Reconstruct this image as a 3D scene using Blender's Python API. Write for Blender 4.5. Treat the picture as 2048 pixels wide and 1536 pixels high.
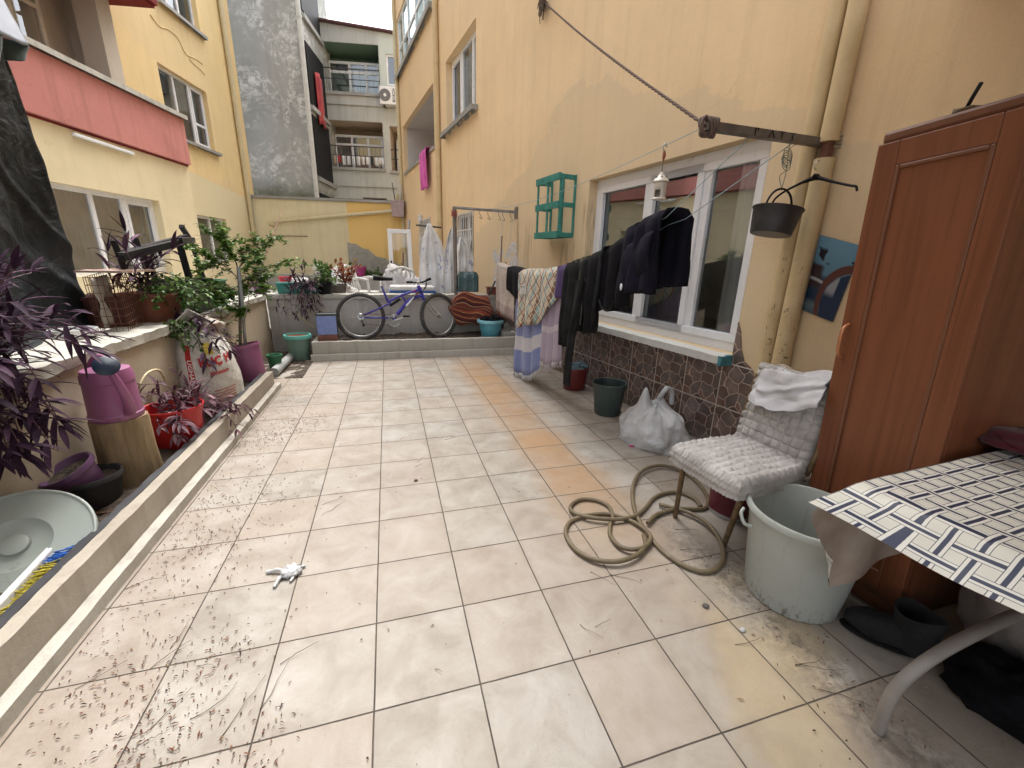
import bpy, math, random
from mathutils import Vector, Matrix, noise
R = math.radians
random.seed(7)
S = bpy.context.scene
COL = S.collection
for o in list(bpy.data.objects): bpy.data.objects.remove(o)

# ---------------------------------------------------------------- camera
cam_d = bpy.data.cameras.new('camera'); cam = bpy.data.objects.new('camera', cam_d); COL.objects.link(cam); S.camera = cam
F_PX = 829.85; PITCH, YAW, ROLL = .2915, .2892, -.0272
CAM = Vector((.1147, -1.0030, 1.3411))
cam_d.sensor_width = 36; cam_d.lens = F_PX*36/2048; cam_d.clip_start = .02; cam_d.clip_end = 400
_f = Vector((math.sin(YAW)*math.cos(PITCH), math.cos(YAW)*math.cos(PITCH), -math.sin(PITCH)))
_r0 = Vector((math.cos(YAW), -math.sin(YAW), 0)); _d0 = _f.cross(_r0)
_r = math.cos(ROLL)*_r0 + math.sin(ROLL)*_d0; _d = -math.sin(ROLL)*_r0 + math.cos(ROLL)*_d0
cam.matrix_world = Matrix(((_r.x, -_d.x, -_f.x, CAM.x), (_r.y, -_d.y, -_f.y, CAM.y), (_r.z, -_d.z, -_f.z, CAM.z), (0, 0, 0, 1)))

def ray(px, py): return _r*((px-1024)/F_PX) + _d*((py-768)/F_PX) + _f
def on(px, py, ax, v):
    d = ray(px, py); return CAM + d*((v-CAM[ax])/d[ax])
def gp(px, py, z=0): return on(px, py, 2, z)      # point of a horizontal plane
def xp(px, py, x): return on(px, py, 0, x)        # point of a plane x = const
def yp(px, py, y): return on(px, py, 1, y)        # point of a plane y = const

# ---------------------------------------------------------------- world, sun, exposure
SUN_EL, SUN_AZ = 62, 20          # azimuth measured from +y towards +x
W = bpy.data.worlds.new('World'); S.world = W; W.use_nodes = True
nt = W.node_tree; nt.nodes.clear()
sky = nt.nodes.new('ShaderNodeTexSky'); sky.sky_type = 'NISHITA'; sky.sun_disc = False
sky.sun_elevation = R(SUN_EL); sky.sun_rotation = R(SUN_AZ); sky.air_density = 1.0; sky.dust_density = 5.0; sky.ozone_density = .4
hs = nt.nodes.new('ShaderNodeHueSaturation'); hs.inputs['Saturation'].default_value = .22
bgn = nt.nodes.new('ShaderNodeBackground'); bgn.inputs[1].default_value = .15
out = nt.nodes.new('ShaderNodeOutputWorld')
nt.links.new(sky.outputs[0], hs.inputs['Color']); nt.links.new(hs.outputs[0], bgn.inputs[0]); nt.links.new(bgn.outputs[0], out.inputs[0])
sd = bpy.data.lights.new('sun', 'SUN'); sd.energy = .9; sd.angle = R(28); sd.color = (1, .97, .92)
sun = bpy.data.objects.new('sun', sd); COL.objects.link(sun)
sun.rotation_euler = (R(90-SUN_EL), 0, R(180-SUN_AZ)); sun.location = (0, 0, 20)
S.view_settings.view_transform = 'Standard'; S.view_settings.look = 'None'; S.view_settings.gamma = 1
S.view_settings.exposure = 1.8
S.cycles.max_bounces = 8; S.cycles.diffuse_bounces = 5; S.cycles.glossy_bounces = 4; S.cycles.transmission_bounces = 6; S.cycles.transparent_max_bounces = 12
S.cycles.sample_clamp_indirect = 6; S.cycles.use_denoising = True

# ---------------------------------------------------------------- mesh builder
class MB:
    def __init__(s): s.v = []; s.f = []; s.uv = {}
    def add(s, vs, fs):
        b = len(s.v); s.v += [tuple(v) for v in vs]; s.f += [tuple(i+b for i in f) for f in fs]; return s
    def box(s, x0, x1, y0, y1, z0, z1, m=None):
        vs = [Vector((x, y, z)) for z in (z0, z1) for y in (y0, y1) for x in (x0, x1)]
        if m is not None: vs = [m @ v for v in vs]
        return s.add(vs, [(0, 2, 3, 1), (4, 5, 7, 6), (0, 1, 5, 4), (2, 6, 7, 3), (0, 4, 6, 2), (1, 3, 7, 5)])
    def bar(s, a, b, w, h, up=(0, 0, 1)):
        a = Vector(a); b = Vector(b); d = (b-a).normalized(); u = Vector(up); sd_ = d.cross(u)
        if sd_.length < 1e-4: sd_ = d.cross(Vector((1, 0, 0)))
        sd_.normalize(); u = sd_.cross(d); q = [sd_*w/2*i+u*h/2*j for i, j in ((-1, -1), (1, -1), (1, 1), (-1, 1))]
        return s.add([a+k for k in q]+[b+k for k in q], [(3, 2, 1, 0), (4, 5, 6, 7), (0, 1, 5, 4), (1, 2, 6, 5), (2, 3, 7, 6), (3, 0, 4, 7)])
    def tube(s, pts, r, n=8, cap=True, closed=False):
        pts = [Vector(p) for p in pts]; N = len(pts); rr = r if isinstance(r, (list, tuple)) else [r]*N
        t0 = (pts[1]-pts[0]).normalized(); u = t0.orthogonal().normalized(); vs = []
        for i, p in enumerate(pts):
            if closed: t = (pts[(i+1) % N]-pts[i-1]).normalized()
            else: t = (pts[min(i+1, N-1)]-pts[max(i-1, 0)]).normalized()
            u = (u-t*u.dot(t)); u = u.normalized() if u.length > 1e-6 else t.orthogonal().normalized()
            w = t.cross(u)
            for k in range(n):
                a = 2*math.pi*k/n; vs.append(p+(u*math.cos(a)+w*math.sin(a))*rr[i])
        fs = []
        for i in range(N if closed else N-1):
            for k in range(n):
                j = (i+1) % N; fs.append((i*n+k, i*n+(k+1) % n, j*n+(k+1) % n, j*n+k))
        if cap and not closed: fs += [tuple(range(n-1, -1, -1)), tuple((N-1)*n+k for k in range(n))]
        return s.add(vs, fs)
    def lathe(s, prof, n=32, c=(0, 0, 0), m=None, fn=None, cap0=True, cap1=False):
        vs = []; c = Vector(c)
        for r, z in prof:
            for k in range(n):
                a = 2*math.pi*k/n; q = fn(a, r, z) if fn else Vector((r*math.cos(a), r*math.sin(a), z))
                q = Vector(q); q = (m @ q) if m is not None else q; vs.append(c+q)
        fs = [(i*n+k, i*n+(k+1) % n, (i+1)*n+(k+1) % n, (i+1)*n+k) for i in range(len(prof)-1) for k in range(n)]
        if cap0: fs.append(tuple(range(n-1, -1, -1)))
        if cap1: fs.append(tuple((len(prof)-1)*n+k for k in range(n)))
        return s.add(vs, fs)
    def grid(s, fn, nu, nv, closed_u=False):
        b = len(s.v); NU = nu if closed_u else nu+1
        for i in range(NU):
            for j in range(nv+1): s.v.append(tuple(fn(i/nu, j/nv)))
        for i in range(nu):
            for j in range(nv):
                a = b+i*(nv+1)+j; c = b+((i+1) % NU)*(nv+1)+j; f = (a, c, c+1, a+1); s.uv[len(s.f)] = ((i/nu, j/nv), ((i+1)/nu, j/nv), ((i+1)/nu, (j+1)/nv), (i/nu, (j+1)/nv)); s.f.append(f)
        return s
    def blob(s, c, rx, ry, rz, seed=0, amp=.15, fr=2.5, nu=20, nv=12, flat=None, m=None):
        c = Vector(c)
        def fn(u, v):
            a = 2*math.pi*u; b = math.pi*(v-.5); d = Vector((math.cos(b)*math.cos(a), math.cos(b)*math.sin(a), math.sin(b)))
            k = 1+amp*noise.noise(d*fr+Vector((seed*7.3, seed, 0)))+amp*.5*noise.noise(d*fr*2.3+Vector((seed*3.1, 5, seed)))
            q = Vector((d.x*rx*k, d.y*ry*k, d.z*rz*k))
            if flat is not None and q.z < -flat: q.z = -flat
            if m is not None: q = m @ q
            return c+q
        return s.grid(fn, nu, nv, closed_u=True)
    def xf(s, m): s.v = [tuple(m @ Vector(v)) for v in s.v]; return s
    def jit(s, amp, fr=6, seed=0):
        o = Vector((seed*3.7, seed*1.3, seed)); r = []
        for v in s.v:
            p = Vector(v)*fr+o; r.append(tuple(Vector(v)+amp*Vector((noise.noise(p), noise.noise(p+Vector((31, 0, 0))), noise.noise(p+Vector((0, 57, 0)))))))
        s.v = r; return s
    def build(s, name, mat, parent=None, smooth=None, loc=None, bevel=0, solid=0, sub=0):
        me = bpy.data.meshes.new(name); me.from_pydata(s.v, [], s.f); me.update()
        if s.uv:
            ul = me.uv_layers.new(name='UVMap')
            for fi, uvs in s.uv.items():
                p = me.polygons[fi]
                for li, q in zip(p.loop_indices, uvs): ul.data[li].uv = q
        if smooth is not None:
            me.shade_smooth()
            if smooth < 180: me.set_sharp_from_angle(angle=R(smooth))
        o = bpy.data.objects.new(name, me); COL.objects.link(o); me.materials.append(mat)
        if parent is not None: o.parent = parent
        if loc is not None: o.location = loc
        if sub:
            m_ = o.modifiers.new('sub', 'SUBSURF'); m_.levels = m_.render_levels = sub
        if solid:
            m_ = o.modifiers.new('sol', 'SOLIDIFY'); m_.thickness = solid; m_.offset = 0
        if bevel:
            m_ = o.modifiers.new('bev', 'BEVEL'); m_.width = bevel; m_.segments = 2; m_.limit_method = 'ANGLE'; m_.angle_limit = R(40)
        return o

def tag(o, label, cat, group=None, kind=None):
    if label: o['label'] = label
    if cat: o['category'] = cat
    if group: o['group'] = group
    if kind: o['kind'] = kind
    return o
def st(o): o['kind'] = 'structure'; return o
def thing(name, label, cat, loc=(0, 0, 0), rz=0, group=None, rot=None):
    o = bpy.data.objects.new(name, None); COL.objects.link(o); o.empty_display_size = .1
    o.location = loc; o.rotation_euler = rot if rot else (0, 0, rz)
    return tag(o, label, cat, group)
def dup(root, loc=None, rz=None, label=None):
    r = root.copy(); COL.objects.link(r)
    if loc is not None: r.location = loc
    if rz is not None: r.rotation_euler = (0, 0, rz)
    if label: r['label'] = label
    for ch in list(root.children):
        c = ch.copy(); COL.objects.link(c); c.parent = r
        for g in list(ch.children):
            d = g.copy(); COL.objects.link(d); d.parent = c
    return r
def cr(pts, n=8, closed=False):          # Catmull-Rom through points
    P = [Vector(p) for p in pts]; N = len(P); o = []
    for i in range(N if closed else N-1):
        g = (lambda k: P[k % N]) if closed else (lambda k: P[max(0, min(N-1, k))])
        a, b, c, d = g(i-1), g(i), g(i+1), g(i+2)
        for k in range(n):
            t = k/n; o.append(.5*((2*b)+(c-a)*t+(2*a-5*b+4*c-d)*t*t+(3*b-a-3*c+d)*t**3))
    if not closed: o.append(P[-1])
    return o
def lerp(a, b, t): return a+(b-a)*t
def interp(tab, t):
    if t <= tab[0][0]: return tab[0][1]
    for (a, x), (b, y) in zip(tab, tab[1:]):
        if t <= b: return lerp(x, y, (t-a)/(b-a))
    return tab[-1][1]
def nz(x, y=0, z=0): return noise.noise(Vector((x, y, z)))

# ---------------------------------------------------------------- materials
class NT:
    def __init__(s, name):
        s.m = bpy.data.materials.new(name); s.m.use_nodes = True; s.t = s.m.node_tree
        s.b = s.t.nodes['Principled BSDF']; s.tc = s.t.nodes.new('ShaderNodeTexCoord')
    def n(s, ty, **k):
        x = s.t.nodes.new('ShaderNode'+ty)
        for a, b in k.items(): setattr(x, a, b)
        return x
    def l(s, a, b): s.t.links.new(a, b)
    def put(s, sock, v):
        if hasattr(v, 'links') or hasattr(v, 'is_linked'): s.l(v, sock)
        elif v is not None:
            if isinstance(v, (tuple, list)) and len(v) == 3 and len(sock.default_value) == 4: v = (*v, 1)
            sock.default_value = v
    def noise(s, scale, detail=5, rough=.6, vec=None, dist=0, seed=None):
        x = s.n('TexNoise'); x.inputs['Scale'].default_value = scale; x.inputs['Detail'].default_value = detail; x.inputs['Roughness'].default_value = rough; x.inputs['Distortion'].default_value = dist
        s.l(vec if vec is not None else s.tc.outputs['Object'], x.inputs['Vector']); return x.outputs['Fac']
    def mapv(s, scale=(1, 1, 1), loc=(0, 0, 0), rot=(0, 0, 0), src=None):
        x = s.n('Mapping'); x.inputs['Scale'].default_value = scale; x.inputs['Location'].default_value = loc; x.inputs['Rotation'].default_value = rot
        s.l(src if src is not None else s.tc.outputs['Object'], x.inputs['Vector']); return x.outputs[0]
    def ramp(s, fac, stops, interp='LINEAR'):
        x = s.n('ValToRGB'); e = x.color_ramp.elements; x.color_ramp.interpolation = interp
        while len(e) < len(stops): e.new(.5)
        for k, (p, c) in enumerate(stops):
            e[k].position = p; e[k].color = (*c, 1) if isinstance(c, (tuple, list)) else (c, c, c, 1)
        s.put(x.inputs[0], fac); return x.outputs[0]
    def mix(s, fac, a, b, mode='MIX'):
        x = s.n('Mix', data_type='RGBA', blend_type=mode); s.put(x.inputs[0], fac); s.put(x.inputs[6], a); s.put(x.inputs[7], b); return x.outputs[2]
    def math(s, op, a, b=None, c=None, clamp=False):
        x = s.n('Math', operation=op); x.use_clamp = clamp; s.put(x.inputs[0], a)
        if b is not None: s.put(x.inputs[1], b)
        if c is not None: s.put(x.inputs[2], c)
        return x.outputs[0]
    def ss(s, v, a, b):
        x = s.n('MapRange', interpolation_type='SMOOTHSTEP'); s.put(x.inputs[0], v); x.inputs[1].default_value = a; x.inputs[2].default_value = b; return x.outputs[0]
    def xyz(s, src=None):
        x = s.n('SeparateXYZ'); s.l(src if src is not None else s.tc.outputs['Object'], x.inputs[0]); return x.outputs
    def bump(s, h, st=.3, dist=.01, prev=None):
        x = s.n('Bump'); x.inputs['Strength'].default_value = st; x.inputs['Distance'].default_value = dist; s.put(x.inputs['Height'], h)
        if prev is not None: s.l(prev, x.inputs['Normal'])
        return x.outputs[0]
    def fin(s, col, rough=.7, normal=None, metal=0, spec=.5, **k):
        s.put(s.b.inputs['Base Color'], col); s.put(s.b.inputs['Roughness'], rough); s.put(s.b.inputs['Metallic'], metal); s.b.inputs['Specular IOR Level'].default_value = spec
        if normal is not None: s.l(normal, s.b.inputs['Normal'])
        for a, v in k.items(): s.put(s.b.inputs[a.replace('_', ' ')], v)
        return s.m

def C(c, k): return tuple(min(1, x*k) for x in c)
def plain(name, c, rough=.5, var=.18, sc=9, bump=.15, bs=60, dirt=None, da=.5, dsc=5, metal=0, spec=.5, dist=.003, **k):
    t = NT(name); n1 = t.noise(sc); col = t.ramp(n1, [(.3, C(c, 1-var)), (.7, C(c, 1+var))])
    if dirt:
        n2 = t.noise(dsc, 8, .7, dist=.4); col = t.mix(t.ramp(n2, [(.62-da*.3, 0.), (.72, 1.)]), col, dirt)
    nb = t.bump(t.noise(bs, 4), bump, dist) if bump else None
    rr = t.math('ADD', t.math('MULTIPLY', t.noise(sc*2.3), .25), rough-.12)
    return t.fin(col, rr, nb, metal, spec, **k)

def plaster(name, c, c2=None, streak=.35, grime=(.2, .17, .13), bump=.25, zdirt=None, extra=None):
    """painted render: blotches, vertical run marks, fine grain"""
    t = NT(name); ob = t.tc.outputs['Object']
    col = t.ramp(t.noise(.8, 6, .65), [(.3, C(c, .9)), (.7, C(c, 1.08))])
    if c2: col = t.mix(t.ramp(t.noise(.45, 6, .6, dist=.5), [(.48, 0.), (.58, .75)]), col, c2)
    sv = t.mapv((7, 7, .35)); stn = t.ramp(t.noise(1., 7, .7, vec=sv), [(.5, 0.), (.8, streak)])
    col = t.mix(stn, col, grime)
    col = t.mix(t.math('MULTIPLY', t.ramp(t.noise(22, 6, .7), [(.55, 0.), (.8, .25)]), 1), col, C(grime, 1.5))
    if extra: col = extra(t, col)
    wv = t.n('VectorMath', operation='ADD'); nd = t.n('TexNoise'); nd.inputs['Scale'].default_value = 2.5; nd.inputs['Detail'].default_value = 6; t.l(ob, nd.inputs[0]); t.l(ob, wv.inputs[0]); sc_ = t.n('VectorMath', operation='SCALE'); t.l(nd.outputs['Color'], sc_.inputs[0]); sc_.inputs['Scale'].default_value = .8; t.l(sc_.outputs[0], wv.inputs[1])
    vo = t.n('TexVoronoi', feature='DISTANCE_TO_EDGE'); vo.inputs['Scale'].default_value = .9; t.l(wv.outputs[0], vo.inputs['Vector']); ck = t.math('MULTIPLY', t.ss(vo.outputs['Distance'], .006, .002), t.ss(t.noise(.9, 3), .52, .62)); col = t.mix(t.math('MULTIPLY', ck, .22), col, grime)
    dr = t.math('MULTIPLY', t.ss(t.noise(1., 4, .6, vec=t.mapv((26, 26, .9))), .60, .72), t.ss(t.noise(1.4, 4), .48, .66)); col = t.mix(t.math('MULTIPLY', dr, streak*.9), col, grime)
    gr_ = t.noise(95, 3, .7); col = t.mix(t.math('MULTIPLY', t.ss(gr_, .52, .75), .22), col, C(grime, 1.2)); col = t.mix(t.math('MULTIPLY', t.ss(gr_, .48, .28), .12), col, C(c, 1.35))
    if zdirt:
        z = t.xyz()[2]; g = t.math('MULTIPLY', t.ss(z, zdirt[1], zdirt[0]), t.ramp(t.noise(3, 7, .7), [(.3, .2), (.7, 1.)])); col = t.mix(t.math('MULTIPLY', g, zdirt[2]), col, grime)
    b1 = t.bump(t.noise(3.5, 4), bump, .02); b2 = t.bump(t.noise(140, 3, .6), bump*1.3, .002, b1)
    return t.fin(col, .88, b2, spec=.25)

def fabric(name, c, c2=None, rough=.95, bs=180, sc=4, bump=.5, sheen=.2, extra=None):
    t = NT(name); col = t.ramp(t.noise(sc, 4), [(.3, C(c, .8)), (.7, c2 or C(c, 1.2))])
    if extra: col = extra(t, col)
    nb = t.bump(t.noise(bs, 2), bump, .002); nb = t.bump(t.noise(14, 4), .4, .012, nb)
    return t.fin(col, rough, nb, spec=.15, Sheen_Weight=sheen)
def glass(name, tint=(.9, .93, .93), dark=.13, gloss=(.9, .95, 1)):
    t = NT(name); g = t.n('BsdfGlossy'); g.inputs['Roughness'].default_value = .02; g.inputs['Color'].default_value = (*gloss, 1)
    tr = t.n('BsdfTransparent'); tr.inputs[0].default_value = (*tint, 1); fr = t.n('Fresnel'); fr.inputs[0].default_value = 1.7
    x = t.n('MixShader'); t.l(t.math('ADD', fr.outputs[0], dark, clamp=True), x.inputs[0]); t.l(tr.outputs[0], x.inputs[1]); t.l(g.outputs[0], x.inputs[2])
    t.l(x.outputs[0], t.t.nodes['Material Output'].inputs[0]); return t.m
M = {}
M['pvc'] = plain('white_pvc', (.78, .79, .81), .32, .04, 5, .05, 40, dirt=(.50, .48, .44), da=.05, dsc=14)
M['glass'] = glass('window_glass'); M['glass_blue'] = glass('pale_glass', (.5, .62, .68), .45, (.8, .95, 1))
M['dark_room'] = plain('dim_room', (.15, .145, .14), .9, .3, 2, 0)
M['pale_room'] = plain('pale_room', (.42, .41, .38), .9, .2, 2, 0)
M['curtain'] = fabric('net_curtain', (.72, .71, .68), (.8, .8, .78), sc=2)
M['iron_white'] = plain('white_painted_iron', (.62, .6, .56), .5, .1, 20, .1, 80, dirt=(.2, .11, .06), da=.25, dsc=18)
M['iron_dark'] = plain('dark_iron', (.05, .045, .045), .6, .3, 20, .2)
M['steel'] = plain('grey_steel', (.19, .17, .155), .5, .3, 12, .2, 60, dirt=(.2, .1, .05), da=.3, metal=.5)
M['chrome'] = plain('worn_chrome', (.5, .5, .5), .3, .15, 20, .05, metal=.9)
M['black_plastic'] = plain('black_plastic', (.007, .007, .008), .55, .3, 12, .15, 90, dirt=(.035, .03, .028), da=.1, spec=.25)
M['cable'] = plain('cord', (.25, .35, .38), .7, .1)
M['concrete'] = plaster('concrete', (.30, .295, .275), (.42, .42, .41), .3, (.10, .10, .09))
M['conc_light'] = plaster('coping_whitewash', (.50, .49, .44), (.30, .28, .23), .55, (.10, .09, .07), .8)
M['soil'] = plain('soil', (.055, .04, .03), .95, .6, 14, 1, 35, dirt=(.16, .12, .08), da=.3, dsc=30, dist=.02)
M['twig'] = plain('dry_twig', (.11, .075, .05), .8, .4)
def island(name, stops, rough=.8):
    t = NT(name); return t.fin(t.ramp(t.n('NewGeometry').outputs['Random Per Island'], stops), rough)
M['leaf_litter'] = island('leaf_litter', [(0, (.045, .025, .018)), (.35, (.10, .04, .022)), (.7, (.19, .065, .035)), (.9, (.26, .15, .08)), (1, (.35, .27, .18))])
def peeled(base=(.50, .35, .19), under=(.55, .56, .58)):
    pass
# ---------------------------------------------------------------- vertical planes
class Fr:
    def __init__(s, p, nang):
        a = R(nang); s.n = Vector((math.cos(a), math.sin(a), 0)); s.x = Vector((s.n.y, -s.n.x, 0)); s.p = Vector((p[0], p[1], 0)); s.rz = math.atan2(s.x.y, s.x.x)
    def at(s, px, py, out=0):
        d = ray(px, py); q = CAM+d*(((s.p+out*s.n-CAM).dot(s.n))/d.dot(s.n)); return Vector(((q-s.p).dot(s.x), out, q.z))
    def w(s, x, out=0, z=0): return s.p+s.x*x+s.n*out+Vector((0, 0, z))
    def wa(s, px, py, out=0):
        v = s.at(px, py, out); return s.w(v.x, v.y, v.z)
RW = Fr((2.318, 2.413), 188); LB = Fr((-3.83, 14.41), -11); FW = Fr((.75, 13.6), 260); GF = Fr((.75, 15.0), 260); GG = Fr((.75, 17.0), 259)

def holed(mb, x0, x1, z0, z1, holes, y=0, nx=.0):
    """flat wall facing +Y of its frame with rectangular holes (x0,x1,z0,z1,depth)"""
    xs = sorted({x0, x1, *[h[0] for h in holes], *[h[1] for h in holes]}); zs = sorted({z0, z1, *[h[2] for h in holes], *[h[3] for h in holes]})
    xs = [x for x in xs if x0 <= x <= x1]; zs = [z for z in zs if z0 <= z <= z1]
    for xa, xb in zip(xs, xs[1:]):
        for za, zb in zip(zs, zs[1:]):
            cx, cz = (xa+xb)/2, (za+zb)/2
            if any(h[0] < cx < h[1] and h[2] < cz < h[3] for h in holes): continue
            mb.add([(xa, y, za), (xb, y, za), (xb, y, zb), (xa, y, zb)], [(3, 2, 1, 0)])
    for h in holes:
        a, b, c, d, dp = h[:5]; Y = y-dp
        mb.add([(a, y, c), (b, y, c), (b, y, d), (a, y, d), (a, Y, c), (b, Y, c), (b, Y, d), (a, Y, d)], [(0, 1, 5, 4), (1, 2, 6, 5), (2, 3, 7, 6), (3, 0, 4, 7)])
    return mb
def room(mb, a, b, c, d, y0, y1):
    mb.add([(a, y0, c), (b, y0, c), (b, y0, d), (a, y0, d), (a, y1, c), (b, y1, c), (b, y1, d), (a, y1, d)], [(0, 1, 5, 4), (1, 2, 6, 5), (2, 3, 7, 6), (3, 0, 4, 7), (4, 5, 6, 7)])
    return mb
def window(parent, a, b, c, d, y, cols, transoms=(), f=.055, sash=(), curtain=None, glassm='glass', frm='pvc', rm=True, depth=.06, label=None, name='window'):
    """window set in a hole: frame is the part, panes / curtain / room are its sub-parts; y = face of the frame"""
    m = MB(); m.box(a, b, y-depth, y, c, c+f); m.box(a, b, y-depth, y, d-f, d); m.box(a, a+f, y-depth, y-.002, c+f, d-f); m.box(b-f, b, y-depth, y-.002, c+f, d-f)
    for x in cols: m.box(x-f/2, x+f/2, y-depth, y-.004, c+f, d-f)
    xs = [a+f]+[v for x in cols for v in (x-f/2, x+f/2)]+[b-f]; seg = [(xs[i], xs[i+1]) for i in range(0, len(xs), 2)]
    for i, (p, q) in enumerate(seg):
        for (k, z) in transoms:
            if k == i or k < 0: m.box(p, q, y-depth, y-.006, z-f/2, z+f/2)
        if i in sash:
            s_ = f*.85; ys = y+.012
            m.box(p, q, y-.03, ys, c+f, c+f+s_); m.box(p, q, y-.03, ys, d-f-s_, d-f); m.box(p, p+s_, y-.03, ys-.002, c+f+s_, d-f-s_); m.box(q-s_, q, y-.03, ys-.002, c+f+s_, d-f-s_)
    w = m.build(name, M[frm], parent, bevel=.004)
    if label: w['label'] = label
    g = MB(); yy = y-.035
    for p, q in seg: g.add([(p, yy, c+f), (q, yy, c+f), (q, yy, d-f), (p, yy, d-f)], [(3, 2, 1, 0)])
    g.build('pane', M[glassm], w)
    if rm: room(MB(), a-.01, b+.01, c-.01, d+.01, y-depth-.003, y-1.6).build('room', M['pale_room'], w)
    if curtain:
        for (p, q, ck) in curtain:
            cm = MB(); n_ = max(3, int((q-p)/.09))
            cm.grid(lambda u, v: (lerp(p, q, u), y-depth+.002+.012*math.sin(u*n_*6.28)*(.6+.4*v), lerp(c+.02, d-.02, v)), n_*8, 4); cm.build('curtain', M[ck], w, smooth=180)
    return w

# ---------------------------------------------------------------- ground and terrace
def m_floor():
    t = NT('glazed_floor_tiles'); T = .333; X, Y, Z = t.xyz()
    wx = t.math('ADD', X, t.math('MULTIPLY', t.math('SUBTRACT', t.noise(3, 3), .5), .004)); wy = t.math('ADD', Y, t.math('MULTIPLY', t.math('SUBTRACT', t.noise(3.7, 3), .5), .004))
    def edge(v):
        fr = t.math('FRACT', t.math('DIVIDE', t.math('ADD', v, 10*T), T)); return t.math('ABSOLUTE', t.math('SUBTRACT', fr, .5))
    ex, ey = edge(wx), edge(wy); e = t.math('MAXIMUM', ex, ey); gr = t.ss(e, .4915, .4955)   # grout mask
    ix = t.math('FLOOR', t.math('DIVIDE', t.math('ADD', X, 10*T), T)); iy = t.math('FLOOR', t.math('DIVIDE', t.math('ADD', Y, 10*T), T))
    cv = t.n('CombineXYZ'); t.l(ix, cv.inputs[0]); t.l(iy, cv.inputs[1]); wn = t.n('TexWhiteNoise', noise_dimensions='2D'); t.l(cv.outputs[0], wn.inputs['Vector']); rnd = wn.outputs['Value']
    # offset the cloud pattern per tile so that it breaks at the joints
    vm = t.n('VectorMath', operation='ADD'); t.l(t.tc.outputs['Object'], vm.inputs[0]); sc = t.n('VectorMath', operation='SCALE'); t.l(wn.outputs['Color'], sc.inputs[0]); sc.inputs['Scale'].default_value = 6.; t.l(sc.outputs[0], vm.inputs[1])
    n1 = t.noise(5.5, 7, .6, vec=vm.outputs[0], dist=.5)
    col = t.ramp(n1, [(.22, (.195, .165, .135)), (.5, (.315, .29, .25)), (.78, (.42, .40, .37))])
    col = t.mix(t.math('MULTIPLY', rnd, .45), col, (.36, .28, .215))
    # rusty orange band that the water left along the slope
    cx = t.math('ADD', t.math('MULTIPLY', t.math('SUBTRACT', Y, 1.3), -.01), 1.17)
    cx = t.math('ADD', cx, t.math('MULTIPLY', t.math('SUBTRACT', t.noise(1.6, 3), .5), .32))
    dist_ = t.math('ABSOLUTE', t.math('SUBTRACT', X, cx)); band = t.ss(dist_, .33, .08)
    yw = t.math('MULTIPLY', t.ss(Y, .1, 1.2), t.ss(Y, 5.2, 3.6)); band = t.math('MULTIPLY', band, yw)
    band = t.math('MULTIPLY', band, t.ramp(t.noise(2.6, 5, .6), [(.3, .55), (.6, 1.)])); band = t.math('MULTIPLY', band, t.math('ADD', t.math('MULTIPLY', rnd, .25), .65), clamp=True)
    col = t.mix(t.math('MULTIPLY', band, .9), col, (.37, .205, .08))
    yl = t.math('MULTIPLY', t.ss(t.noise(1.1, 4, .6), .5, .68), t.math('MULTIPLY', t.ss(X, .7, 1.2), t.ss(Y, .9, -.1))); col = t.mix(t.math('MULTIPLY', yl, .55), col, (.46, .35, .19))
    # muddy edges: along the planter, under the ledge and at the right wall
    mud = t.math('ADD', t.ss(X, -.62, -1.0), t.ss(Y, 4.35, 4.85)); mud = t.math('ADD', mud, t.ss(X, 1.45, 2.1), clamp=True)
    mud = t.math('MULTIPLY', mud, t.ramp(t.noise(4, 8, .75, dist=.3), [(.35, .0), (.7, .75)])); col = t.mix(mud, col, (.24, .19, .15))
    sp = t.ramp(t.noise(85, 5, .75), [(.585, 0.), (.67, .6)]); spz = t.ramp(t.noise(2.2, 5, .65), [(.38, .25), (.65, 1.)]); col = t.mix(t.math('MULTIPLY', sp, spz), col, (.22, .18, .14))
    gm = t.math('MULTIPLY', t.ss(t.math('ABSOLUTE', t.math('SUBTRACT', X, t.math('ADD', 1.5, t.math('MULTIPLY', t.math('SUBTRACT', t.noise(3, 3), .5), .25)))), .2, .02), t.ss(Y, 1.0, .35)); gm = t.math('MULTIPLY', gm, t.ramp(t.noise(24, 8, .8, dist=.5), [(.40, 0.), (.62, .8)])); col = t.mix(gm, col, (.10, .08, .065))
    halo = t.math('MULTIPLY', t.ss(e, .40, .49), t.ramp(t.noise(7, 7, .75), [(.4, 0.), (.7, .5)])); col = t.mix(halo, col, (.26, .21, .17))
    gc = t.ramp(t.noise(5, 5, .7), [(.3, (.04, .033, .027)), (.7, (.13, .105, .085))]); col = t.mix(gr, col, gc)
    rl = t.noise(20, 9, .72, vec=vm.outputs[0], dist=1.2)
    h = t.math('SUBTRACT', t.math('MULTIPLY', rl, .45), t.math('MULTIPLY', gr, 1.2)); nb = t.bump(h, .9, .005)
    nb = t.bump(t.noise(5, 3, vec=vm.outputs[0]), .2, .01, nb)
    ro = t.math('ADD', t.math('MULTIPLY', t.noise(9, 5, .7), .4), .30); ro = t.math('MAXIMUM', ro, t.math('MULTIPLY', gr, .9)); ro = t.math('ADD', ro, t.math('MULTIPLY', mud, .4), clamp=True)
    return t.fin(col, ro, nb, spec=.35)
M['floor'] = m_floor()
g = MB(); N = 1
g.add([(-70, -70, -.06), (70, -70, -.06), (70, 70, -.06), (-70, 70, -.06)], [(0, 1, 2, 3)])
st(g.build('ground', M['soil']))
f = MB(); f.grid(lambda u, v: (lerp(-1.5 if v > .80 else -1.5, 3.3, u), lerp(-6, 4.86, v), 0), 1, 1)
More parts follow.
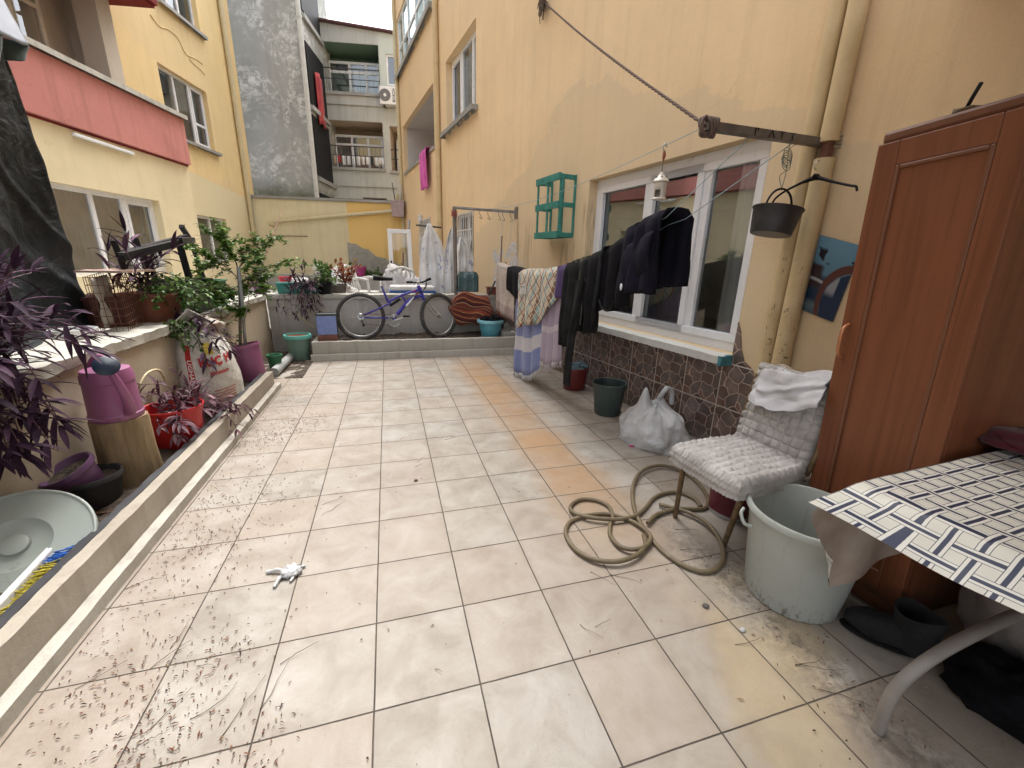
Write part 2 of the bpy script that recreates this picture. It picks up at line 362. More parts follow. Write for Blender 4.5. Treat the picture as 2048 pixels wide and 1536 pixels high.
st(f.build('courtyard_floor', M['floor']))
f = MB()
def tr(u, v):
    x, y = lerp(-9, 3, u), lerp(5.66, 17, v); return (x, y, .3+.01*nz(x, y))
f.grid(tr, 30, 30); st(f.build('terrace_floor', plaster('terrace_concrete', (.33, .32, .30), None, .2)))
f = MB(); f.grid(lambda u, v: (lerp(-9, -1.76, u), lerp(-6, 5.66, v), .3), 4, 4); st(f.build('side_terrace_floor', M['concrete']))
# soil of the long bed, of the corner and of the ledge
def soil(name, x0, x1, y0, y1, z, nu, nv, amp=.03, seed=0, edge=0):
    m = MB()
    def fn(u, v):
        x, y = lerp(x0, x1, u), lerp(y0, y1, v); e = min(u, 1-u, v, 1-v)
        return (x, y, z+amp*nz(x*5, y*5, seed)+amp*.8*nz(x*17, y*17, seed)-(edge if e < .001 else 0))
    m.grid(fn, nu, nv); return m.build(name, M['soil'], smooth=180)
st(soil('planter_soil', -1.5, -1.125, -3, 3.57, .10, 24, 200)); st(soil('ledge_soil', -.82, 1.86, 4.865, 5.47, .215, 110, 30, .025, 3)); st(soil('corner_soil', -1.5, -.86, 3.95, 5.47, .004, 30, 50, .02, 5, .03))

# planter kerb: tapering rendered upstand with a white foot in front
def rough_box(x0, x1, y0, y1, z0, z1, nx, ny, nz_, amp=.004, fr=9, seed=0):
    m = MB()
    def face(fn, a, b): m.grid(fn, a, b)
    face(lambda u, v: (lerp(x0, x1, u), lerp(y0, y1, v), z1), nx, ny); face(lambda u, v: (lerp(x0, x1, u), y0, lerp(z0, z1, v)), nx, nz_); face(lambda u, v: (lerp(x1, x0, u), y1, lerp(z0, z1, v)), nx, nz_)
    face(lambda u, v: (x0, lerp(y1, y0, u), lerp(z0, z1, v)), ny, nz_); face(lambda u, v: (x1, lerp(y0, y1, u), lerp(z0, z1, v)), ny, nz_)
    m.uv = {}; m.jit(amp, fr, seed); m.jit(amp*.5, fr*3, seed+4); return m
M['kerb'] = plaster('beige_render', (.40, .36, .30), (.31, .27, .22), .5, (.15, .12, .09), .4, zdirt=(0, .12, .7))
M['whitewash'] = plaster('worn_whitewash', (.47, .45, .40), (.36, .33, .28), .6, (.13, .10, .08), .7)
k = thing('planter_kerb', 'low beige rendered kerb with a white painted foot holding the soil bed on the left', 'kerb', (-1.06, 0, 0))
rough_box(-.065, -.005, -3, 3.6, -.05, .185, 3, 160, 6, .003).build('upstand', M['kerb'], k, smooth=40)
rough_box(-.005, .045, -3, 3.64, -.05, .052, 3, 160, 3, .0025, seed=2).build('foot', M['whitewash'], k, smooth=40)
rough_box(-.098, -.062, -3, 3.5, .05, .188, 2, 200, 2, .005, 14, seed=5).build('lining', plain('black_membrane', (.03, .03, .035), .6, .3, 8, .4), k, smooth=40)
k = thing('ledge_kerb', 'low concrete step in front of the bicycle, with a paler foot along the tiles', 'kerb', (0, 4.8, 0))
M['ledge'] = plaster('ledge_render', (.46, .44, .39), (.36, .34, .29), .45, (.14, .12, .09), .4, zdirt=(.0, .3, .5))
m = rough_box(-.88, 1.97, 0, .07, -.05, .245, 80, 3, 6, .005); m2 = rough_box(-.88, -.82, .07, .66, -.05, .245, 2, 20, 6, .005, seed=3); m.add(m2.v, m2.f)
m.build('upstand', M['ledge'], k, smooth=40); rough_box(-.9, 1.99, -.055, .0, -.05, .085, 80, 2, 3, .005, seed=8).build('foot', M['whitewash'], k, smooth=40)

# low retaining walls with crumbling white coping
def lw(name, label, x0, x1, y0, y1, wall_m, seed):
    t = thing(name, label, 'wall', (x0, y0, 0)); L, D = x1-x0, y1-y0
    rough_box(0, L, 0, D, -.05, .74, max(3, int(L*14)), max(3, int(D*14)), 10, .006, 4, seed).build('wall', wall_m, t, smooth=40)
    a = .022
    rough_box(-a, L+a, -a, D+a, .742, .80, max(4, int(L*25)), max(4, int(D*25)), 3, .009, 13, seed+1).build('coping', M['conc_light'], t, smooth=50)
    return t
M['lowwall'] = plaster('cream_low_wall', (.50, .43, .335), None, .35, (.2, .15, .1), .4, zdirt=(.05, .5, .5))
M['backwall'] = plaster('grey_low_wall', (.50, .485, .455), (.40, .37, .32), .5, (.17, .15, .12), .45, zdirt=(.1, .55, .75))
lw('retaining_wall', 'cream rendered retaining wall with white coping behind the soil bed on the left', -1.75, -1.50, -3, 5.46, M['lowwall'], 1)
lw('retaining_wall', 'stained grey retaining wall with white coping behind the blue bicycle', -1.497, 1.89, 5.48, 5.66, M['backwall'], 2)

# ---------------------------------------------------------------- right-hand apartment building
def two_tone(t, col):       # a repaired lower zone in a greyer ochre, bounded by a wandering line
    X, Y, Z = t.xyz(); e = t.math('ADD', Z, t.math('MULTIPLY', t.math('SUBTRACT', t.noise(1.1, 4, .6), .5), .9))
    lim = t.math('ADD', t.math('MULTIPLY', t.math('ABSOLUTE', t.math('SUBTRACT', X, 1.2)), -.42), 3.15)
    z1 = t.ss(t.math('SUBTRACT', lim, e), -.015, .015)
    col = t.mix(t.math('MULTIPLY', z1, .42), col, (.60, .49, .33))
    # flaking: white under-plaster low down past the bracket
    pz = t.math('MULTIPLY', t.ss(X, 2.0, 2.8), t.ss(X, 4.5, 3.3)); pz = t.math('MULTIPLY', pz, t.math('MULTIPLY', t.ss(Z, 1.95, 1.35), t.ss(Z, .1, .5)))
    p = t.ss(t.math('MULTIPLY', t.noise(3.4, 6, .62, dist=.4), t.math('ADD', pz, .12)), .50, .512)
    col = t.mix(p, col, t.ramp(t.noise(18, 5, .7), [(.4, (.66, .65, .65)), (.6, (.46, .44, .42))]))
    pd = t.ss(X, 6.2, 6.6); col = t.mix(t.math('MULTIPLY', pd, .0), col, (.3, .3, .3))
    # rust and water runs under the bracket and the crate
    for (cx, zt, w) in ((2.68, 1.95, .16), (2.3, 1.9, .22), (1.3, 1.62, .3), (.95, 2.0, .1)):
        d = t.ss(t.math('ABSOLUTE', t.math('SUBTRACT', X, cx)), w, w*.15); zz = t.math('MULTIPLY', t.ss(Z, zt, zt-.15), t.ss(Z, zt-1.1, zt-.4)); n_ = t.ramp(t.noise(1, 6, .7, vec=t.mapv((14, 14, 1.2))), [(.45, 0.), (.65, .8)])
        col = t.mix(t.math('MULTIPLY', t.math('MULTIPLY', d, zz), n_), col, (.20, .14, .08))
    return col
M['ochre'] = plaster('apricot_render', (.775, .585, .355), (.75, .58, .375), .30, (.38, .27, .17), .3, extra=two_tone)
M['shade_slab'] = plaster('shade_slab_render', (.30, .26, .20), None, .2)
rb = thing('apartment_building', 'apricot apartment building on the right with a large white window and tiled foot', 'building', (2.318, 2.413, 0), RW.rz)
BW = (-1.07, .93, .72, 2.15, .13); FWN = (4.5, 6.28, 3.78, 5.02, .16)
G1 = (4.62, 5.8, .95, 2.18, .12); G2 = (7.9, 9.1, .95, 2.3, .12); LOG = (7.3, 11.0, 3.77, 5.0, .12); UPG = (7.25, 11.25, 6.37, 7.7, .1)
m = holed(MB(), -8, 11.35, -.05, 9.5, [BW, FWN, G1, G2, LOG, UPG])
m.add([(11.35, 0, -.05), (11.35, -4, -.05), (11.35, -4, 9.5), (11.35, 0, 9.5)], [(0, 1, 2, 3), ])
m.build('wall', M['ochre'], rb)
a = RW.at(1271, 412); b = RW.at(1393, 378)
window(rb, BW[0], BW[1], BW[2], BW[3], -.10, [a.x-.02, b.x], sash=(0, 2), f=.07, curtain=[(-1.0, -.76, 'curtain')], label='large three-light white window above the tiled foot')
M['dado'] = None
def m_dado():
    t = NT('crazy_paving_wall_tiles'); T = .33; X, Y, Z = t.xyz()
    def fr(v, o): return t.math('FRACT', t.math('DIVIDE', t.math('ADD', v, o), T))
    fx, fz = fr(X, 10*T+.02), fr(Z, T+.0); e = t.math('MAXIMUM', t.math('ABSOLUTE', t.math('SUBTRACT', fx, .5)), t.math('ABSOLUTE', t.math('SUBTRACT', fz, .5))); joint = t.ss(e, .484, .49)
    cv = t.n('CombineXYZ'); t.l(fx, cv.inputs[0]); t.l(fz, cv.inputs[1]); nd = t.n('TexNoise'); nd.inputs['Scale'].default_value = 3; t.l(cv.outputs[0], nd.inputs[0])
    ad = t.n('VectorMath', operation='ADD'); sc = t.n('VectorMath', operation='SCALE'); t.l(nd.outputs['Color'], sc.inputs[0]); sc.inputs['Scale'].default_value = .25; t.l(cv.outputs[0], ad.inputs[0]); t.l(sc.outputs[0], ad.inputs[1])
    vo = t.n('TexVoronoi', voronoi_dimensions='2D', feature='DISTANCE_TO_EDGE'); vo.inputs['Scale'].default_value = 3.5; vo.inputs['Randomness'].default_value = .95; t.l(ad.outputs[0], vo.inputs['Vector']); vc = t.n('TexVoronoi', voronoi_dimensions='2D'); vc.inputs['Scale'].default_value = 3.5; vc.inputs['Randomness'].default_value = .95; t.l(ad.outputs[0], vc.inputs['Vector'])
    vein = t.ss(vo.outputs['Distance'], .034, .022)
    col = t.ramp(t.noise(7, 6, .65), [(.3, (.075, .042, .034)), (.55, (.13, .082, .066)), (.75, (.20, .15, .13))]); hv = t.n('HueSaturation'); t.l(col, hv.inputs['Color']); sv = t.xyz(vc.outputs['Color']); t.l(t.math('ADD', t.math('MULTIPLY', sv[0], 1.1), .5), hv.inputs['Value']); t.l(t.math('ADD', t.math('MULTIPLY', sv[1], .8), .5), hv.inputs['Saturation']); col = hv.outputs[0]
    col = t.mix(vein, col, (.52, .39, .32)); col = t.mix(joint, col, (.55, .50, .44))
    col = t.mix(t.math('MULTIPLY', t.ss(Z, .14, .0), t.ramp(t.noise(6, 5), [(.3, .2), (.7, .9)])), col, (.2, .17, .14))
    nb = t.bump(t.math('ADD', t.math('MULTIPLY', vein, -.8), t.math('ADD', t.math('MULTIPLY', joint, -1), t.math('MULTIPLY', t.noise(40, 5, .7), .5))), .7, .005); return t.fin(col, t.math('ADD', t.math('MULTIPLY', t.noise(8), .3), .28), nb)
M['dado'] = m_dado()
# tiled foot of the wall, 12 mm proud, with its ragged end at the pipes
m = MB(); edge = [(-1.34, -.02), (-1.30, .3), (-1.33, .52), (-1.24, .66), (-1.17, .70), (-1.13, .78), (-1.10, .90), (-1.072, .96), (-1.072, .66)]
pts = edge+[(6.4, .66), (6.4, -.02)]
V = [(x, .012, z) for x, z in pts]+[(x, .0, z) for x, z in pts]; n = len(pts); m.add(V, [tuple(range(n-1, -1, -1))][::-1]+[(i, (i+1) % n, (i+1) % n+n, i+n) for i in range(n)])
m.build('tiled_foot', M['dado'], rb)
m = rough_box(-1.075, .98, .0, .13, .665, .722, 60, 5, 3, .004, 9, 3); so = m.build('window_sill', plaster('sill_paint', (.66, .66, .62), (.5, .48, .43), .3, (.25, .22, .18), .5), rb, smooth=45)
m = rough_box(-1.085, -1.06, .02, .135, .655, .725, 3, 5, 3, .006, 20, 4); m.build('teal_paint', plain('teal_paint_chip', (.06, .22, .27), .5, .4, 30), so, smooth=45)
# repainted reveal margin of the big window
w2 = window(rb, *FWN[:4], -.12, [5.02, 5.62], sash=(0, 2), f=.06, curtain=[(4.6, 5.4, 'curtain')], label='white window high on the wall above the drying pole')
rough_box(4.38, 6.4, .0, .12, 3.70, 3.778, 20, 3, 2, .003).build('window_sill', M['concrete'], w2, smooth=40)
def grille(parent, a, b, c, d, y, n):
    m = MB(); th = .010
    for z in (c+.02, c+.12, d-.32, d-.02): m.box(a, b, y-.006, y+.006, z-.012, z+.012)
    for i in range(n+1):
        x = lerp(a, b, i/n); m.tube([(x, y, c), (x, y, d)], th, 5)
    for i in range(n):
        x = lerp(a, b, (i+.5)/n); m.tube(cr([(x-.05, y+.012, c+.15), (x+.06, y+.05, lerp(c, d, .33)), (x-.04, y+.03, lerp(c, d, .55)), (x+.02, y+.012, d-.35)], 5), th, 5)
    for i in range(n):
        x = lerp(a, b, (i+.5)/n); m.tube(cr([(x-.05, y+.014, d-.5), (x, y+.02, d-.42), (x+.05, y+.014, d-.5), (x, y+.02, d-.57)], 4, True), .008, 4, closed=True)
    return m.build('security_grille', M['iron_white'], parent, smooth=60)
w3 = window(rb, *G1[:4], -.1, [5.2], f=.05, label='lower window behind a white curled grille'); grille(w3, G1[0], G1[1], G1[2], G1[3], .02, 9)
w4 = window(rb, *G2[:4], -.1, [8.5], f=.05, label='farther lower window behind a white curled grille'); grille(w4, G2[0], G2[1], G2[2], G2[3], .02, 9)
lg = MB(); room(lg, LOG[0], LOG[1], LOG[2]-.6, LOG[3], -.12, -1.3)
lo = lg.build('loggia', plaster('loggia_white', (.56, .53, .52), None, .15), rb)
window(lo, 8.2, 9.1, 3.2, 4.9, -1.24, [], [(0, 4.2)], f=.07, name='balcony_door', rm=False)
rough_box(LOG[0], LOG[1], -.13, .03, 3.70, 3.768, 20, 2, 2, .002).build('parapet_coping', M['concrete'], lo, smooth=40)
ug = window(rb, *UPG[:4], -.03, [8.1, 9.0, 9.9, 10.6], [(-1, 7.0)], f=.06, glassm='glass_blue', curtain=[(7.4, 11.1, 'curtain')], label='glazed upper balcony with pale blue panes')
rough_box(7.15, 11.4, .0, .1, 6.26, 6.366, 20, 2, 2, .002).build('window_sill', M['concrete'], ug, smooth=40)
# unseen balcony slab and parapet added over the table to shade the wardrobe corner
bq = MB().box(-8, -1.84, .002, 2.1, 2.60, 2.74).build('balcony', M['shade_slab'], rb, bevel=.01)
MB().box(-8, -1.84, 2.04, 2.1, 2.745, 3.7).build('parapet', M['ochre'], bq)

# ---------------------------------------------------------------- left apartment building
M['must'] = plaster('mustard_render', (.765, .585, .30), (.72, .56, .32), .25, (.36, .24, .1), .35, extra=lambda t, col: t.mix(t.ss(t.math('ADD', t.xyz()[2], t.math('MULTIPLY', t.xyz()[0], -.11)), 2.93, 2.83), col, (.70, .61, .40)))
M['pale'] = plaster('pale_yellow_render', (.74, .64, .42), None, .2, (.42, .34, .22), .3)
M['pink'] = plaster('salmon_render', (.56, .235, .205), (.50, .20, .18), .35, (.14, .05, .05), .3)
M['redp'] = plaster('red_brown_render', (.20, .03, .03), None, .2, (.05, .02, .02), .2)
lb = thing('apartment_building', 'mustard apartment building on the left with a salmon pink balcony front', 'building', (-3.83, 14.41, 0), LB.rz)
w4h = (1.40, 2.68, 1.06, 2.2, .12); uph = (1.38, 3.12, 3.86, 5.24, .12); tph = (1.2, 2.65, 6.55, 7.85, .12); lgh = (4.62, 9.6, 3.3, 5.75, .02)
holed(MB(), -.4, 16, -.05, 9.5, [w4h, uph, tph, lgh]).build('wall', M['must'], lb)
a, b, c = LB.at(130, 365, .85), LB.at(318, 402, .85), LB.at(345, 545, .85)
bayh = (b.x, b.x+2.6, c.z, b.z, .14)
m = holed(MB(), 4.16, 16, -.05, 3.06, [bayh], y=.85); m.add([(4.16, 0, -.05), (4.16, .85, -.05), (4.16, .85, 3.06), (4.16, 0, 3.06)], [(0, 1, 2, 3)]); m.build('ground_floor_bay', M['pale'], lb)
q1 = LB.at(195, 380, .85).x; q2 = LB.at(258, 395, .85).x
window(lb, *bayh[:4], .73, [q2, q1], sash=(0,), f=.07, curtain=[(bayh[0]+.08, bayh[1]-.05, 'curtain')], label='wide ground floor window under the pink balcony')
window(lb, *w4h[:4], -.1, [2.0], f=.06, label='small ground floor window behind the citrus bush')
w5 = window(lb, *uph[:4], -.1, [1.95, 2.5], [(0, 4.4)], sash=(0,), f=.055, curtain=[(2.0, 2.6, 'curtain')], label='first floor window beside the salmon balcony')
rough_box(uph[0]-.12, uph[1]+.1, 0, .1, uph[2]-.07, uph[2]-.002, 14, 2, 2, .002).build('window_sill', M['concrete'], w5, smooth=40)
w6 = window(lb, *tph[:4], -.1, [1.8, 2.2], f=.055, label='second floor window at the top edge')
rough_box(tph[0]-.12, tph[1]+.1, 0, .1, tph[2]-.07, tph[2]-.002, 14, 2, 2, .002).build('window_sill', M['concrete'], w6, smooth=40)
# first floor loggia behind the pink parapet
M['cream'] = plaster('cream_render', (.56, .50, .42), None, .3, (.3, .25, .2), .3)
lgm = MB(); room(lgm, lgh[0], lgh[1], lgh[2], lgh[3], -.02, -.5); lgm.box(4.62, 4.95, -.1, .28, 3.3, 5.75); lo = lgm.build('loggia', M['cream'], lb)
M['brown_frame'] = plain('brown_frame', (.12, .035, .03), .5, .2); M['cream_frame'] = plain('cream_frame', (.55, .5, .42), .5, .1)
window(lo, 5.35, 6.5, 3.9, 5.6, -.3, [5.9], [(-1, 5.1)], f=.07, frm='cream_frame', name='balcony_window', rm=False); window(lo, 6.55, 8.2, 3.9, 5.6, -.32, [7.3], f=.07, frm='brown_frame', name='balcony_window', rm=False)
def balcony(z0, z1, mat, x0, lab):
    m = MB(); m.box(x0, 16, .86, .92, z0, z1-.06); m.box(x0, x0+.06, .02, .858, z0, z1-.06)
    p = m.build('balcony', mat, lb, bevel=.006); p['label'] = lab
    MB().box(x0, 16, .001, .86, z0-.035, z0+.06).build('balcony_floor', M['redp'], p)
    rough_box(x0-.05, 16, .80, .98, z1-.058, z1+.02, 60, 3, 2, .004, 3, 2).build('coping', M['conc_light'], p, smooth=40); return p
balcony(3.06, 3.96, M['pink'], 4.14, 'salmon pink rendered balcony front with a weathered grey coping')
balcony(5.72, 6.6, M['redp'], 4.3, 'dark red balcony edge at the top of the picture')
a, b = LB.at(145, 268, .87), LB.at(265, 305, .87); MB().bar((a.x, .88, a.z), (b.x, .88, b.z-.02), .05, .05).build('tube_lamp', M['pvc'], lb, bevel=.01)
# raised crack in the render between the two windows
m = MB(); cp = [LB.at(px, py, .004) for px, py in [(300, 28), (318, 52), (335, 58), (352, 72), (360, 85), (372, 108), (392, 118), (405, 128)]]; m.tube([Vector(p)+Vector((.02*nz(i*3.1), 0, 0)) for i, p in enumerate(cr(cp, 4))], [.012+.012*abs(nz(i*1.7, 4)) for i in range(len(cr(cp, 4)))], 5)
cp = [LB.at(px, py, .004) for px, py in [(378, 118), (390, 130), (400, 138), (410, 150)]]; m.tube(cr(cp, 4), .012, 5)
m.build('render_crack', M['must'], lb, smooth=180)

# ---------------------------------------------------------------- far low yellow wall
def farwall(t, col):
    X, Y, Z = t.xyz(); m1 = t.ss(t.math('ADD', X, t.math('MULTIPLY', t.math('SUBTRACT', t.noise(2, 3), .5), .05)), 1.78, 1.76)
    col = t.mix(m1, col, (.76, .53, .2))
    s_ = t.ramp(t.noise(1, 6, .7, vec=t.mapv((5, 5, .4))), [(.4, 0.), (.7, .7)]); w = t.math('MULTIPLY', t.ss(X, 1.0, .1), t.math('MULTIPLY', s_, t.ss(Z, 3, 2.4))); col = t.mix(w, col, (.25, .17, .09))
    e = t.math('ADD', t.math('MULTIPLY', X, .42), .98); e = t.math('ADD', e, t.math('MULTIPLY', t.math('SUBTRACT', t.noise(3.5, 6, .7), .5), .5))
    p = t.math('MULTIPLY', t.ss(t.math('SUBTRACT', e, Z), -.01, .01), t.ss(X, 1.86, 1.84)); col = t.mix(p, col, t.ramp(t.noise(6, 6), [(.3, (.24, .24, .22)), (.7, (.40, .39, .36))]))
    return col
M['farwall'] = plaster('pale_olive_yellow_render', (.70, .63, .43), None, .25, (.3, .22, .12), .3, extra=farwall)
fw = thing('boundary_wall', 'tall yellow boundary wall closing the far end, crossed by a slanting pipe', 'wall', (.75, 13.6, 0), FW.rz)
MB().box(-.6, 4.68, -.2, 0, -.05, 2.93).build('wall', M['farwall'], fw)
rough_box(-.6, 4.72, -.24, .06, 2.932, 3.01, 50, 3, 2, .008, 4, 3).build('coping', M['concrete'], fw, smooth=40)

# ---------------------------------------------------------------- grey slab building and far balcony building
def greyx(t, col):
    n_ = t.noise(.9, 9, .74, dist=.7); w = t.ss(n_, .44, .58); w = t.math('MULTIPLY', w, t.ramp(t.noise(5, 8, .75, dist=.8), [(.45, .0), (.58, 1.)])); col = t.mix(t.math('MULTIPLY', w, .9), col, (.66, .67, .65))
    return t.mix(t.math('MULTIPLY', t.ss(t.xyz()[2], 3.75, 3.15), t.ramp(t.noise(2.5, 5), [(.3, .3), (.6, 1.)])), col, (.075, .085, .035))
M['slab'] = plaster('stained_concrete', (.36, .365, .345), (.30, .305, .29), .3, (.13, .13, .12), .25, extra=greyx)
M['greenish'] = plaster('grey_green_render', (.50, .51, .485), (.43, .44, .42), .45, (.12, .12, .1), .3, extra=lambda t, col: t.mix(t.math('MULTIPLY', t.ss(t.xyz()[2], 6.6, 7.6), t.ss(t.xyz()[0], .7, .4)), col, (.56, .61, .57)))
gb = thing('apartment_building', 'bare grey concrete building end wall with white mottling beyond the yellow wall', 'building', (.75, 15.0, 0), GF.rz)
m = MB(); m.box(2.80, 7.5, -3, 0, 0, 11.5); m.build('wall', M['slab'], gb)
sx = 2.796
for (z0, z1) in ((.3, 3.35), (3.9, 5.7), (6.0, 7.7), (8.5, 9.6)):
    w = MB(); w.box(sx-.03, sx, -1.9, -.18, z0, z1)
    w.build('side_window', M['black_plastic'], gb)
for z in (3.85, 5.95, 8.4): MB().box(sx-.1, sx, -2.0, -.14, z-.13, z).build('floor_band', M['concrete'], gb)
window(gb, 0, 1, 0, 1, -.5, [], rm=False, name='hidden_hatch') if False else None
far = thing('apartment_building', 'distant grey green building with stacked open balconies and dark red eave', 'building', (.75, 17.0, 0), GG.rz)
b1 = (.52, 2.62, 6.95, 8.45, .05); b2 = (.52, 2.62, 4.5, 6.05, .05); b2r = (-1.4, .27, 4.45, 5.95, .05); b3 = (.2, 2.62, 1.2, 3.42, .05); fwn = (-.35, .28, 7.25, 8.2, .08)
m = holed(MB(), -3, 3.2, 0, 8.56, [b1, b2, b2r, b3, fwn]); m.add([(-3, 0, 8.56), (3.2, 0, 8.56), (3.2, 0, 9.05), (-3, 0, 8.56)], [(2, 1, 0)]); m.build('wall', M['greenish'], far)
MB().bar((-3.2, .04, 8.57), (3.3, .04, 9.10), .2, .06).build('roof_eave', plain('maroon_eave', (.09, .035, .035), .8), far)
M['green_in'] = plaster('green_loggia', (.16, .26, .19), None, .2); M['tan_in'] = plaster('tan_loggia', (.55, .44, .34), None, .2)
def bal(h, mat, wcols, rail):
    p = MB(); room(p, *h[:4], -.05, -1.3); q = p.build('loggia', mat, far)
    window(q, h[0]+.15, h[1]-.1, h[2]+.02, h[3]-.28, -.75, wcols, [(-1, h[3]-.62)], f=.085, name='balcony_window')
    r = MB(); r.bar((h[0], .0, h[2]+.72), (h[1], .0, h[2]+.72), .03, .03)
    for i in range(1, rail): x = lerp(h[0], h[1], i/rail); r.bar((x, 0, h[2]), (x, 0, h[2]+.72), .008, .008)
    r.bar((h[0], .0, h[2]+.4), (h[1], .0, h[2]+.4), .02, .02); r.build('railing', M['iron_dark'], q)
    c_ = MB(); c_.box(h[0]-.05, h[1]+.05, .0, .07, h[2]-.1, h[2]-.002); c_.build('balcony_edge', M['concrete'], q); return q
bal(b1, M['green_in'], [1.15, 1.75], 9); bal(b2, M['tan_in'], [1.25, 1.85], 14); bal(b2r, M['tan_in'], [-.6], 8)
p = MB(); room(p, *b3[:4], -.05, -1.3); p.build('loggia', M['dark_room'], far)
window(far, *fwn[:4], -.05, [], f=.06, label='single white framed window on the green part')
for z in (3.86, 6.55): MB().box(.1, 3.0, 0, .05, z-.012, z+.012).build('cornice_line', M['conc_light'], far)
def proj(p):
    v = Vector(p)-CAM; z = v.dot(_f); return (1024+F_PX*v.dot(_r)/z, 768+F_PX*v.dot(_d)/z)

# ---------------------------------------------------------------- downpipes
def m_pipe():
    t = NT('flaking_cream_pipe'); col = t.ramp(t.noise(5, 4), [(.3, (.54, .40, .21)), (.7, (.64, .50, .29))]); z = t.xyz()[2]; n_ = t.noise(1, 7, .78, vec=t.mapv((30, 30, 14)), dist=1.0)
    th = t.math('SUBTRACT', n_, t.math('MULTIPLY', t.ss(z, 2.2, .9), .10)); n3 = t.math('ADD', n_, t.math('MULTIPLY', t.ss(z, 2.3, 1.2), .085)); p_ = t.ss(n3, .69, .705); col = t.mix(p_, col, (.055, .04, .03))
    return t.fin(col, .5, t.bump(t.math('MULTIPLY', p_, -1), .6, .004))
M['pipe'] = m_pipe()
M['pipe2'] = plain('cream_pipe', (.56, .48, .30), .5, .1, 6, .1, 60, dirt=(.25, .2, .12), da=.1, dsc=12)
M['pipe_grey'] = plain('grey_pipe', (.30, .31, .30), .5, .15, 8, .1, dirt=(.12, .1, .08), da=.2)
M['pipe_white'] = plain('white_pipe', (.55, .55, .52), .5, .1)
M['rust'] = plain('rusty_iron', (.13, .055, .035), .8, .4, 20, .5)
def wall_pipe(fr, x, out, z0, z1, r, mat, label, joints=(), name='downpipe', group=None, dx=0):
    t = thing(name, label, 'pipe', fr.w(x, 0, 0), fr.rz, group)
    MB().tube([(0, out, z0), (dx*.5, out, (z0+z1)/2), (dx, out, z1)], r, 20).build('tube', mat, t, smooth=60)
    for z in joints: MB().tube([(dx*(z-z0)/(z1-z0), out, z-.035), (dx*(z-z0)/(z1-z0), out, z+.035)], r*1.13, 20).build('collar', mat, t, smooth=60)
    return t
pa, pb = RW.at(1644, 180, .05), RW.at(1561, 564, .05); q1, q2 = RW.at(1679, 180, .05), RW.at(1597, 564, .05)
sa, sb = (pa.x+pb.x)/2, (q1.x+q2.x)/2
wall_pipe(RW, sa, .05, 0, 9, .043, M['pipe'], 'cream painted drainpipe, the far one of the pair beside the big window', (3.4,))
t = thing('downpipe', 'speckled cream drainpipe, the near one of the pair, broken behind the steel clothes arm', 'pipe', RW.w(sb, 0, 0), RW.rz)
zt, zb = RW.at(1655, 285, .05).z, RW.at(1650, 318, .05).z
MB().tube([(0, .052, zt), (0, .052, 9)], .046, 20).build('upper_tube', M['pipe'], t, smooth=60); MB().tube([(0, .052, 0), (0, .052, zb)], .050, 20).build('lower_tube', M['pipe'], t, smooth=60)
MB().tube([(0, .05, zb-.1), (0, .05, zt+.05)], .03, 12).build('inner_tube', M['rust'], t, smooth=60)
s7 = RW.at(880, 440, .05).x; wall_pipe(RW, s7, .06, 0, 9, .055, M['pipe'], 'flaking cream drainpipe between the grilled windows', (2.4, 5.2))
wall_pipe(RW, 11.3, .06, 0, 9, .05, M['pipe2'], 'thin cream drainpipe at the far corner of the apricot building', (3.6, 5.0, 6.6))
wall_pipe(LB, .12, .07, 0, 9.5, .06, M['pipe2'], 'long pale yellow drainpipe in the corner next to the grey concrete building', (3.6, 4.6, 6.5))
wall_pipe(GF, 2.80, .08, 2.9, 11, .07, M['pipe_white'], 'white drainpipe on the corner of the bare grey building', (4.2, 6.2, 8.2))
wall_pipe(GG, 2.72, .1, 3, 9.05, .05, M['pipe_white'], 'pale drainpipe beside the stacked balconies', (4.6, 7.2))
a, b = FW.at(550, 443, .1), FW.at(785, 423, .1)
t = thing('waste_pipe', 'cream waste pipe slanting across the yellow boundary wall', 'pipe', FW.w(0, 0, 0), FW.rz)
MB().tube(cr([(a.x, .1, a.z-.1), (a.x-.08, .1, a.z), (b.x+.1, .1, b.z), (b.x-.12, .1, b.z+.06), (b.x-.18, .1, b.z+.5)], 6), .055, 14).build('tube', M['pipe2'], t, smooth=60)
MB().tube([(a.x+.35, .06, a.z-.42), (a.x-.9, .06, a.z-.40)], .012, 6).build('rod', M['rust'], t)
p0, p1 = gp(548, 745, .05), gp(580, 715, .05); d_ = (p1-p0).normalized()
t = thing('drain_pipe', 'grey plastic pipe lying on the ground beside the teal pot', 'pipe', p0); MB().tube([(0, 0, 0), tuple((p1-p0)*.5), tuple((p1-p0)*1.25)], .052, 18).build('tube', M['pipe_grey'], t, smooth=60)

# ---------------------------------------------------------------- near clothes arm, rope, lines
M['rope'] = plain('frayed_rope', (.13, .09, .075), .9, .3, 40, .6, 90)
ax = 1.01; base = yp(1652, 287, ax); tip = yp(1412, 252, ax)
arm = thing('clothesline_bracket', 'square steel arm sticking out from the twin drainpipes with cord wound round its tip', 'pole', base)
MB().bar((0, 0, 0), tip-base, .042, .042).build('bar', M['steel'], arm, bevel=.003)
m = MB()
for k in range(5):
    c = (tip-base)*(.995-.012*k); ang = .5*k
    m.tube([c+Vector((.012*math.sin(a*2+k), .038*math.cos(a), .042*math.sin(a)-.004)) for a in [2*math.pi*i/16 for i in range(16)]], .0075, 6, closed=True)
for k in range(3):
    m.tube([tip-base+Vector((-.01+.03*math.cos(a), .02*math.sin(a+k), .04*math.sin(a))) for a in [2*math.pi*i/16 for i in range(16)]], .007, 6, closed=True)
m.build('cord_wrap', M['rope'], arm, smooth=180)
L_ = tip-base
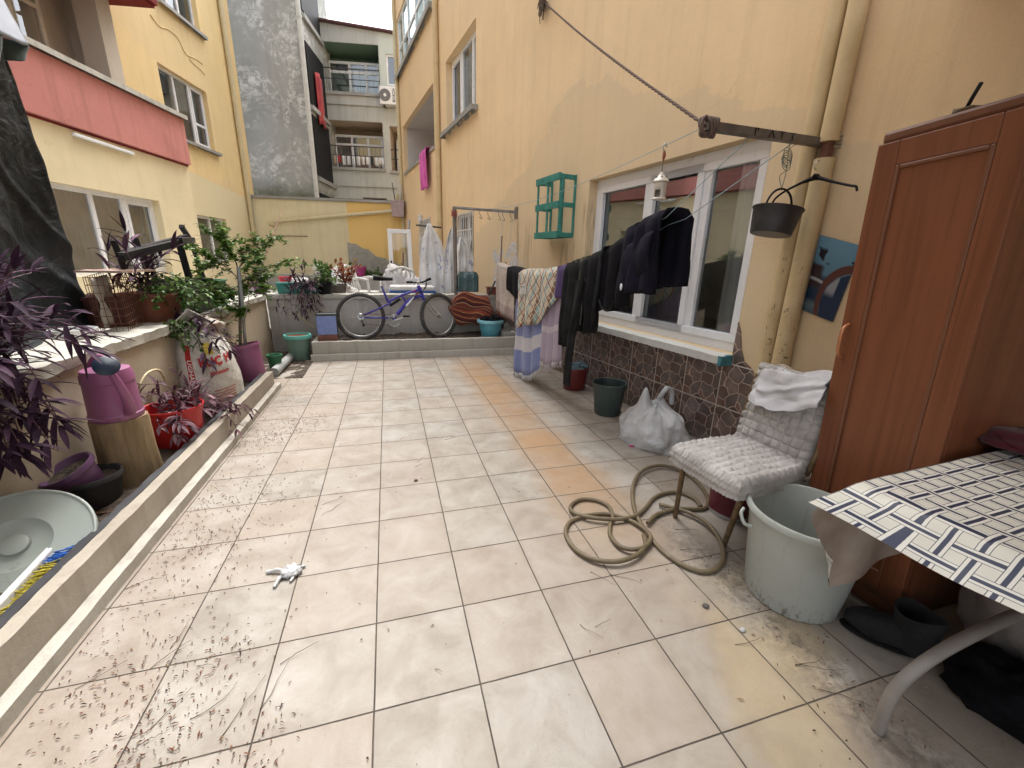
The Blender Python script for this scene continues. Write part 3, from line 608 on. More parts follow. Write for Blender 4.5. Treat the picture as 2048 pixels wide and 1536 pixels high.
def am(u, v): return L_*u+Vector((0, -.0222, v*.017))
for x0 in (.46, .40): pass
for u, segs in ((.64, [(0, -1, 0, 1), (0, 1, -.03, 1), (-.02, .2, -.02, .9)]), (.53, [(0, -1, -.025, 1), (-.025, 1, -.05, -1)]), (.42, [(0, -1, 0, 1), (.025, 1, -.025, 1)]), (.33, [(0, -1, 0, .6), (.02, 1, -.02, 1)])):
    m = MB()
    for a_, b_, c_, d2 in segs: m.bar(am(u+a_, b_), am(u+c_, d2), .004, .003)
    m.build('ink_mark', M['black_plastic'], arm)
t = thing('wire_tie', 'rusty wire binding the steel arm to the broken drainpipe', 'wire', base)
m = MB(); 
for k in range(4): m.tube([Vector((.02+.055*math.cos(a), -.01+.06*math.sin(a), .012*k-.02+.01*math.sin(a+k))) for a in [2*math.pi*i/14 for i in range(14)]], .0045, 5, closed=True)
m.build('wire', M['chrome'], t); MB().tube(cr([(.03, -.05, .02), (.09, -.12, .04), (.2, -.2, .12)], 5), .003, 5).build('loose_end', M['pipe_white'], t)
top = RW.w(2.05, .04, 4.14)
t = thing('guy_rope', 'dark twisted rope rising from the arm tip to a hook high on the wall', 'rope', tip)
v = top-tip; m = MB(); n_ = 260
for ph in (0, math.pi):
    m.tube([v*(i/n_)+Vector((0, 0, -.03*math.sin(math.pi*i/n_)))+.008*(Vector((1, 0, 0))*math.cos(i*.9+ph)+Vector((0, .5, .8))*math.sin(i*.9+ph))*.8 for i in range(n_+1)], .0068, 5)
m.build('rope', M['rope'], t, smooth=180)
m = MB(); random.seed(3)
for k in range(26):
    a = random.uniform(0, 6.28); q = v+Vector((random.uniform(-.05, .03), random.uniform(-.06, .06), random.uniform(-.03, .05))); l = random.uniform(.04, .2)
    m.tube(cr([v, q, q+Vector((random.uniform(-.04, .02), random.uniform(-.05, .03), -l))], 4), [.009*(1-.07*i) for i in range(9)], 4)
m.build('frayed_knot', M['rope'], t, smooth=180)

# drying cords and the laundry line
LN = [(1.2, Vector((1.82, 1.2, 1.63))), (1.3, Vector((1.8, 1.3, 1.60))), (1.45, Vector((1.79, 1.45, 1.575))), (1.75, Vector((1.77, 1.75, 1.445))), (2.1, Vector((1.75, 2.1, 1.35))), (2.65, Vector((1.69, 2.65, 1.25))), (3.0, Vector((1.65, 3.0, 1.215))), (3.5, Vector((1.6, 3.5, 1.2))), (4.1, Vector((1.59, 4.1, 1.225))), (4.8, Vector((1.6, 4.8, 1.28)))]
def lp(y): return interp(LN, y)
def ly(px):           # distance along the line whose top shows at this column
    a, b = 1.2, 5.2
    for _ in range(30):
        m_ = (a+b)/2
        if proj(lp(m_))[0] > px: a = m_
        else: b = m_
    return (a+b)/2
t = thing('clothesline', 'slack grey cords carrying the washing between the near steel arm and the far bracket', 'clothesline', yp(1505, 268, ax))
o0 = Vector(t.location); m = MB()
for att, off in ((yp(1505, 270, ax), -.07), (yp(1588, 284, ax), .07)):
    pts = [att]+[lp(y)+Vector((off, 0, .004)) for y in (1.3, 1.45, 2.1, 2.65, 3.0, 3.5, 4.1, 4.8)]+[Vector((1.75+off, 5.04, 1.55)), Vector((1.8+off, 5.05, 1.975))]
    m.tube([p-o0 for p in pts], .0026, 5)
m.build('cord', M['cable'], t, smooth=180)
a0 = yp(1400, 258, ax); fe = Vector((1.10, 5.3, 2.03))
t = thing('clothesline', 'thin bare cord running high across the wall from the arm tip to the far bracket', 'clothesline', a0)
MB().tube([(fe-a0)*(i/12)+Vector((0, 0, -.16*math.sin(math.pi*i/12))) for i in range(13)], .0022, 5).build('cord', M['cable'], t, smooth=180)

# ceramic lantern hanging on that cord
def cord_at(px):
    best = min(((abs(proj(a0+(fe-a0)*(i/400)+Vector((0, 0, -.16*math.sin(math.pi*i/400))))[0]-px), i) for i in range(401)))[1]; i = best
    return a0+(fe-a0)*(i/400)+Vector((0, 0, -.16*math.sin(math.pi*i/400)))
lq = cord_at(1330); dpt = (lq-CAM).dot(_f); mpp = dpt/F_PX
t = thing('lantern', 'small white ceramic tealight house hanging from the bare cord in front of the window', 'lantern', lq-Vector((0, 0, 100*mpp)))
H = lambda k: k*mpp
cer = plain('white_ceramic', (.58, .53, .46), .35, .12, 20, .1, dirt=(.3, .22, .15), da=.2)
def lant(a, r, z):
    return Vector((r*math.cos(a), r*math.sin(a), z))
m = MB(); n_ = 40; prof = [(H(13), 0), (H(14), H(1)), (H(13), H(3)), (H(11.5), H(4)), (H(11.5), H(10)), (H(11.5), H(18)), (H(12), H(26)), (H(11.8), H(33)), (H(11.5), H(34))]
m.lathe(prof, n_, cap0=True)
ai = math.atan2(CAM.y-lq.y, CAM.x-lq.x)-.35
fs = []
for f_ in m.f:
    if len(f_) == 4:
        c = sum((Vector(m.v[i]) for i in f_), Vector())/4; da = (math.atan2(c.y, c.x)-ai+math.pi) % (2*math.pi)-math.pi
        if abs(da) < .55 and H(5) < c.z < H(21): continue
    fs.append(f_)
m.f = fs; m.build('body', cer, t, smooth=40, solid=.003)
m = MB(); m.lathe([(H(16), H(33)), (H(16.5), H(34.5)), (H(13), H(39)), (H(8), H(44)), (H(4.5), H(48)), (H(4), H(50)), (H(1.5), H(52))], 28, cap0=True, cap1=True); m.build('roof', cer, t, smooth=40)
m = MB(); [m.blob((H(10.3)*math.cos(a), H(10.3)*math.sin(a), H(42)), H(1.6), H(1.6), H(1.6), amp=0, nu=8, nv=6) for a in [k*1.05 for k in range(6)]]; m.build('air_hole', M['black_plastic'], t)
MB().tube([(0, 0, H(51)), (0, 0, H(78))], H(.8), 5).build('string', M['rope'], t)
m = MB(); m.blob((0, 0, H(82)), H(3.5), H(3), H(9), 3, .3, nu=10, nv=8); m.build('bead', plain('brick_red_bead', (.30, .09, .05), .7), t, smooth=180)
m = MB(); m.tube([Vector((H(4)*math.cos(a), 0, H(97)+H(7)*math.sin(a))) for a in [k*.6 for k in range(10)]], H(1.2), 5); m.build('hook', M['chrome'], t, smooth=180)

# hanging basket and coat hanger
bx0, bx1 = yp(1512, 415, ax), yp(1598, 418, ax); bc = (bx0+bx1)/2; rr = (bx1.x-bx0.x)/2*.84; bz = yp(1552, 470, ax).z
t = thing('hanging_basket', 'black embossed plastic basket planter hanging from the steel arm', 'basket', (bc.x-.02, ax, bz), rot=(0, R(9), 0))
h_ = bc.z-bz; M['basket'] = (lambda q: q.fin(q.ramp(q.noise(6), [(.3, (.02, .02, .022)), (.7, (.045, .045, .05))]), .38, q.bump(q.noise(1, 1, vec=q.mapv((120, 120, 160))), 1., .004)))(NT('embossed_black'))
m = MB(); m.lathe([(rr*.80, 0), (rr*.82, .004), (rr*.90, h_*.5), (rr*.97, h_*.93), (rr*1.02, h_*.97), (rr*1.02, h_), (rr*.97, h_), (rr*.93, h_*.9), (rr*.7, .01)], 40, cap0=True, cap1=True); m.build('tub', M['basket'], t, smooth=50)
hz = yp(1555, 376, ax).z-bz; m = MB(); m.tube([Vector((-rr*.72*math.cos(a)*(1 if 1 else 0), 0, h_*.85+(hz-h_*.85)*max(0, math.sin(a))**.8)) for a in [math.pi*i/20 for i in range(21)]], .006, 6); m.build('handle', M['black_plastic'], t, smooth=180)
t2 = thing('tangled_cord', 'loose green cord loops tied under the steel arm above the basket', 'cord', (bc.x, ax, bz+hz)); L_ = yp(1580, 288, ax)-Vector((bc.x, ax, bz+hz)); m = MB()
m.tube(cr([(0, 0, 0), (L_.x*.4+.01, 0, L_.z*.4), (L_.x*.9, 0, L_.z*.8), L_], 6), .002, 5)
m.tube(cr([(0, 0, 0), (-.02, .01, .06), (.01, 0, .1), (-.03, .01, .15), (.0, -.01, .2), (.04, 0, L_.z)], 8), .0018, 5)
for k in range(5): m.tube([Vector((L_.x*(.8+.05*k)+.03*math.cos(a), .012*math.sin(a), L_.z-.05-.012*k+.035*math.sin(a))) for a in [2*math.pi*i/12 for i in range(12)]], .0018, 4, closed=True)
m.build('cord', plain('green_cord', (.12, .17, .15), .8), t2, smooth=180)
hp = [RW.wa(x, y, .17) for x, y in [(1543, 410), (1550, 398), (1566, 385), (1590, 372), (1612, 362), (1635, 356), (1668, 364), (1700, 371), (1712, 373), (1714, 382)]]
t = thing('coat_hanger', 'black plastic coat hanger hung behind the basket', 'hanger', hp[5]); m = MB(); P_ = [p-hp[5] for p in cr(hp, 5)]; m.tube(P_, [.0062+.006*math.exp(-((i/len(P_)-.5)/.1)**2) for i in range(len(P_))], 6); m.build('arms', M['black_plastic'], t, smooth=180)
m = MB(); c_ = Vector((-.01, 0, .005)); m.blob(c_, .03, .006, .016, 2, .1, nu=12, nv=8); m.build('centre_boss', M['black_plastic'], t, smooth=180)
m = MB(); m.tube([Vector((-.02+.018*math.cos(a), 0, .06+.022*math.sin(a))) for a in [math.pi*(-.5)-i*.28 for i in range(14)]], .0022, 5); m.build('hook', M['chrome'], t, smooth=180)

# ---------------------------------------------------------------- teal crate shelf on the wall
c0, c1 = RW.at(1128, 340, 0), RW.at(1140, 465, 0)
M['teal'] = plain('flaking_teal_wood', (.03, .20, .165), .7, .3, 25, .6, 60, dirt=(.20, .19, .15), da=.12, dsc=28)
dep = .22; cA, cB = RW.at(1072, 362, dep), RW.at(1119, 352, dep); za, zb_ = RW.at(1118, 468, dep).z, (cA.z+cB.z)/2+.02; Lx = (cA.x-cB.x)/2
t = thing('crate_shelf', 'teal painted wooden crate hung on end as an open shelf on the wall', 'shelf', RW.w((cA.x+cB.x)/2, 0, 0), RW.rz)
for z in (za, (za+zb_)/2, zb_-.03):
    m = MB(); m.box(-Lx, Lx, dep-.02, dep, z-.036, z+.036); m.box(-Lx, -Lx+.018, 0, dep-.021, z-.025, z+.025); m.box(Lx-.018, Lx, 0, dep-.021, z-.025, z+.025); m.jit(.003, 9, z); m.build('hoop_slat', M['teal'], t, bevel=.003)
for (x, y) in ((-Lx-.003, dep-.04), (Lx-.03, dep-.04), (0-.02, dep-.026), (-Lx-.003, .0), (Lx-.03, .0), (-.02, .0)):
    m = MB(); m.box(x, x+.036, y, y+.014 if y > .1 else .014, za-.02, zb_); m.jit(.003, 6, x*9+y); m.build('upright_slat', M['teal'], t, bevel=.003)
m = MB(); m.box(-Lx+.02, Lx-.02, .02, dep-.025, za-.03, za-.018); m.build('base_slat', M['teal'], t); m = MB()
m.tube(cr([(-.1, .15, za), (0, .2, za+.05), (.08, .12, za+.02), (.02, .1, za), (-.08, .16, za+.03)], 6, True), .003, 5, closed=True); m.build('old_wire', M['rust'], t)

# ---------------------------------------------------------------- far bracket with post
pw = RW.w(2.74, 0, 1.99); ptip = Vector((1.08, 5.3, 2.04))
t = thing('clothesline_bracket', 'far steel drying bracket with an upright post standing on the retaining wall', 'pole', (1.11, 5.5, .8))
o = Vector(t.location); MB().bar(pw-o, ptip-o+Vector((0, .2, 0)), .035, .035).build('arm', M['steel'], t); MB().tube([(0, 0, .0), Vector((-.01, 0, 1.24))], .028, 12).build('post', M['steel'], t, smooth=60)
m = MB()
for k in range(4): m.tube([Vector((-.01+.04*math.cos(a), .0+.04*math.sin(a), 1.13+.022*k+.01*math.sin(a))) for a in [2*math.pi*i/12 for i in range(12)]], .007, 5, closed=True)
m.build('binding', plain('red_cord', (.35, .08, .07), .8), t, smooth=180)
m = MB(); d_ = (pw-o)-(ptip-o)
for k in (.42, .55, .72, .78, .9):
    c = ptip-o+Vector((0, .2, 0))+((pw-o)-(ptip-o+Vector((0, .2, 0))))*k; m.tube(cr([c, c+Vector((.01, .01, -.06)), c+Vector((.04, 0, -.12)), c+Vector((.0, .02, -.08-.05*k))], 5), .004, 5)
m.build('cord_end', M['rope'], t, smooth=180)
t = thing('floor_flange', 'steel flange fixing the far bracket to the wall', 'bracket', RW.w(2.74, 0, 1.99), RW.rz); MB().box(-.05, .05, 0, .012, -.09, .07).build('plate', M['steel'], t, bevel=.002)

# ---------------------------------------------------------------- laundry
def zfor(y, x, py):
    a, b = -.3, 2.2
    for _ in range(30):
        m_ = (a+b)/2
        if proj((x, y, m_))[1] > py: a = m_
        else: b = m_
    return (a+b)/2
def drape(name, label, cat, cols, mat, back=.5, w=.07, fo=0, folds=5, amp=.02, thick=.004, lift=.012, nv=26, nu=60, group=None, seed=0, top=None, parts=None):
    """cols: (column px of the hem, px row of the hem) read along the front; the sheet hangs over both cords"""
    tab = []
    for cx, py in cols:
        y = ly(cx) if top is None else top(cx); tab.append((y, max(.012, zfor(y, lp(y).x-w-fo, py))))
    tab.sort(); y0, y1 = tab[0][0], tab[-1][0]; m = MB()
    org = lp((y0+y1)/2); o = Vector((org.x, org.y, org.z))
    def fn(u, v):
        y = lerp(y0, y1, u); c = lp(y); zb = interp(tab, y); D = c.z-zb; Db = D*back; hw = w*(1+fo*2)
        tot = D+2*hw+Db; s_ = v*tot
        fz = math.sin(u*folds*6.283+seed+1.3*nz(u*3, seed))*(.6+.8*abs(nz(u*4, seed+9)))
        if s_ < D: z = zb+s_; x = -w-fo; k = (D-s_)/max(D, .01)
        elif s_ < D+2*hw: q = (s_-D)/(2*hw); z = c.z+lift+.016*math.sin(math.pi*q); x = lerp(-w-fo, w+fo, q); k = 0
        else: z = c.z-(s_-D-2*hw); x = w+fo; k = (s_-D-2*hw)/max(Db, .01)
        kk = min(1, .25+k); n1 = nz(y*5, z*3, seed)*.018
        x += amp*fz*kk+n1*kk*1.3; y += .5*amp*math.cos(u*folds*6.283+seed)*kk+.008*nz(y*9, z*6, seed+3); z += .012*nz(y*11, x*9, seed)*k
        return Vector((c.x+x, y, z))-o
    m.grid(fn, nu, nv); ob = m.build(name, mat, None, smooth=180, loc=o, solid=thick)
    tag(ob, label, cat, group); return ob, fn, tab
def gar(name, label, cat, parts_first=None, **k): pass
M['black_cloth'] = fabric('black_cotton', (.004, .0038, .005), (.011, .010, .013), bump=.8, sheen=0); M['fleece'] = fabric('charcoal_fleece', (.008, .0085, .009), (.020, .020, .021), sc=9, bs=120, bump=.9, sheen=0)
M['navy_cloth'] = fabric('navy_black_cotton', (.006, .0055, .011), (.015, .014, .024), sheen=0); M['olive'] = fabric('olive_cloth', (.05, .05, .025), sheen=.1); M['plum'] = fabric('plum_cloth', (.05, .03, .10), (.09, .06, .15), sheen=.1)
M['beige_towel'] = fabric('beige_towel', (.36, .29, .24), (.48, .40, .34), sc=25, bs=300, bump=1, extra=lambda t, col: t.mix(t.ss(t.xyz(t.tc.outputs['UV'])[1], .12, .10), col, (.26, .19, .17)))
def stripes_v(stops, src=1, sc=1):
    def f(t, col):
        v = t.xyz(t.tc.outputs['UV'])[src]; v = t.math('FRACT', t.math('MULTIPLY', v, sc)); c = t.ramp(v, stops, 'CONSTANT'); return t.mix(t.math('MULTIPLY', t.noise(30), .3), c, C(stops[0][1], .6))
    return f
def wn(v): return v
M['blue_towel'] = fabric('blue_cotton_towel', (.20, .24, .44), sc=20, extra=stripes_v([(0, (.19, .23, .43)), (.14, (.55, .54, .56)), (.22, (.20, .24, .42)), (.24, (.19, .22, .40))]))
M['lilac_towel'] = fabric('lilac_cotton_towel', (.30, .25, .33), sc=20, extra=stripes_v([(0, (.38, .32, .39)), (.2, (.50, .45, .50)), (.24, (.34, .28, .36))]))
def blanket(t, col):
    X, Y, Z = t.xyz(); b = t.math('FRACT', t.math('MULTIPLY', t.math('ADD', Y, t.math('MULTIPLY', Z, .35)), 3.6)); col = t.ramp(b, [(0, (.55, .47, .33)), (.22, (.20, .34, .34)), (.45, (.17, .10, .06)), (.6, (.52, .44, .32)), (.8, (.24, .36, .36))], 'CONSTANT')
    for (ky, kz, s_, c, w) in ((1, 1, 13, (.60, .52, .4), .09), (1, -1, 13, (.60, .52, .4), .09), (1, 1, 7, (.22, .06, .03), .06), (1, -1, 7, (.22, .06, .03), .06)):
        d = t.math('FRACT', t.math('MULTIPLY', t.math('ADD', t.math('MULTIPLY', Y, ky), t.math('MULTIPLY', Z, kz)), s_)); col = t.mix(t.ss(t.math('ABSOLUTE', t.math('SUBTRACT', d, .5)), w, w-.03), col, c)
    return col
M['blanket'] = fabric('patterned_blanket', (.5, .45, .35), sc=9, extra=blanket)
def fringe(ob, fn, tab, mat, n, l=.05, seed=0):
    m = MB(); random.seed(seed)
    for i in range(n):
        u = (i+.5)/n; p = Vector(fn(u, 0)); l_ = l*random.uniform(.7, 1.1); l_ = min(l_, max(.012, (p+Vector(ob.location)).z-.004))
        q = p+Vector((random.uniform(-.012, .012), random.uniform(-.014, .014), -l_)); m.tube([p+Vector((0, 0, .006)), (p+q)/2+Vector((random.uniform(-.006, .006), random.uniform(-.006, .006), 0)), q], [.004, .003, .0045], 5)
    return m.build('fringe', mat, ob, smooth=180)
ob, fn, tab = drape('towel', 'pinkish beige bath towel at the far end of the washing line', 'towel', [(1003, 622), (1020, 630), (1043, 645)], M['beige_towel'], .8, folds=1.5, amp=.015)
ob, fn, tab = drape('towel', 'blue towel with a white stripe and tassels hanging lowest on the line', 'towel', [(1048, 742), (1065, 750), (1085, 752), (1100, 735)], M['blue_towel'], .6, folds=2.6, amp=.03, seed=2)
fringe(ob, fn, tab, fabric('white_fringe', (.55, .54, .55)), 44, .06, 3)
ob, fn, tab = drape('towel', 'lilac towel with pale tassels between the blue towel and the dark trousers', 'towel', [(1102, 722), (1120, 730), (1150, 722)], M['lilac_towel'], .6, folds=3.4, amp=.028, seed=5)
fringe(ob, fn, tab, fabric('lilac_fringe', (.48, .43, .45)), 48, .06, 4)
ob, fn, tab = drape('blanket', 'cream, teal and brown crisscross patterned throw on the line', 'blanket', [(1058, 655), (1075, 648), (1095, 650), (1112, 636), (1128, 610), (1140, 598)], M['blanket'], .7, w=.08, fo=.035, folds=2.3, amp=.022, thick=.008, lift=.03, seed=8)
ob, fn, tab = drape('jersey', 'small black sports top with three white stripes hanging between the beige towel and the throw', 'garment', [(1030, 578), (1040, 590), (1050, 598), (1062, 590)], M['black_cloth'], .9, w=.08, fo=.015, folds=1.2, amp=.015, lift=.03, seed=3)
E_ = []
o = Vector(ob.location)
def on_line_front(px, py, x): return xp(px, py, x)
m = MB()
for k in range(3):
    pts = [xp(1040.5+k*4.2+dx, py, 1.472) for dx, py in ((0, 575), (3, 575), (1, 588), (-2, 588))]
    m.add([p-o for p in pts]+[p-o+Vector((.002, 0, 0)) for p in pts], [(0, 1, 2, 3), (7, 6, 5, 4), (0, 4, 5, 1), (1, 5, 6, 2), (2, 6, 7, 3), (3, 7, 4, 0)])
for k in range(3):
    pts = [xp(x_, y_, 1.472) for x_, y_ in ((1041+k*3.4, 572), (1043.6+k*3.4, 572), (1043.6+k*3.4, 570-k*1.6), (1041+k*3.4, 571-k*1.8))]
    m.add([p-o for p in pts]+[p-o+Vector((.002, 0, 0)) for p in pts], [(0, 1, 2, 3), (7, 6, 5, 4)])
m.build('stripe_badge', plain('white_print', (.6, .6, .6), .7, .05), ob)
drape('shirt', 'plum coloured shirt bunched on the line beside the throw', 'garment', [(1135, 592), (1150, 600), (1168, 590), (1178, 575)], M['plum'], .6, w=.09, fo=.02, folds=2.4, amp=.028, lift=.03, seed=11)
ob, _, _ = drape('shirt', 'olive green garment bunched between the plum and black ones', 'garment', [(1172, 580), (1185, 592), (1198, 575)], M['olive'], .8, w=.09, fo=.03, folds=2, amp=.02, lift=.035, seed=14)
# trousers leg
def solid_leg(name, label, a_px, mat, x, seed=0, r0=.06, r1=.05, parent=None):
    pts = [xp(px, py, x) for px, py in a_px]; pts = [Vector((p.x, p.y, max(p.z, .015))) for p in pts]; o = pts[0]; P = cr([p-o for p in pts], 8); N = len(P); m = MB()
    def fn(u, v):
        i = min(N-1, int(v*(N-1))); p = P[i]; a = 2*math.pi*u; r = lerp(r0, r1, v)*(1+.2*math.sin(3*a+v*5+seed)+.12*nz(u*6, v*7, seed))
        return p+Vector((math.cos(a)*r*.4, math.sin(a)*r, .0))
    m.grid(fn, 24, N-1, closed_u=True); ob = m.build(name, mat, parent, smooth=180, loc=o if parent is None else None); return ob
tl = solid_leg('trousers', '', [(1162, 560), (1156, 600), (1146, 650), (1138, 710), (1134, 770)], M['fleece'], 1.5, 2, .055, .05)
tag(tl, 'charcoal trouser leg hanging down almost to the red tub', 'garment')
ob, _, _ = drape('fleece_jacket', 'black fleece with zip and cord loop hanging low over the tiled wall', 'garment', [(1158, 690), (1172, 695), (1186, 672), (1196, 660), (1215, 668), (1232, 665), (1240, 640)], M['fleece'], .6, w=.1, fo=.03, folds=4, amp=.045, thick=.012, lift=.025, seed=17)
oo = Vector(ob.location); m = MB(); m.tube([p-oo for p in cr([xp(x_, y_, 1.53) for x_, y_ in ((1198, 600), (1203, 615), (1215, 622), (1224, 615), (1226, 600))], 6)], .006, 6); m.build('cord_loop', M['fleece'], ob, smooth=180)
m = MB(); m.tube([p-oo for p in cr([xp(x_, y_, 1.545) for x_, y_ in ((1170, 560), (1165, 590), (1163, 620), (1160, 650))], 6)], .004, 4); m.build('zip', M['steel'], ob, smooth=180)
ob, _, _ = drape('hoodie', 'black hooded top folded over the cords near the window', 'garment', [(1196, 640), (1215, 630), (1240, 618), (1262, 622), (1285, 616), (1300, 612)], M['black_cloth'], .7, w=.09, fo=.025, folds=4, amp=.045, thick=.01, lift=.03, seed=21)
oo = Vector(ob.location); m = MB(); m.blob(xp(1242, 574, 1.615)-oo, .006, .014, .024, 1, .1, nu=8, nv=6); m.build('reflective_tag', M['pvc'], ob, smooth=180)
ob, _, _ = drape('jacket', 'navy black jacket, nearest and largest of the dark garments', 'garment', [(1280, 590), (1300, 588), (1325, 586), (1350, 588), (1356, 586)], M['navy_cloth'], .9, w=.09, fo=.025, folds=3.2, amp=.045, thick=.012, lift=.04, seed=25)
oo = Vector(ob.location); m = MB()
m.grid(lambda u, v: Vector((1.665-.025*math.sin(v*3.1)-.01*math.sin(u*9), lerp(1.30, 1.60, u), lerp(1.30, 1.53, v)-.09*u))-oo, 14, 10); m.build('sleeve', M['navy_cloth'], ob, smooth=180, solid=.012)
# ---------------------------------------------------------------- wardrobe
def wood():
    t = NT('cherry_veneer'); v = t.mapv((9, 9, .5)); n_ = t.noise(1.2, 6, .6, vec=v, dist=.6); n2 = t.noise(1., 3, .6, vec=t.mapv((2.2, 2.2, .25)))
    col = t.ramp(n_, [(.32, (.115, .038, .016)), (.48, (.18, .060, .026)), (.7, (.225, .080, .036))]); col = t.mix(t.math('MULTIPLY', n2, .45), col, (.12, .042, .018)); f2 = t.noise(1, 3, .7, vec=t.mapv((70, 70, 1.2))); col = t.mix(t.math('MULTIPLY', t.ss(f2, .5, .75), .5), col, (.075, .026, .012)); st_ = t.math('MULTIPLY', t.ss(t.xyz()[2], .22, .02), t.ss(t.noise(5, 5), .35, .65)); col = t.mix(st_, col, (.05, .03, .02)); return t.fin(col, t.math('ADD', t.math('MULTIPLY', t.noise(4, 6, .7), .3), .28), t.bump(t.noise(1, 4, vec=t.mapv((160, 160, 4))), .12, .001), spec=.3)
M['wood'] = wood(); M['wood_frame'] = plain('brown_moulding', (.145, .054, .024), .42, .15, 3, .1)
wd = thing('wardrobe', 'tall cherry veneer wardrobe with a moulded door leaning against the wall', 'wardrobe', (1.94, .235, .0), rot=(R(-2.7), 0, 0))
HT, WD, DP = 1.80, .425, .56      # local: x to the wall, y negative = towards the camera
m = MB(); m.box(.022, DP, -WD, 0, .0, HT); m.build('carcass', M['wood'], wd, bevel=.002)
m = MB(); s_ = .075
m.box(0, .02, -WD, -WD+s_, .06, HT-.004); m.box(0, .02, -s_, 0, .06, HT-.004); m.box(0, .02, -WD+s_, -s_, HT-.09, HT-.004); m.box(0, .02, -WD+s_, -s_, .06, .15)
m.build('door_frame', M['wood'], wd, bevel=.004)
m = MB(); g0 = .008
for (a, b, c, d) in ((-WD+s_, -WD+s_+.014, .15, HT-.09), (-s_-.014, -s_, .15, HT-.09), (-WD+s_+.014, -s_-.014, HT-.104, HT-.09), (-WD+s_+.014, -s_-.014, .15, .164)): m.box(-.001, .012, a, b, c, d)
m.build('door_moulding', M['wood_frame'], wd, bevel=.004)
MB().box(.008, .019, -WD+s_+.002, -s_-.002, .152, HT-.092).build('door_panel', M['wood'], wd)
MB().box(.03, DP+.01, -WD-.02, .012, HT+.002, HT+.045).build('cornice', M['wood_frame'], wd, bevel=.012)
MB().box(.008, .03, -WD, 0, .0, .055).build('plinth', M['wood_frame'], wd, bevel=.003)
MB().tube(cr([(0, -.03, .98), (-.028, -.03, 1.0), (-.034, -.03, 1.05), (-.028, -.03, 1.10), (0, -.03, 1.12)], 6), [.007]*25, 8).build('handle', plain('orange_brass_handle', (.45, .18, .08), .3, .1, metal=.4), wd, smooth=180)
sp = xp(1925, 225, 2.05); se = xp(1963, 165, 2.02); t = thing('stick', 'thin dark stick poking up from the top of the wardrobe', 'stick', sp); MB().tube([(0, 0, -.02), (se-sp)*.5+Vector((.002, 0, 0)), se-sp], .006, 6).build('shaft', M['black_plastic'], t, smooth=180)
m = MB(); m.blob((.03, -.01, .0), .06, .05, .02, 4, .4, nu=12, nv=8); m.build('rag', fabric('brown_rag', (.13, .09, .05)), t, smooth=180)

# ---------------------------------------------------------------- picture
def m_pic():
    t = NT('seaside_view_print'); u, v, _ = t.xyz(t.tc.outputs['UV']); w = t.math('MULTIPLY', t.math('SUBTRACT', t.noise(5, 4), .5), .12); vv = t.math('ADD', v, w); uu = t.math('ADD', u, w)
    col = t.ramp(vv, [(0, (.05, .09, .12)), (.12, (.10, .15, .17)), (.2, (.012, .03, .06)), (.5, (.02, .05, .10)), (.56, (.10, .21, .30)), (1, (.13, .27, .38))])
    land = t.math('MULTIPLY', t.ss(uu, .45, .3), t.math('MULTIPLY', t.ss(vv, .68, .64), t.ss(vv, .3, .4))); col = t.mix(land, col, (.04, .025, .03))
    sea = t.math('MULTIPLY', t.ss(uu, .62, .5), t.math('MULTIPLY', t.ss(vv, .48, .46), t.ss(vv, .42, .45))); col = t.mix(sea, col, (.35, .38, .4))
    r = t.math('SQRT', t.math('ADD', t.math('POWER', t.math('MULTIPLY', t.math('SUBTRACT', uu, 1.12), .8), 2), t.math('POWER', t.math('SUBTRACT', vv, .15), 2)))
    arc = t.math('MULTIPLY', t.ss(t.math('ABSOLUTE', t.math('SUBTRACT', r, .56)), .07, .05), 1); col = t.mix(arc, col, (.10, .035, .03))
    inn = t.ss(r, .50, .47); col = t.mix(inn, col, (.012, .028, .07)); wn_ = t.math('MULTIPLY', inn, t.math('MULTIPLY', t.ss(uu, .84, .8), t.ss(vv, .28, .4))); col = t.mix(t.math('MULTIPLY', wn_, .7), col, (.4, .42, .45))
    bd = t.ramp(t.noise(9, 2), [(.66, 0.), (.68, 1.)]); col = t.mix(t.math('MULTIPLY', bd, t.math('MULTIPLY', t.ss(vv, .68, .72), t.ss(vv, .9, .85))), col, (.01, .01, .02))
    return t.fin(col, .25)
ppx = [(1640, 470), (1708, 489), (1664, 644), (1604, 620)]; pc = [RW.at(x, y, .012) for x, y in ppx]; pc[1] = RW.at(1724, 492, .012); pc[2] = RW.at(1697, 640, .012); pc[2] = Vector((RW.at(1664, 644, .012).x, .012, RW.at(1664, 644, .012).z))
pic = thing('picture', 'unframed blue seaside picture hung askew beside the drainpipes', 'picture', RW.w(pc[0].x, 0, pc[0].z), RW.rz); o = Vector((pc[0].x, 0, pc[0].z))
m = MB(); P_ = [p-o for p in pc]; Q_ = [p-Vector((0, .01, 0)) for p in P_]; m.add(P_+Q_, [(3, 2, 1, 0), (4, 5, 6, 7), (0, 1, 5, 4), (1, 2, 6, 5), (2, 3, 7, 6), (3, 0, 4, 7)]); m.f[0] = (0, 3, 2, 1); m.f[0] = (0, 1, 2, 3); m.uv = {0: ((0, 1), (1, 1), (1, 0), (0, 0))}; m.build('print', m_pic(), pic)

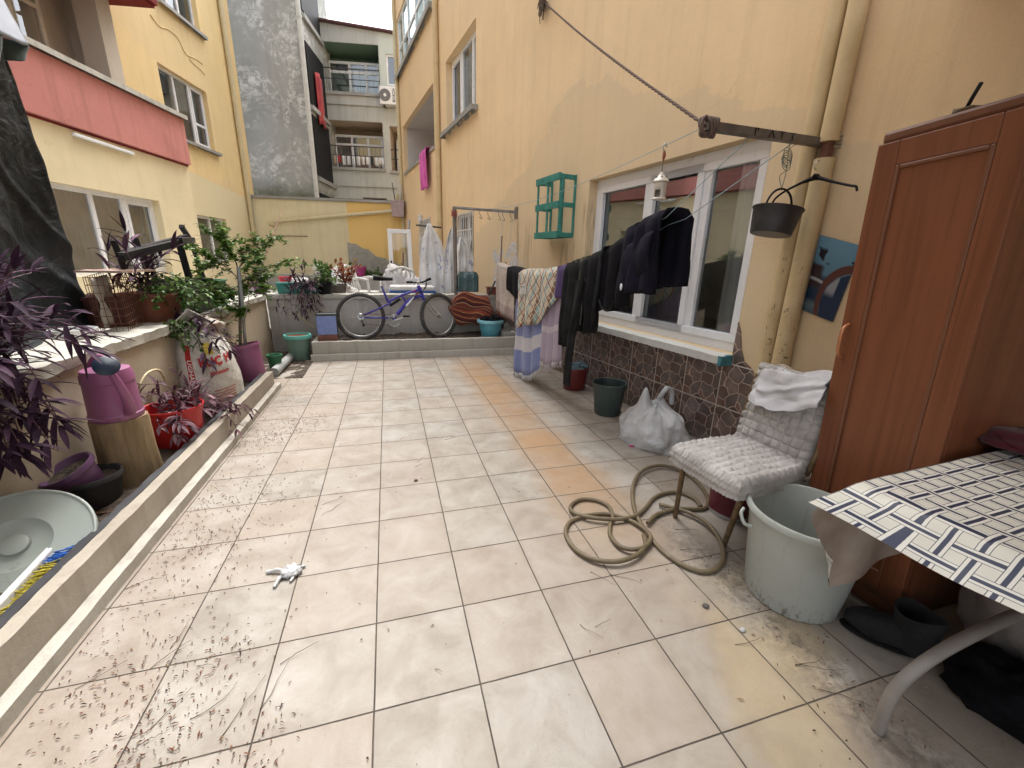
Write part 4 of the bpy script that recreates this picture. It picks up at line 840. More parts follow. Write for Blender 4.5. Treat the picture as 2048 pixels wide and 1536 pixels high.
# ---------------------------------------------------------------- quilted chair
def m_quilt():
    t = NT('quilted_white_cover'); n_ = t.noise(7, 5, .7); col = t.ramp(n_, [(.3, (.27, .25, .23)), (.62, (.46, .44, .42))])
    return t.fin(col, .95, t.bump(t.noise(60, 4), .8, .004), spec=.1, Sheen_Weight=.2)
M['quilt'] = m_quilt(); M['brass'] = plain('worn_bronze_tube', (.16, .11, .06), .45, .35, 30, .2, 60, dirt=(.07, .05, .035), da=.3, metal=.5)
ch = thing('chair', 'bronze tube chair in a puckered white cover with a cloth over its backrest', 'chair', (1.70, .43, 0), R(6))
# local x = towards the wall (back), y = away from the camera
def puck(a, b): a += .6*nz(a*.12, b*.12, 3)+.3*nz(a*.4, b*.3, 9); b += .6*nz(b*.12, a*.12, 7); return .0155*(.65+.7*abs(nz(a*.25, b*.25, 1))+.35*nz(a*.8, b*.8, 2))*(abs(math.sin(a))*abs(math.sin(b)))**.6
m = MB()
def seat(u, v):
    def ax_(s): return (max(-1, min(1, s/.8)), max(0, abs(s)-.8)/.2)
    (X, dx), (Y, dy) = ax_(2*u-1), ax_(2*v-1); hy = lerp(.20, .185, (X+1)/2); rr = 1-.055*(X*X*Y*Y)**2.5; d = min(1, math.hypot(dx, dy)); x, y = X*.225*rr, Y*hy*rr; q = puck(x*78, y*78)
    z = .462+.012*(1-X*X)*(1-Y*Y)+q
    if d > 0: z = .458-.085*d+q*(1-d)*.4; b_ = .014*math.sin(min(1, d*1.3)*2.6)+puck((u+v)*80, d*8)*.7; x += math.copysign(b_, X)*(dx > 0); y += math.copysign(b_, Y)*(dy > 0)
    return (x+.004*nz(x*9, y*9), y+.01, z+.006*nz(x*7, y*7, 2))
m.grid(seat, 110, 110); m.build('seat_cover', M['quilt'], ch, smooth=180)
m = MB()
def back(u, v):
    w = lerp(.19, .205, v); y = .02+lerp(-w, w, u); z = lerp(.40, .86, v); e = min(u, 1-u)*2*w; side = max(0, 1-e/.02)
    x = .205+.10*((z-.42)/.42)+.02*(2*u-1)**2; d = puck(y*72, z*72); 
    if v > .97: d = 0
    return (x-.016-d+.02*side**2+.004*nz(y*8, z*8), y, z+.01*nz(y*6, 3)+(-.012*side**2 if v > .9 else 0))
m.grid(back, 96, 96); m.build('backrest_cover', M['quilt'], ch, smooth=180, solid=.014)
m = MB(); m.tube(cr([(.21, -.19, .42), (.24, -.2, .6), (.30, -.17, .835), (.305, 0, .85), (.30, .19, .835), (.24, .2, .6), (.21, .19, .42)], 5), .011, 10); m.build('back_frame', M['brass'], ch, smooth=180)
for nm, top, bot in ((0, (-.155, .185, .42), tuple(gp(1350, 1035)-Vector(ch.location))), (1, (-.155, -.165, .42), tuple(gp(1447, 1092)-Vector(ch.location))), (2, (.19, .165, .42), None), (3, (.19, -.145, .42), None)):
    iv = Matrix.Rotation(-R(6), 3, 'Z'); b = iv @ Vector(bot) if bot else Vector((top[0]+.03, top[1]*1.05, .0)); 
    if nm == 2: b = iv @ (gp(1433, 1026)-Vector(ch.location)) + Vector((.03, 0, 0))
    b.z = .0; MB().tube([top, b], [.0145, .0125], 14).build('leg', M['brass'], ch, smooth=60)
m = MB(); m.tube(cr([(-.155, .185, .41), (-.165, .09, .375), (-.17, 0, .365), (-.165, -.09, .375), (-.155, -.165, .41)], 6), .008, 8); m.build('apron_rail', M['brass'], ch, smooth=180)
cl = fabric('grubby_white_towel', (.44, .43, .43), (.60, .60, .63), sc=5, bs=220, bump=1)
tp = [xp(x, y, xx) for x, y, xx in ((1517, 770, 2.03), (1536, 735, 2.07), (1600, 738, 2.09), (1655, 742, 2.1))]
o = xp(1580, 790, 2.03); m = MB()
# corners: left-top, right-top, left-bottom, right-bottom of the hanging flap, then a short flap behind the backrest
LT, RT, LBm, RB = xp(1528, 737, 1.955), xp(1662, 757, 1.96), xp(1500, 800, 1.90), xp(1640, 815, 1.90)
def cloth(u, v):
    if v < .72:
        k = v/.72; p = LBm.lerp(LT, k).lerp(RB.lerp(RT, k), u); p = p+Vector((-.02*math.sin(math.pi*u)*(1-k)-.012*(1+math.sin(u*7+k*4))*.8*(1-k*.6)+.014*nz(u*4, k*4), 0, -.035*math.sin(math.pi*u)*(1-k)+.012*nz(u*5, k*3, 4)))
        f_ = math.exp(-((k-(.35+.45*u))/.07)**2); p.x -= .022*f_*(u > .08)
    else:
        k = (v-.72)/.28; p = LT.lerp(RT, u)+Vector((.09*k+.02, .05*k, .022*math.sin(math.pi*k)-.03*k+.012*math.sin(u*9)))
    return p-o
m.grid(cloth, 60, 50); tc = m.build('cloth', cl, None, smooth=180, loc=o, solid=.006, sub=1); tag(tc, 'grubby white cloth folded over the chair backrest', 'cloth')

# ---------------------------------------------------------------- table and checked oilcloth
def m_check():
    t = NT('blue_basketweave_oilcloth'); u, v, _ = t.xyz(t.tc.outputs['UV']); P = .058
    col = t.ramp(t.noise(3, 5), [(.3, (.56, .54, .46)), (.7, (.64, .62, .55))])
    def line(a, off, w): return t.ss(t.math('ABSOLUTE', t.math('SUBTRACT', t.math('FRACT', t.math('ADD', t.math('DIVIDE', a, P), off)), .5)), w, w-.012)
    fu = t.math('FLOOR', t.math('DIVIDE', u, P)); fv = t.math('FLOOR', t.math('DIVIDE', v, P)); par = t.math('MODULO', t.math('ABSOLUTE', t.math('ADD', fu, fv)), 2)
    def strand(a):
        return line(a, 0, .23), line(a, 0, .205), line(a, 0, .088)
    U, V_ = strand(u), strand(v); ink = (.025, .028, .04); bl = (.032, .038, .075)
    # find which strand lies on top: u-strand over when parity of the crossing is even
    def paint(c, S_):
        c = t.mix(S_[0], c, ink); c = t.mix(S_[1], c, (.66, .64, .58)); return t.mix(S_[2], c, bl)
    a = paint(paint(col, U), V_); b = paint(paint(col, V_), U); col = t.mix(par, a, b)
    back_ = t.n('NewGeometry').outputs['Backfacing']; col = t.mix(back_, col, t.ramp(t.noise(5, 5), [(.3, (.30, .22, .17)), (.5, (.42, .34, .28)), (.7, (.52, .46, .40))]))
    return t.fin(col, t.math('ADD', t.math('MULTIPLY', t.noise(6), .25), .28), t.bump(t.noise(12, 4), .15, .01), spec=.5)
M['check'] = m_check(); M['table_top'] = plain('brown_laminate', (.12, .07, .04), .5)
tb = thing('table', 'folding table with curved grey tube legs under a checked oilcloth', 'table', (1.42, -.25, 0), 0)
SK = Matrix(((1, -.05, 0), (.06, 1, 0), (0, 0, 1)))
MB().box(.0, 1.05, -1.6, 0, .708, .733).xf(SK).build('tabletop', M['table_top'], tb, bevel=.003)
def legp(pts): return [Vector(p)-Vector((1.42, -.25, 0)) for p in pts]
m = MB(); P_ = cr(legp([gp(1755, 1462, .0), yp(1778, 1400, -.46), yp(1812, 1355, -.47), yp(1880, 1305, -.48), yp(1985, 1250, -.49), (2.1, -.5, .45), (2.3, -.5, .70)]), 8); m.tube(P_, .0165, 16); m.build('leg', plain('grey_enamel_tube', (.24, .22, .20), .45, .15, 10, .1), tb, smooth=180)
m = MB(); P_ = cr([(1.0, -.2, .0), (.9, -.2, .2), (.6, -.21, .4), (.15, -.2, .70)], 8); m.tube(P_, .0155, 14); m.build('leg', bpy.data.materials['grey_enamel_tube'], tb, smooth=180)
m = MB(); zt = .742
o = Vector((1.42, -.25, 0))
def top_(u, v):
    return Vector((lerp(0, 1.1, u), lerp(-1.7, 0, v), zt+.0015*nz(u*9, v*9)))
A = MB()
def sheet(u, v):      # u from the left hem across the top; v along -y .. far edge
    y = lerp(-1.7, .0, v); s_ = u*1.25
    ov = lerp(.112, .135, v)+.006*math.sin(v*23); fl = .7+.06*math.sin(v*31+1)+.05*math.sin(v*13)
    if s_ < ov:
        k = (ov-s_); q = (1-s_/ov); bend = min(1, k/.035); x = -.006-k*fl*.9; z = zt-k*.66*bend-.004
        if v > .86: g_ = (v-.86)/.14; x -= .07*g_*q; z += .035*g_*q
        return Vector((x, y+(.03*q if v > .9 else 0), z))
    return Vector((s_-ov, y, zt+.0025*abs(nz(s_*7, y*7))+.003*abs(nz(s_*2, y*14, 4))))
A.grid(sheet, 75, 130)
for fi in list(A.uv): A.uv[fi] = tuple((a*1.25, b*1.7) for a, b in A.uv[fi])
def fars(u, v):      # far skirt, hanging behind the table edge
    x0 = lerp(-.0, 1.1, u); dep = interp([(0, .32), (.06, .45), (.17, .434), (.46, .36), (1, .3)], u); k = v*dep; tip = max(0, 1-u/.1)
    x = x0-.165*tip*(1-v)**.8+.05*tip*v; y = .004+.035*math.sin(min(1, v*3)*1.57)+.010*math.sin(u*26)*v
    return Vector((x, y, zt-k*(1-.0)-.06*tip*(1-v)))
A2 = MB(); A2.grid(fars, 60, 24); b0 = len(A.f)
for fi, q in A2.uv.items(): A.uv[b0+fi] = tuple((a*1.1+.15, 1.7+b*.4) for a, b in q)
bv = len(A.v); A.v += A2.v; A.f += [tuple(i+bv for i in f_) for f_ in A2.f]
tcl = A.xf(SK).build('tablecloth', M['check'], None, smooth=180, loc=o); tag(tcl, 'cream oilcloth with a navy basketweave check covering the table', 'tablecloth')
# things on and under the table
mp = gp(2052, 905, .76); t = thing('cloth', 'dark maroon cloth lying on the oilcloth at the right edge', 'cloth', (mp.x+.08, mp.y, .745)); m = MB(); m.blob((0, 0, .03), .13, .14, .04, 5, .4, nu=20, nv=12, flat=.028); m.build('folds', fabric('maroon_cloth', (.10, .02, .03)), t, smooth=180)
mp = gp(2052, 835, .85); t = thing('cup', 'pink plastic cup cut by the right edge of the picture', 'cup', (2.42, -.32, .745)); m = MB(); m.lathe([(.035, 0), (.05, .1), (.055, .13), (.05, .13), (.035, .01)], 24, cap0=True, cap1=True); m.build('bowl', plain('pink_plastic', (.5, .12, .2), .4), t, smooth=60)
def heap(name, label, cat, pts, r, mat, seed=0, z0=.0, cr_=.012):
    o = Vector((pts[0][0], pts[0][1], z0)); m = MB()
    for i, (x, y, rx, ry, rz) in enumerate(pts): m.blob((x-o.x, y-o.y, rz*.75), rx, ry, rz, seed+i, .28, 2.2, nu=44, nv=26, flat=rz*.74)
    m.v = [tuple(Vector(v)+cr_*Vector((nz(v[0]*16, v[1]*16, v[2]*5+seed), nz(v[0]*5, v[1]*18, v[2]*16+seed), .6*nz(v[0]*22, v[1]*9, v[2]*22)))-Vector((0, 0, 0))) for v in m.v]
    m.v = [(v[0], v[1], max(v[2], .002 if z0 <= 0 else v[2])) for v in m.v]
    ob = m.build(name, mat, None, smooth=180, loc=o); return tag(ob, label, cat)
M['boot'] = plain('black_felt', (.008, .008, .009), .9, .3, 30, .5, 120)
t = thing('boot', 'black ankle boot standing on the tiles under the table', 'boot', (1.88, -.28, 0), R(-50)); m = MB()
m.lathe([(.052, .02), (.056, .06), (.058, .12), (.064, .165), (.060, .17), (.052, .12), (.045, .08)], 32, cap0=True, cap1=True, fn=lambda a, r, z: (r*1.15*math.cos(a), r*math.sin(a), z+.01*math.sin(a*2+z*20))); m.build('shaft', M['boot'], t, smooth=60)
m = MB(); m.blob((-.075, 0, .055), .125, .055, .055, 3, .12, nu=28, nv=16, flat=.045); m.build('foot', M['boot'], t, smooth=180)
m = MB(); m.blob((-.07, 0, .012), .135, .06, .012, 1, .0, nu=28, nv=8, flat=.012); m.build('sole', M['black_plastic'], t, smooth=60)
heap('bag', 'long black cloth bag lying under the table', 'bag', [(1.93, -.52, .13, .16, .09), (2.0, -.78, .15, .2, .09), (2.05, -1.0, .14, .2, .1)], 0, M['black_cloth'], 8)
heap('sack', 'dim grey sack stored behind the table leg', 'sack', [(2.2, -.42, .16, .17, .26), (2.35, -.62, .16, .2, .22)], 0, fabric('grey_sacking', (.20, .18, .17), bs=90), 12)
t = thing('storage_box', 'grey plastic storage box in the dark under the table', 'box', (2.1, -.75, 0), R(-6)); m = MB(); m.box(0, .42, -.3, .16, .1, .34); m.build('tub', plain('grey_box', (.16, .16, .17), .5), t, bevel=.015); m = MB(); m.box(-.012, .432, -.312, .172, .345, .37); m.build('lid', plain('grey_lid', (.2, .2, .21), .5), t, bevel=.008)

# ---------------------------------------------------------------- big grey bucket
M['bucket'] = plain('pale_sage_plastic', (.33, .37, .33), .38, .08, 4, .08, 90, dirt=(.19, .17, .13), da=.08, dsc=7)
def dirtband(name, c, zt_, amt, d=(.10, .08, .06), **k):
    t = NT(name); col = t.ramp(t.noise(4, 5), [(.3, C(c, .92)), (.7, C(c, 1.07))]); z = t.xyz()[2]
    s_ = t.ramp(t.noise(60, 4, .7, vec=t.mapv((1, 1, .35))), [(.5, 0.), (.62, 1.)]); g_ = t.math('MULTIPLY', t.ss(z, zt_, 0.), s_); col = t.mix(t.math('MULTIPLY', g_, amt), col, d)
    col = t.mix(t.math('MULTIPLY', t.ramp(t.noise(1, 5, .7, vec=t.mapv((40, 40, 3))), [(.55, 0.), (.75, .35)]), 1), col, C(d, 2)); return t.fin(col, k.get('rough', .4), t.bump(t.noise(50, 3), .08, .002), spec=.5)
def bucket(name, label, cat, c, rb_, rt, h, mat, rim=.016, rimh=.022, n=56, wall=.006, inner=None, group=None, rot=None, squash=None):
    t = thing(name, label, cat, c, rot=rot, group=group); m = MB()
    prof = [(rb_*.96, 0), (rb_, .006), (lerp(rb_, rt, .5), h*.5), (rt, h-rimh), (rt+rim, h-rimh), (rt+rim, h-rimh*.3), (rt+rim*.7, h), (rt-.001, h), (rt-wall, h-rimh*.3), (lerp(rb_, rt, .5)-wall, h*.5), (rb_-wall, .012)]
    m.lathe(prof, n, cap0=True, cap1=True, fn=(lambda a, r, z: (r*math.cos(a)*squash[0], r*math.sin(a)*squash[1], z)) if squash else None); m.build('tub', mat, t, smooth=35); return t
bk = bucket('bucket', 'big pale grey green bucket standing in front of the table corner', 'bucket', (1.70, .055, 0), .172, .212, .405, dirtband('sage_bucket', (.34, .36, .335), .09, .85), rim=.014)
hp_ = Vector((-.225, .075, .355)); m = MB(); m.tube(cr([hp_+Vector((0, .03, .028)), hp_+Vector((-.02, .02, .012)), hp_+Vector((-.022, -.005, -.018)), hp_+Vector((.004, -.02, -.028))], 5), .007, 8); m.build('grip', bpy.data.materials['sage_bucket'], bk, smooth=180)
bucket('bucket', 'dark green bucket standing alone on the tiles by the wall', 'bucket', (2.0, 2.215, 0), .118, .148, .30, dirtband('dark_green_plastic', (.035, .055, .05), .1, .4, (.12, .11, .1)), rim=.009, rimh=.018)
rt_ = bucket('wash_tub', 'dark red tub half hidden by the charcoal trouser leg', 'tub', (2.02, 3.0, 0), .118, .135, .245, dirtband('dark_red_plastic', (.14, .015, .015), .08, .4), rim=.006)
m = MB(); m.grid(lambda u, v: Vector((.135*math.cos(3.3+u*.5)*1.012, .135*math.sin(3.3+u*.5)*1.012, lerp(.06, .12, v))), 8, 3); m.build('label_patch', plain('white_print_patch', (.5, .5, .5), .6), rt_)
heap('cloth', 'blue grey wet cloth heaped in the dark red tub', 'cloth', [(2.02, 3.0, .12, .12, .05), (2.07, 2.97, .07, .07, .06)], 0, fabric('blue_grey_cloth', (.07, .11, .13)), 21, z0=.2)
# paint pails behind the chair
def pail(label, c, r, h, body, lid, bands, txt=None, nm='paint_pail'):
    t = thing(nm, label, 'pail', c); m = MB(); m.lathe([(r*.93, 0), (r*.95, .01), (r, h)], 48, cap0=True); 
    tt = NT('pail_print_'+str(len(bpy.data.materials))); z = tt.xyz()[2]; col = tt.ramp(tt.math('ADD', tt.math('DIVIDE', z, h), tt.math('MULTIPLY', tt.math('SUBTRACT', tt.noise(4, 2), .5), .25)), bands, 'CONSTANT'); tt.fin(col, .4)
    m.build('drum', tt.m, t, smooth=40)
    if lid: m = MB(); m.lathe([(r*1.04, h-.02), (r*1.05, h), (r*1.03, h+.012), (r*.9, h+.012)], 48, cap0=False, cap1=True); m.build('lid', lid, t, smooth=40)
    return t
pp = xp(1600, 925, 2.2)
pl = pail('white paint pail with a yellow and red printed label behind the chair', (2.13, .42, .0), .125, .335, None, M['pvc'], [(0, (.35, .33, .3)), (.16, (.30, .03, .02)), (.26, (.55, .30, .04)), (.62, (.45, .34, .24)), (.8, (.5, .5, .48))])
pail('maroon pail on the floor under the chair', (1.90, .62, 0), .11, .19, None, None, [(0, (.35, .33, .32)), (.12, (.11, .01, .02)), (.95, (.2, .03, .04))])
heap('sack', 'black rubbish sack in the gap between chair and wardrobe', 'sack', [(2.36, .52, .1, .15, .22)], 0, M['black_cloth'], 31, z0=.35)

# text helper -------------------------------------------------------------
def text_mesh(s, size, bold=0, space=1):
    cu = bpy.data.curves.new('t', 'FONT'); cu.body = s; cu.size = size; cu.offset = bold; cu.space_character = space; cu.align_x = 'CENTER'; cu.align_y = 'CENTER'; cu.resolution_u = 2
    o = bpy.data.objects.new('t', cu); COL.objects.link(o); bpy.context.view_layer.update(); dg = bpy.context.evaluated_depsgraph_get(); me = bpy.data.meshes.new_from_object(o.evaluated_get(dg))
    vs = [v.co.copy() for v in me.vertices]; fs = [tuple(p.vertices) for p in me.polygons]; bpy.data.objects.remove(o); bpy.data.curves.remove(cu); return vs, fs
def wrap_text(parent, s, size, fn, mat, name='lettering', **k):
    vs, fs = text_mesh(s, size, **k); m = MB(); m.add([fn(v.x, v.y) for v in vs], fs); return m.build(name, mat, parent)
M['red_ink'] = plain('red_ink', (.42, .02, .02), .6, .1, 20, 0); M['orange_ink'] = plain('orange_ink', (.40, .22, .08), .6, .1, 20, 0)
def on_drum(r, a0, z0, up=1):
    return lambda x, y: Vector((r*math.cos(a0+x/r), r*math.sin(a0+x/r), z0+y))
wrap_text(pl, 'Arya', .085, on_drum(.1265, math.pi*1.17, .27), M['orange_ink'], bold=.002)
wrap_text(pl, 'Saten', .065, on_drum(.1245, math.pi*1.17, .17), plain('yellow_ink', (.6, .5, .1), .6, .1, 20, 0), bold=.001)

# ---------------------------------------------------------------- hose
def zz(x, y): return (1100+x/3.4133, 860+y/3.4133)
hA = [(640, 722), (650, 790), (615, 850), (540, 895), (430, 915), (290, 890), (170, 815), (108, 710), (135, 630), (210, 595), (300, 578), (400, 576), (510, 605), (620, 668), (685, 745), (650, 812), (560, 830), (470, 800), (412, 720), (412, 640), (428, 590), (395, 520), (310, 480), (210, 475), (145, 515), (150, 565), (230, 602), (350, 622), (480, 622), (580, 595), (650, 535), (710, 465), (800, 430), (900, 432), (990, 475), (1030, 525)]
hB = [(665, 648), (720, 590), (800, 555), (900, 540), (1000, 542), (1062, 530), (1080, 480), (1040, 400), (960, 320), (860, 272), (740, 255), (630, 290), (572, 370), (562, 470), (590, 580), (650, 690), (750, 810), (880, 910), (1020, 965), (1120, 955), (1180, 890), (1165, 780), (1090, 670), (990, 600), (880, 555), (745, 515)]
def hose_pts(L_, s):
    P_ = cr([gp(*zz(x, y), .011) for x, y in L_], 7); return [Vector((p.x, p.y, .0125+.0135*max(0, math.sin(i*.075+s)))) for i, p in enumerate(P_)]
HP = hose_pts(hA, 0)
M['hose'] = plain('olive_brown_hose', (.145, .11, .062), .5, .2, 8, .15, 120, dirt=(.22, .19, .14), da=.15)
t = thing('garden_hose', 'olive brown garden hose coiled in loops on the tiles by the chair', 'hose', HP[0]); o = HP[0].copy()
MB().tube([p-o for p in HP], .0112, 12).build('coil', M['hose'], t, smooth=180); MB().tube([p-o for p in hose_pts(hB, 2.2)], .0112, 12).build('coil', M['hose'], t, smooth=180)

# ---------------------------------------------------------------- white carrier bag
M['film'] = (lambda t: t.fin(t.ramp(t.noise(4, 4), [(.3, (.42, .43, .44)), (.7, (.58, .59, .60))]), .32, t.bump(t.noise(11, 5, .6, dist=1.2), .8, .02), spec=.5, Subsurface_Weight=.0, Transmission_Weight=.0))(NT('white_film'))
bc = Vector((2.02, 1.70, 0)); bc = (gp(1262, 880)+gp(1385, 890))/2; bc = Vector((2.08, 1.61, 0))
m = MB()
def bag(u, v):
    a = 2*math.pi*u; b = v*math.pi*.5; ca = math.cos(a); sa = math.sin(a); rx, ry = .25, .28; k = 1+.12*math.sin(5*a+1)*v+.22*nz(ca*1.6, sa*1.6, v*2)+.08*nz(ca*4, sa*4, v*6)+.05*abs(nz(ca*7, sa*7, v*3))
    r = math.cos(b)**.65; z = .255*math.sin(b)**.9
    if v < .06: r = 1-.0; z = .0+v*.3
    q = Vector((ca*rx*k*r, sa*ry*k*r, z*(1+.15*nz(ca*2, sa*2, 7))))
    d1 = (Vector((q.x, q.y, 0))-Vector((-.10, .03, 0))).length; q.z += .17*math.exp(-(d1/.045)**2)
    d2 = (Vector((q.x, q.y, 0))-Vector((.04, .03, 0))).length; q.z += .09*math.exp(-(d2/.06)**2)
    return q
m.grid(bag, 110, 60, closed_u=True); ob = m.build('sack', M['film'], None, smooth=180, loc=bc); ob.name = 'carrier_bag'; tag(ob, 'white plastic carrier bag slumped against the crazy tiled wall', 'bag')
m = MB(); m.tube(cr([(.02, .02, .33), (.05, .0, .40), (.11, .02, .405), (.15, .03, .34), (.16, .04, .27)], 6), [.018, .02, .018, .02, .018]*5, 7); m.jit(.01, 14); 
c_ = m.build('handle_loop', M['film'], ob, smooth=180)
pc_ = gp(1266, 892, .004); t = tag(MB().box(-.028, .028, -.007, .007, 0, .009).build('clothes_peg', plain('hot_pink_plastic', (.62, .03, .22), .4), None, loc=(pc_.x, pc_.y, .002)), 'hot pink clothes peg on the tiles in front of the white bag', 'peg')
MB().box(-.012, .012, -.009, .009, .009, .012).build('spring', M['chrome'], t)

# ---------------------------------------------------------------- small litter on the tiles
M['glove'] = (lambda t: t.fin(t.ramp(t.noise(9, 4), [(.3, (.42, .42, .42)), (.7, (.62, .62, .62))]), .3, t.bump(t.noise(40, 4), .6, .004)))(NT('white_latex'))
gc_ = gp(578, 1148, 0); t = thing('glove', 'crumpled white disposable glove lying on the tiles', 'glove', gc_); t.scale = (.8, .8, .8); m = MB(); m.blob((.01, 0, .015), .055, .045, .022, 3, .45, 3, nu=26, nv=14, flat=.014); m.build('palm', M['glove'], t, smooth=180)
for pts, r in (([(-.02, .01, .015), (-.06, .025, .02), (-.10, .03, .012), (-.115, .035, .01)], .010), ([(-.02, -.01, .012), (-.035, -.04, .018), (-.045, -.075, .012), (-.05, -.095, .008)], .009), ([(.02, -.03, .01), (.03, -.05, .012), (.02, -.07, .008)], .008), ([(.04, .02, .012), (.065, .03, .012), (.075, .035, .008)], .008), ([(.0, .03, .012), (-.01, .05, .012), (-.02, .06, .008)], .008)):
    P_ = cr(pts, 4); MB().tube(P_, [r*(1+.15*math.sin(i*1.7)) for i in range(len(P_))], 8).build('finger', M['glove'], t, smooth=180)
for (px, py, r, lab, c) in ((832, 962, .012, 'small brown bottle cap on the tiles', (.11, .03, .02)),):
    p = gp(px, py); t = tag(MB().lathe([(r, 0), (r, .006), (r*.8, .009)], 16, cap0=True, cap1=True).build('bottle_cap', plain('brown_cap', c, .4), None, smooth=40, loc=(p.x, p.y, .001)), lab, 'cap')
p = gp(1411, 1214); tag(MB().blob((0, 0, .006), .013, .011, .008, 5, .4, nu=10, nv=8, flat=.006).build('pebble', plain('grey_pebble', (.12, .11, .1), .8), None, smooth=180, loc=(p.x, p.y, 0)), 'small grey pebble on the tiles left of the big bucket', 'pebble')
p = gp(1484, 1262); tag(MB().blob((0, 0, .006), .011, .009, .008, 6, .4, nu=10, nv=8, flat=.006).build('paper_ball', M['glove'], None, smooth=180, loc=(p.x, p.y, 0)), 'tiny white crumpled paper below the big bucket', 'paper')
random.seed(11); m = MB()
def bit(x, y, l, w, a):
    dx, dy = math.cos(a)*l/2, math.sin(a)*l/2; ex, ey = -math.sin(a)*w/2, math.cos(a)*w/2; z = .0035+random.random()*.002
    m.add([(x-dx, y-dy, z), (x+ex, y+ey, z+.003), (x+dx, y+dy, z), (x-ex, y-ey, z+.003), (x, y, z+.005)], [(0, 3, 4), (3, 2, 4), (2, 1, 4), (1, 0, 4)])
def scatter(n, fx, fy):
    for _ in range(n): bit(fx(), fy(), random.uniform(.005, .02)*random.choice((.7, 1, 1, 1.5)), random.uniform(.0018, .0065), random.uniform(0, 6.3))
scatter(620, lambda: -.98+abs(random.gauss(0, .30)), lambda: random.uniform(-.6, 1.6)); scatter(500, lambda: -.98+abs(random.gauss(0, .25)), lambda: random.uniform(1, 4.2))
for cx, cy, n, s_ in ((-.62, 2.55, 150, .12), (-.8, 2.25, 160, .1), (-.50, .35, 60, .06), (-.62, .12, 80, .08), (-.3, .0, 40, .05), (-.8, 1.0, 70, .07), (-.55, .05, 120, .12), (1.45, -.1, 22, .1), (1.45, .25, 20, .06), (1.5, -.35, 50, .12), (-.75, .3, 90, .1)): scatter(n, lambda: max(-1.0, random.gauss(cx, s_)), lambda: random.gauss(cy, s_))
scatter(170, lambda: random.uniform(-.9, 1.7), lambda: random.uniform(-.6, 4.5))
ob = m.build('fallen_seed_husks', M['leaf_litter']); tag(ob, 'brown seed husks and leaf crumbs strewn over the tiles', 'leaf litter', kind='stuff')
m = MB()
def twig(px, py, l, a, bend=.3, r=.0016, z=0):
    p = gp(px, py); P_ = [Vector((p.x, p.y, .003))]; 
    for i in range(7): a += random.uniform(-bend, bend); P_.append(P_[-1]+Vector((math.cos(a)*l/11, math.sin(a)*l/11, random.uniform(0, .003)))); P_[-1].z = max(.002, min(.01, P_[-1].z))
    m.tube(P_, [r*.8*(1-.08*i) for i in range(8)], 4)
for tw in [(645, 1010, .14, .3), (668, 1018, .12, 1.2), (668, 1020, .13, -2.8), (540, 1010, .12, .2), (560, 1005, .08, .9), (800, 880, .1, 1), (835, 925, .12, .9), (830, 935, .1, .4), (890, 880, .14, .2), (900, 872, .08, -.6), (1160, 1250, .16, -1.3), (1190, 1255, .12, .1), (1180, 1145, .2, -.8), (1220, 1150, .22, -.5), (1350, 1060, .2, -.4), (1360, 1100, .2, -.2), (380, 1440, .22, .5), (300, 1460, .2, .8), (440, 1480, .3, .9), (520, 1420, .25, 1.2), (560, 1330, .2, .7), (250, 1180, .2, .4), (150, 1380, .2, .6), (330, 1060, .12, .1), (1470, 1290, .18, -.5), (1590, 1330, .25, -.55), (1590, 1332, .2, -.25), (1640, 1380, .22, -.7), (1460, 1150, .1, 1), (1480, 1130, .1, 2), (300, 1340, .2, .9), (340, 1300, .2, 1.2), (870, 1340, .05, -.6)]: twig(*tw)
for _ in range(8): twig(random.uniform(150, 560), random.uniform(850, 1500), random.uniform(.04, .16), random.uniform(0, 6.3), .4, .0012)
ob = m.build('fallen_twigs', M['twig'], smooth=180); tag(ob, 'thin dry twigs scattered over the tiles', 'twigs', kind='stuff')
# ---------------------------------------------------------------- foliage helpers
def m_leaf(name, c1, c2, c3=None, rough=.4, tr=.25, sc=6):
    t = NT(name); ri = t.n('NewGeometry').outputs['Random Per Island']; col = t.ramp(t.math('ADD', t.math('MULTIPLY', t.noise(sc, 3), .55), t.math('MULTIPLY', ri, .5)), [(.3, c1), (.55, c2), (.85, c3 or c2)]); col = t.mix(t.ss(ri, .95, .97), col, C(c3 or c2, 1.8)); t.fin(col, rough, None, spec=.18)
    tl = t.n('BsdfTranslucent'); t.l(col, tl.inputs[0]); x = t.n('MixShader'); x.inputs[0].default_value = tr; t.l(t.b.outputs[0], x.inputs[1]); t.l(tl.outputs[0], x.inputs[2]); t.l(x.outputs[0], t.t.nodes['Material Output'].inputs[0]); return t.m
M['purple'] = m_leaf('purple_heart_leaf', (.022, .009, .022), (.045, .018, .04), (.085, .045, .075), .68, .06, 14)
M['purple2'] = m_leaf('purple_heart_leaf_dry', (.05, .02, .03), (.10, .04, .06), (.16, .09, .1), .5, .15, 14)
M['citrus'] = m_leaf('citrus_leaf', (.045, .10, .018), (.085, .18, .03), (.20, .26, .06), .35, .35, 10); M['green'] = m_leaf('green_leaf', (.04, .09, .02), (.08, .16, .04), (.15, .2, .06), .4, .3, 14)
M['croton'] = m_leaf('croton_leaf', (.25, .05, .03), (.32, .09, .04), (.2, .16, .05), .4, .3, 20)
M['stem_p'] = plain('purple_stem', (.10, .045, .06), .6, .3); M['stem_g'] = plain('green_stem', (.09, .10, .04), .7, .3); M['bark'] = plain('grey_bark', (.16, .14, .11), .85, .35, 30, .8, 60, dist=.006)
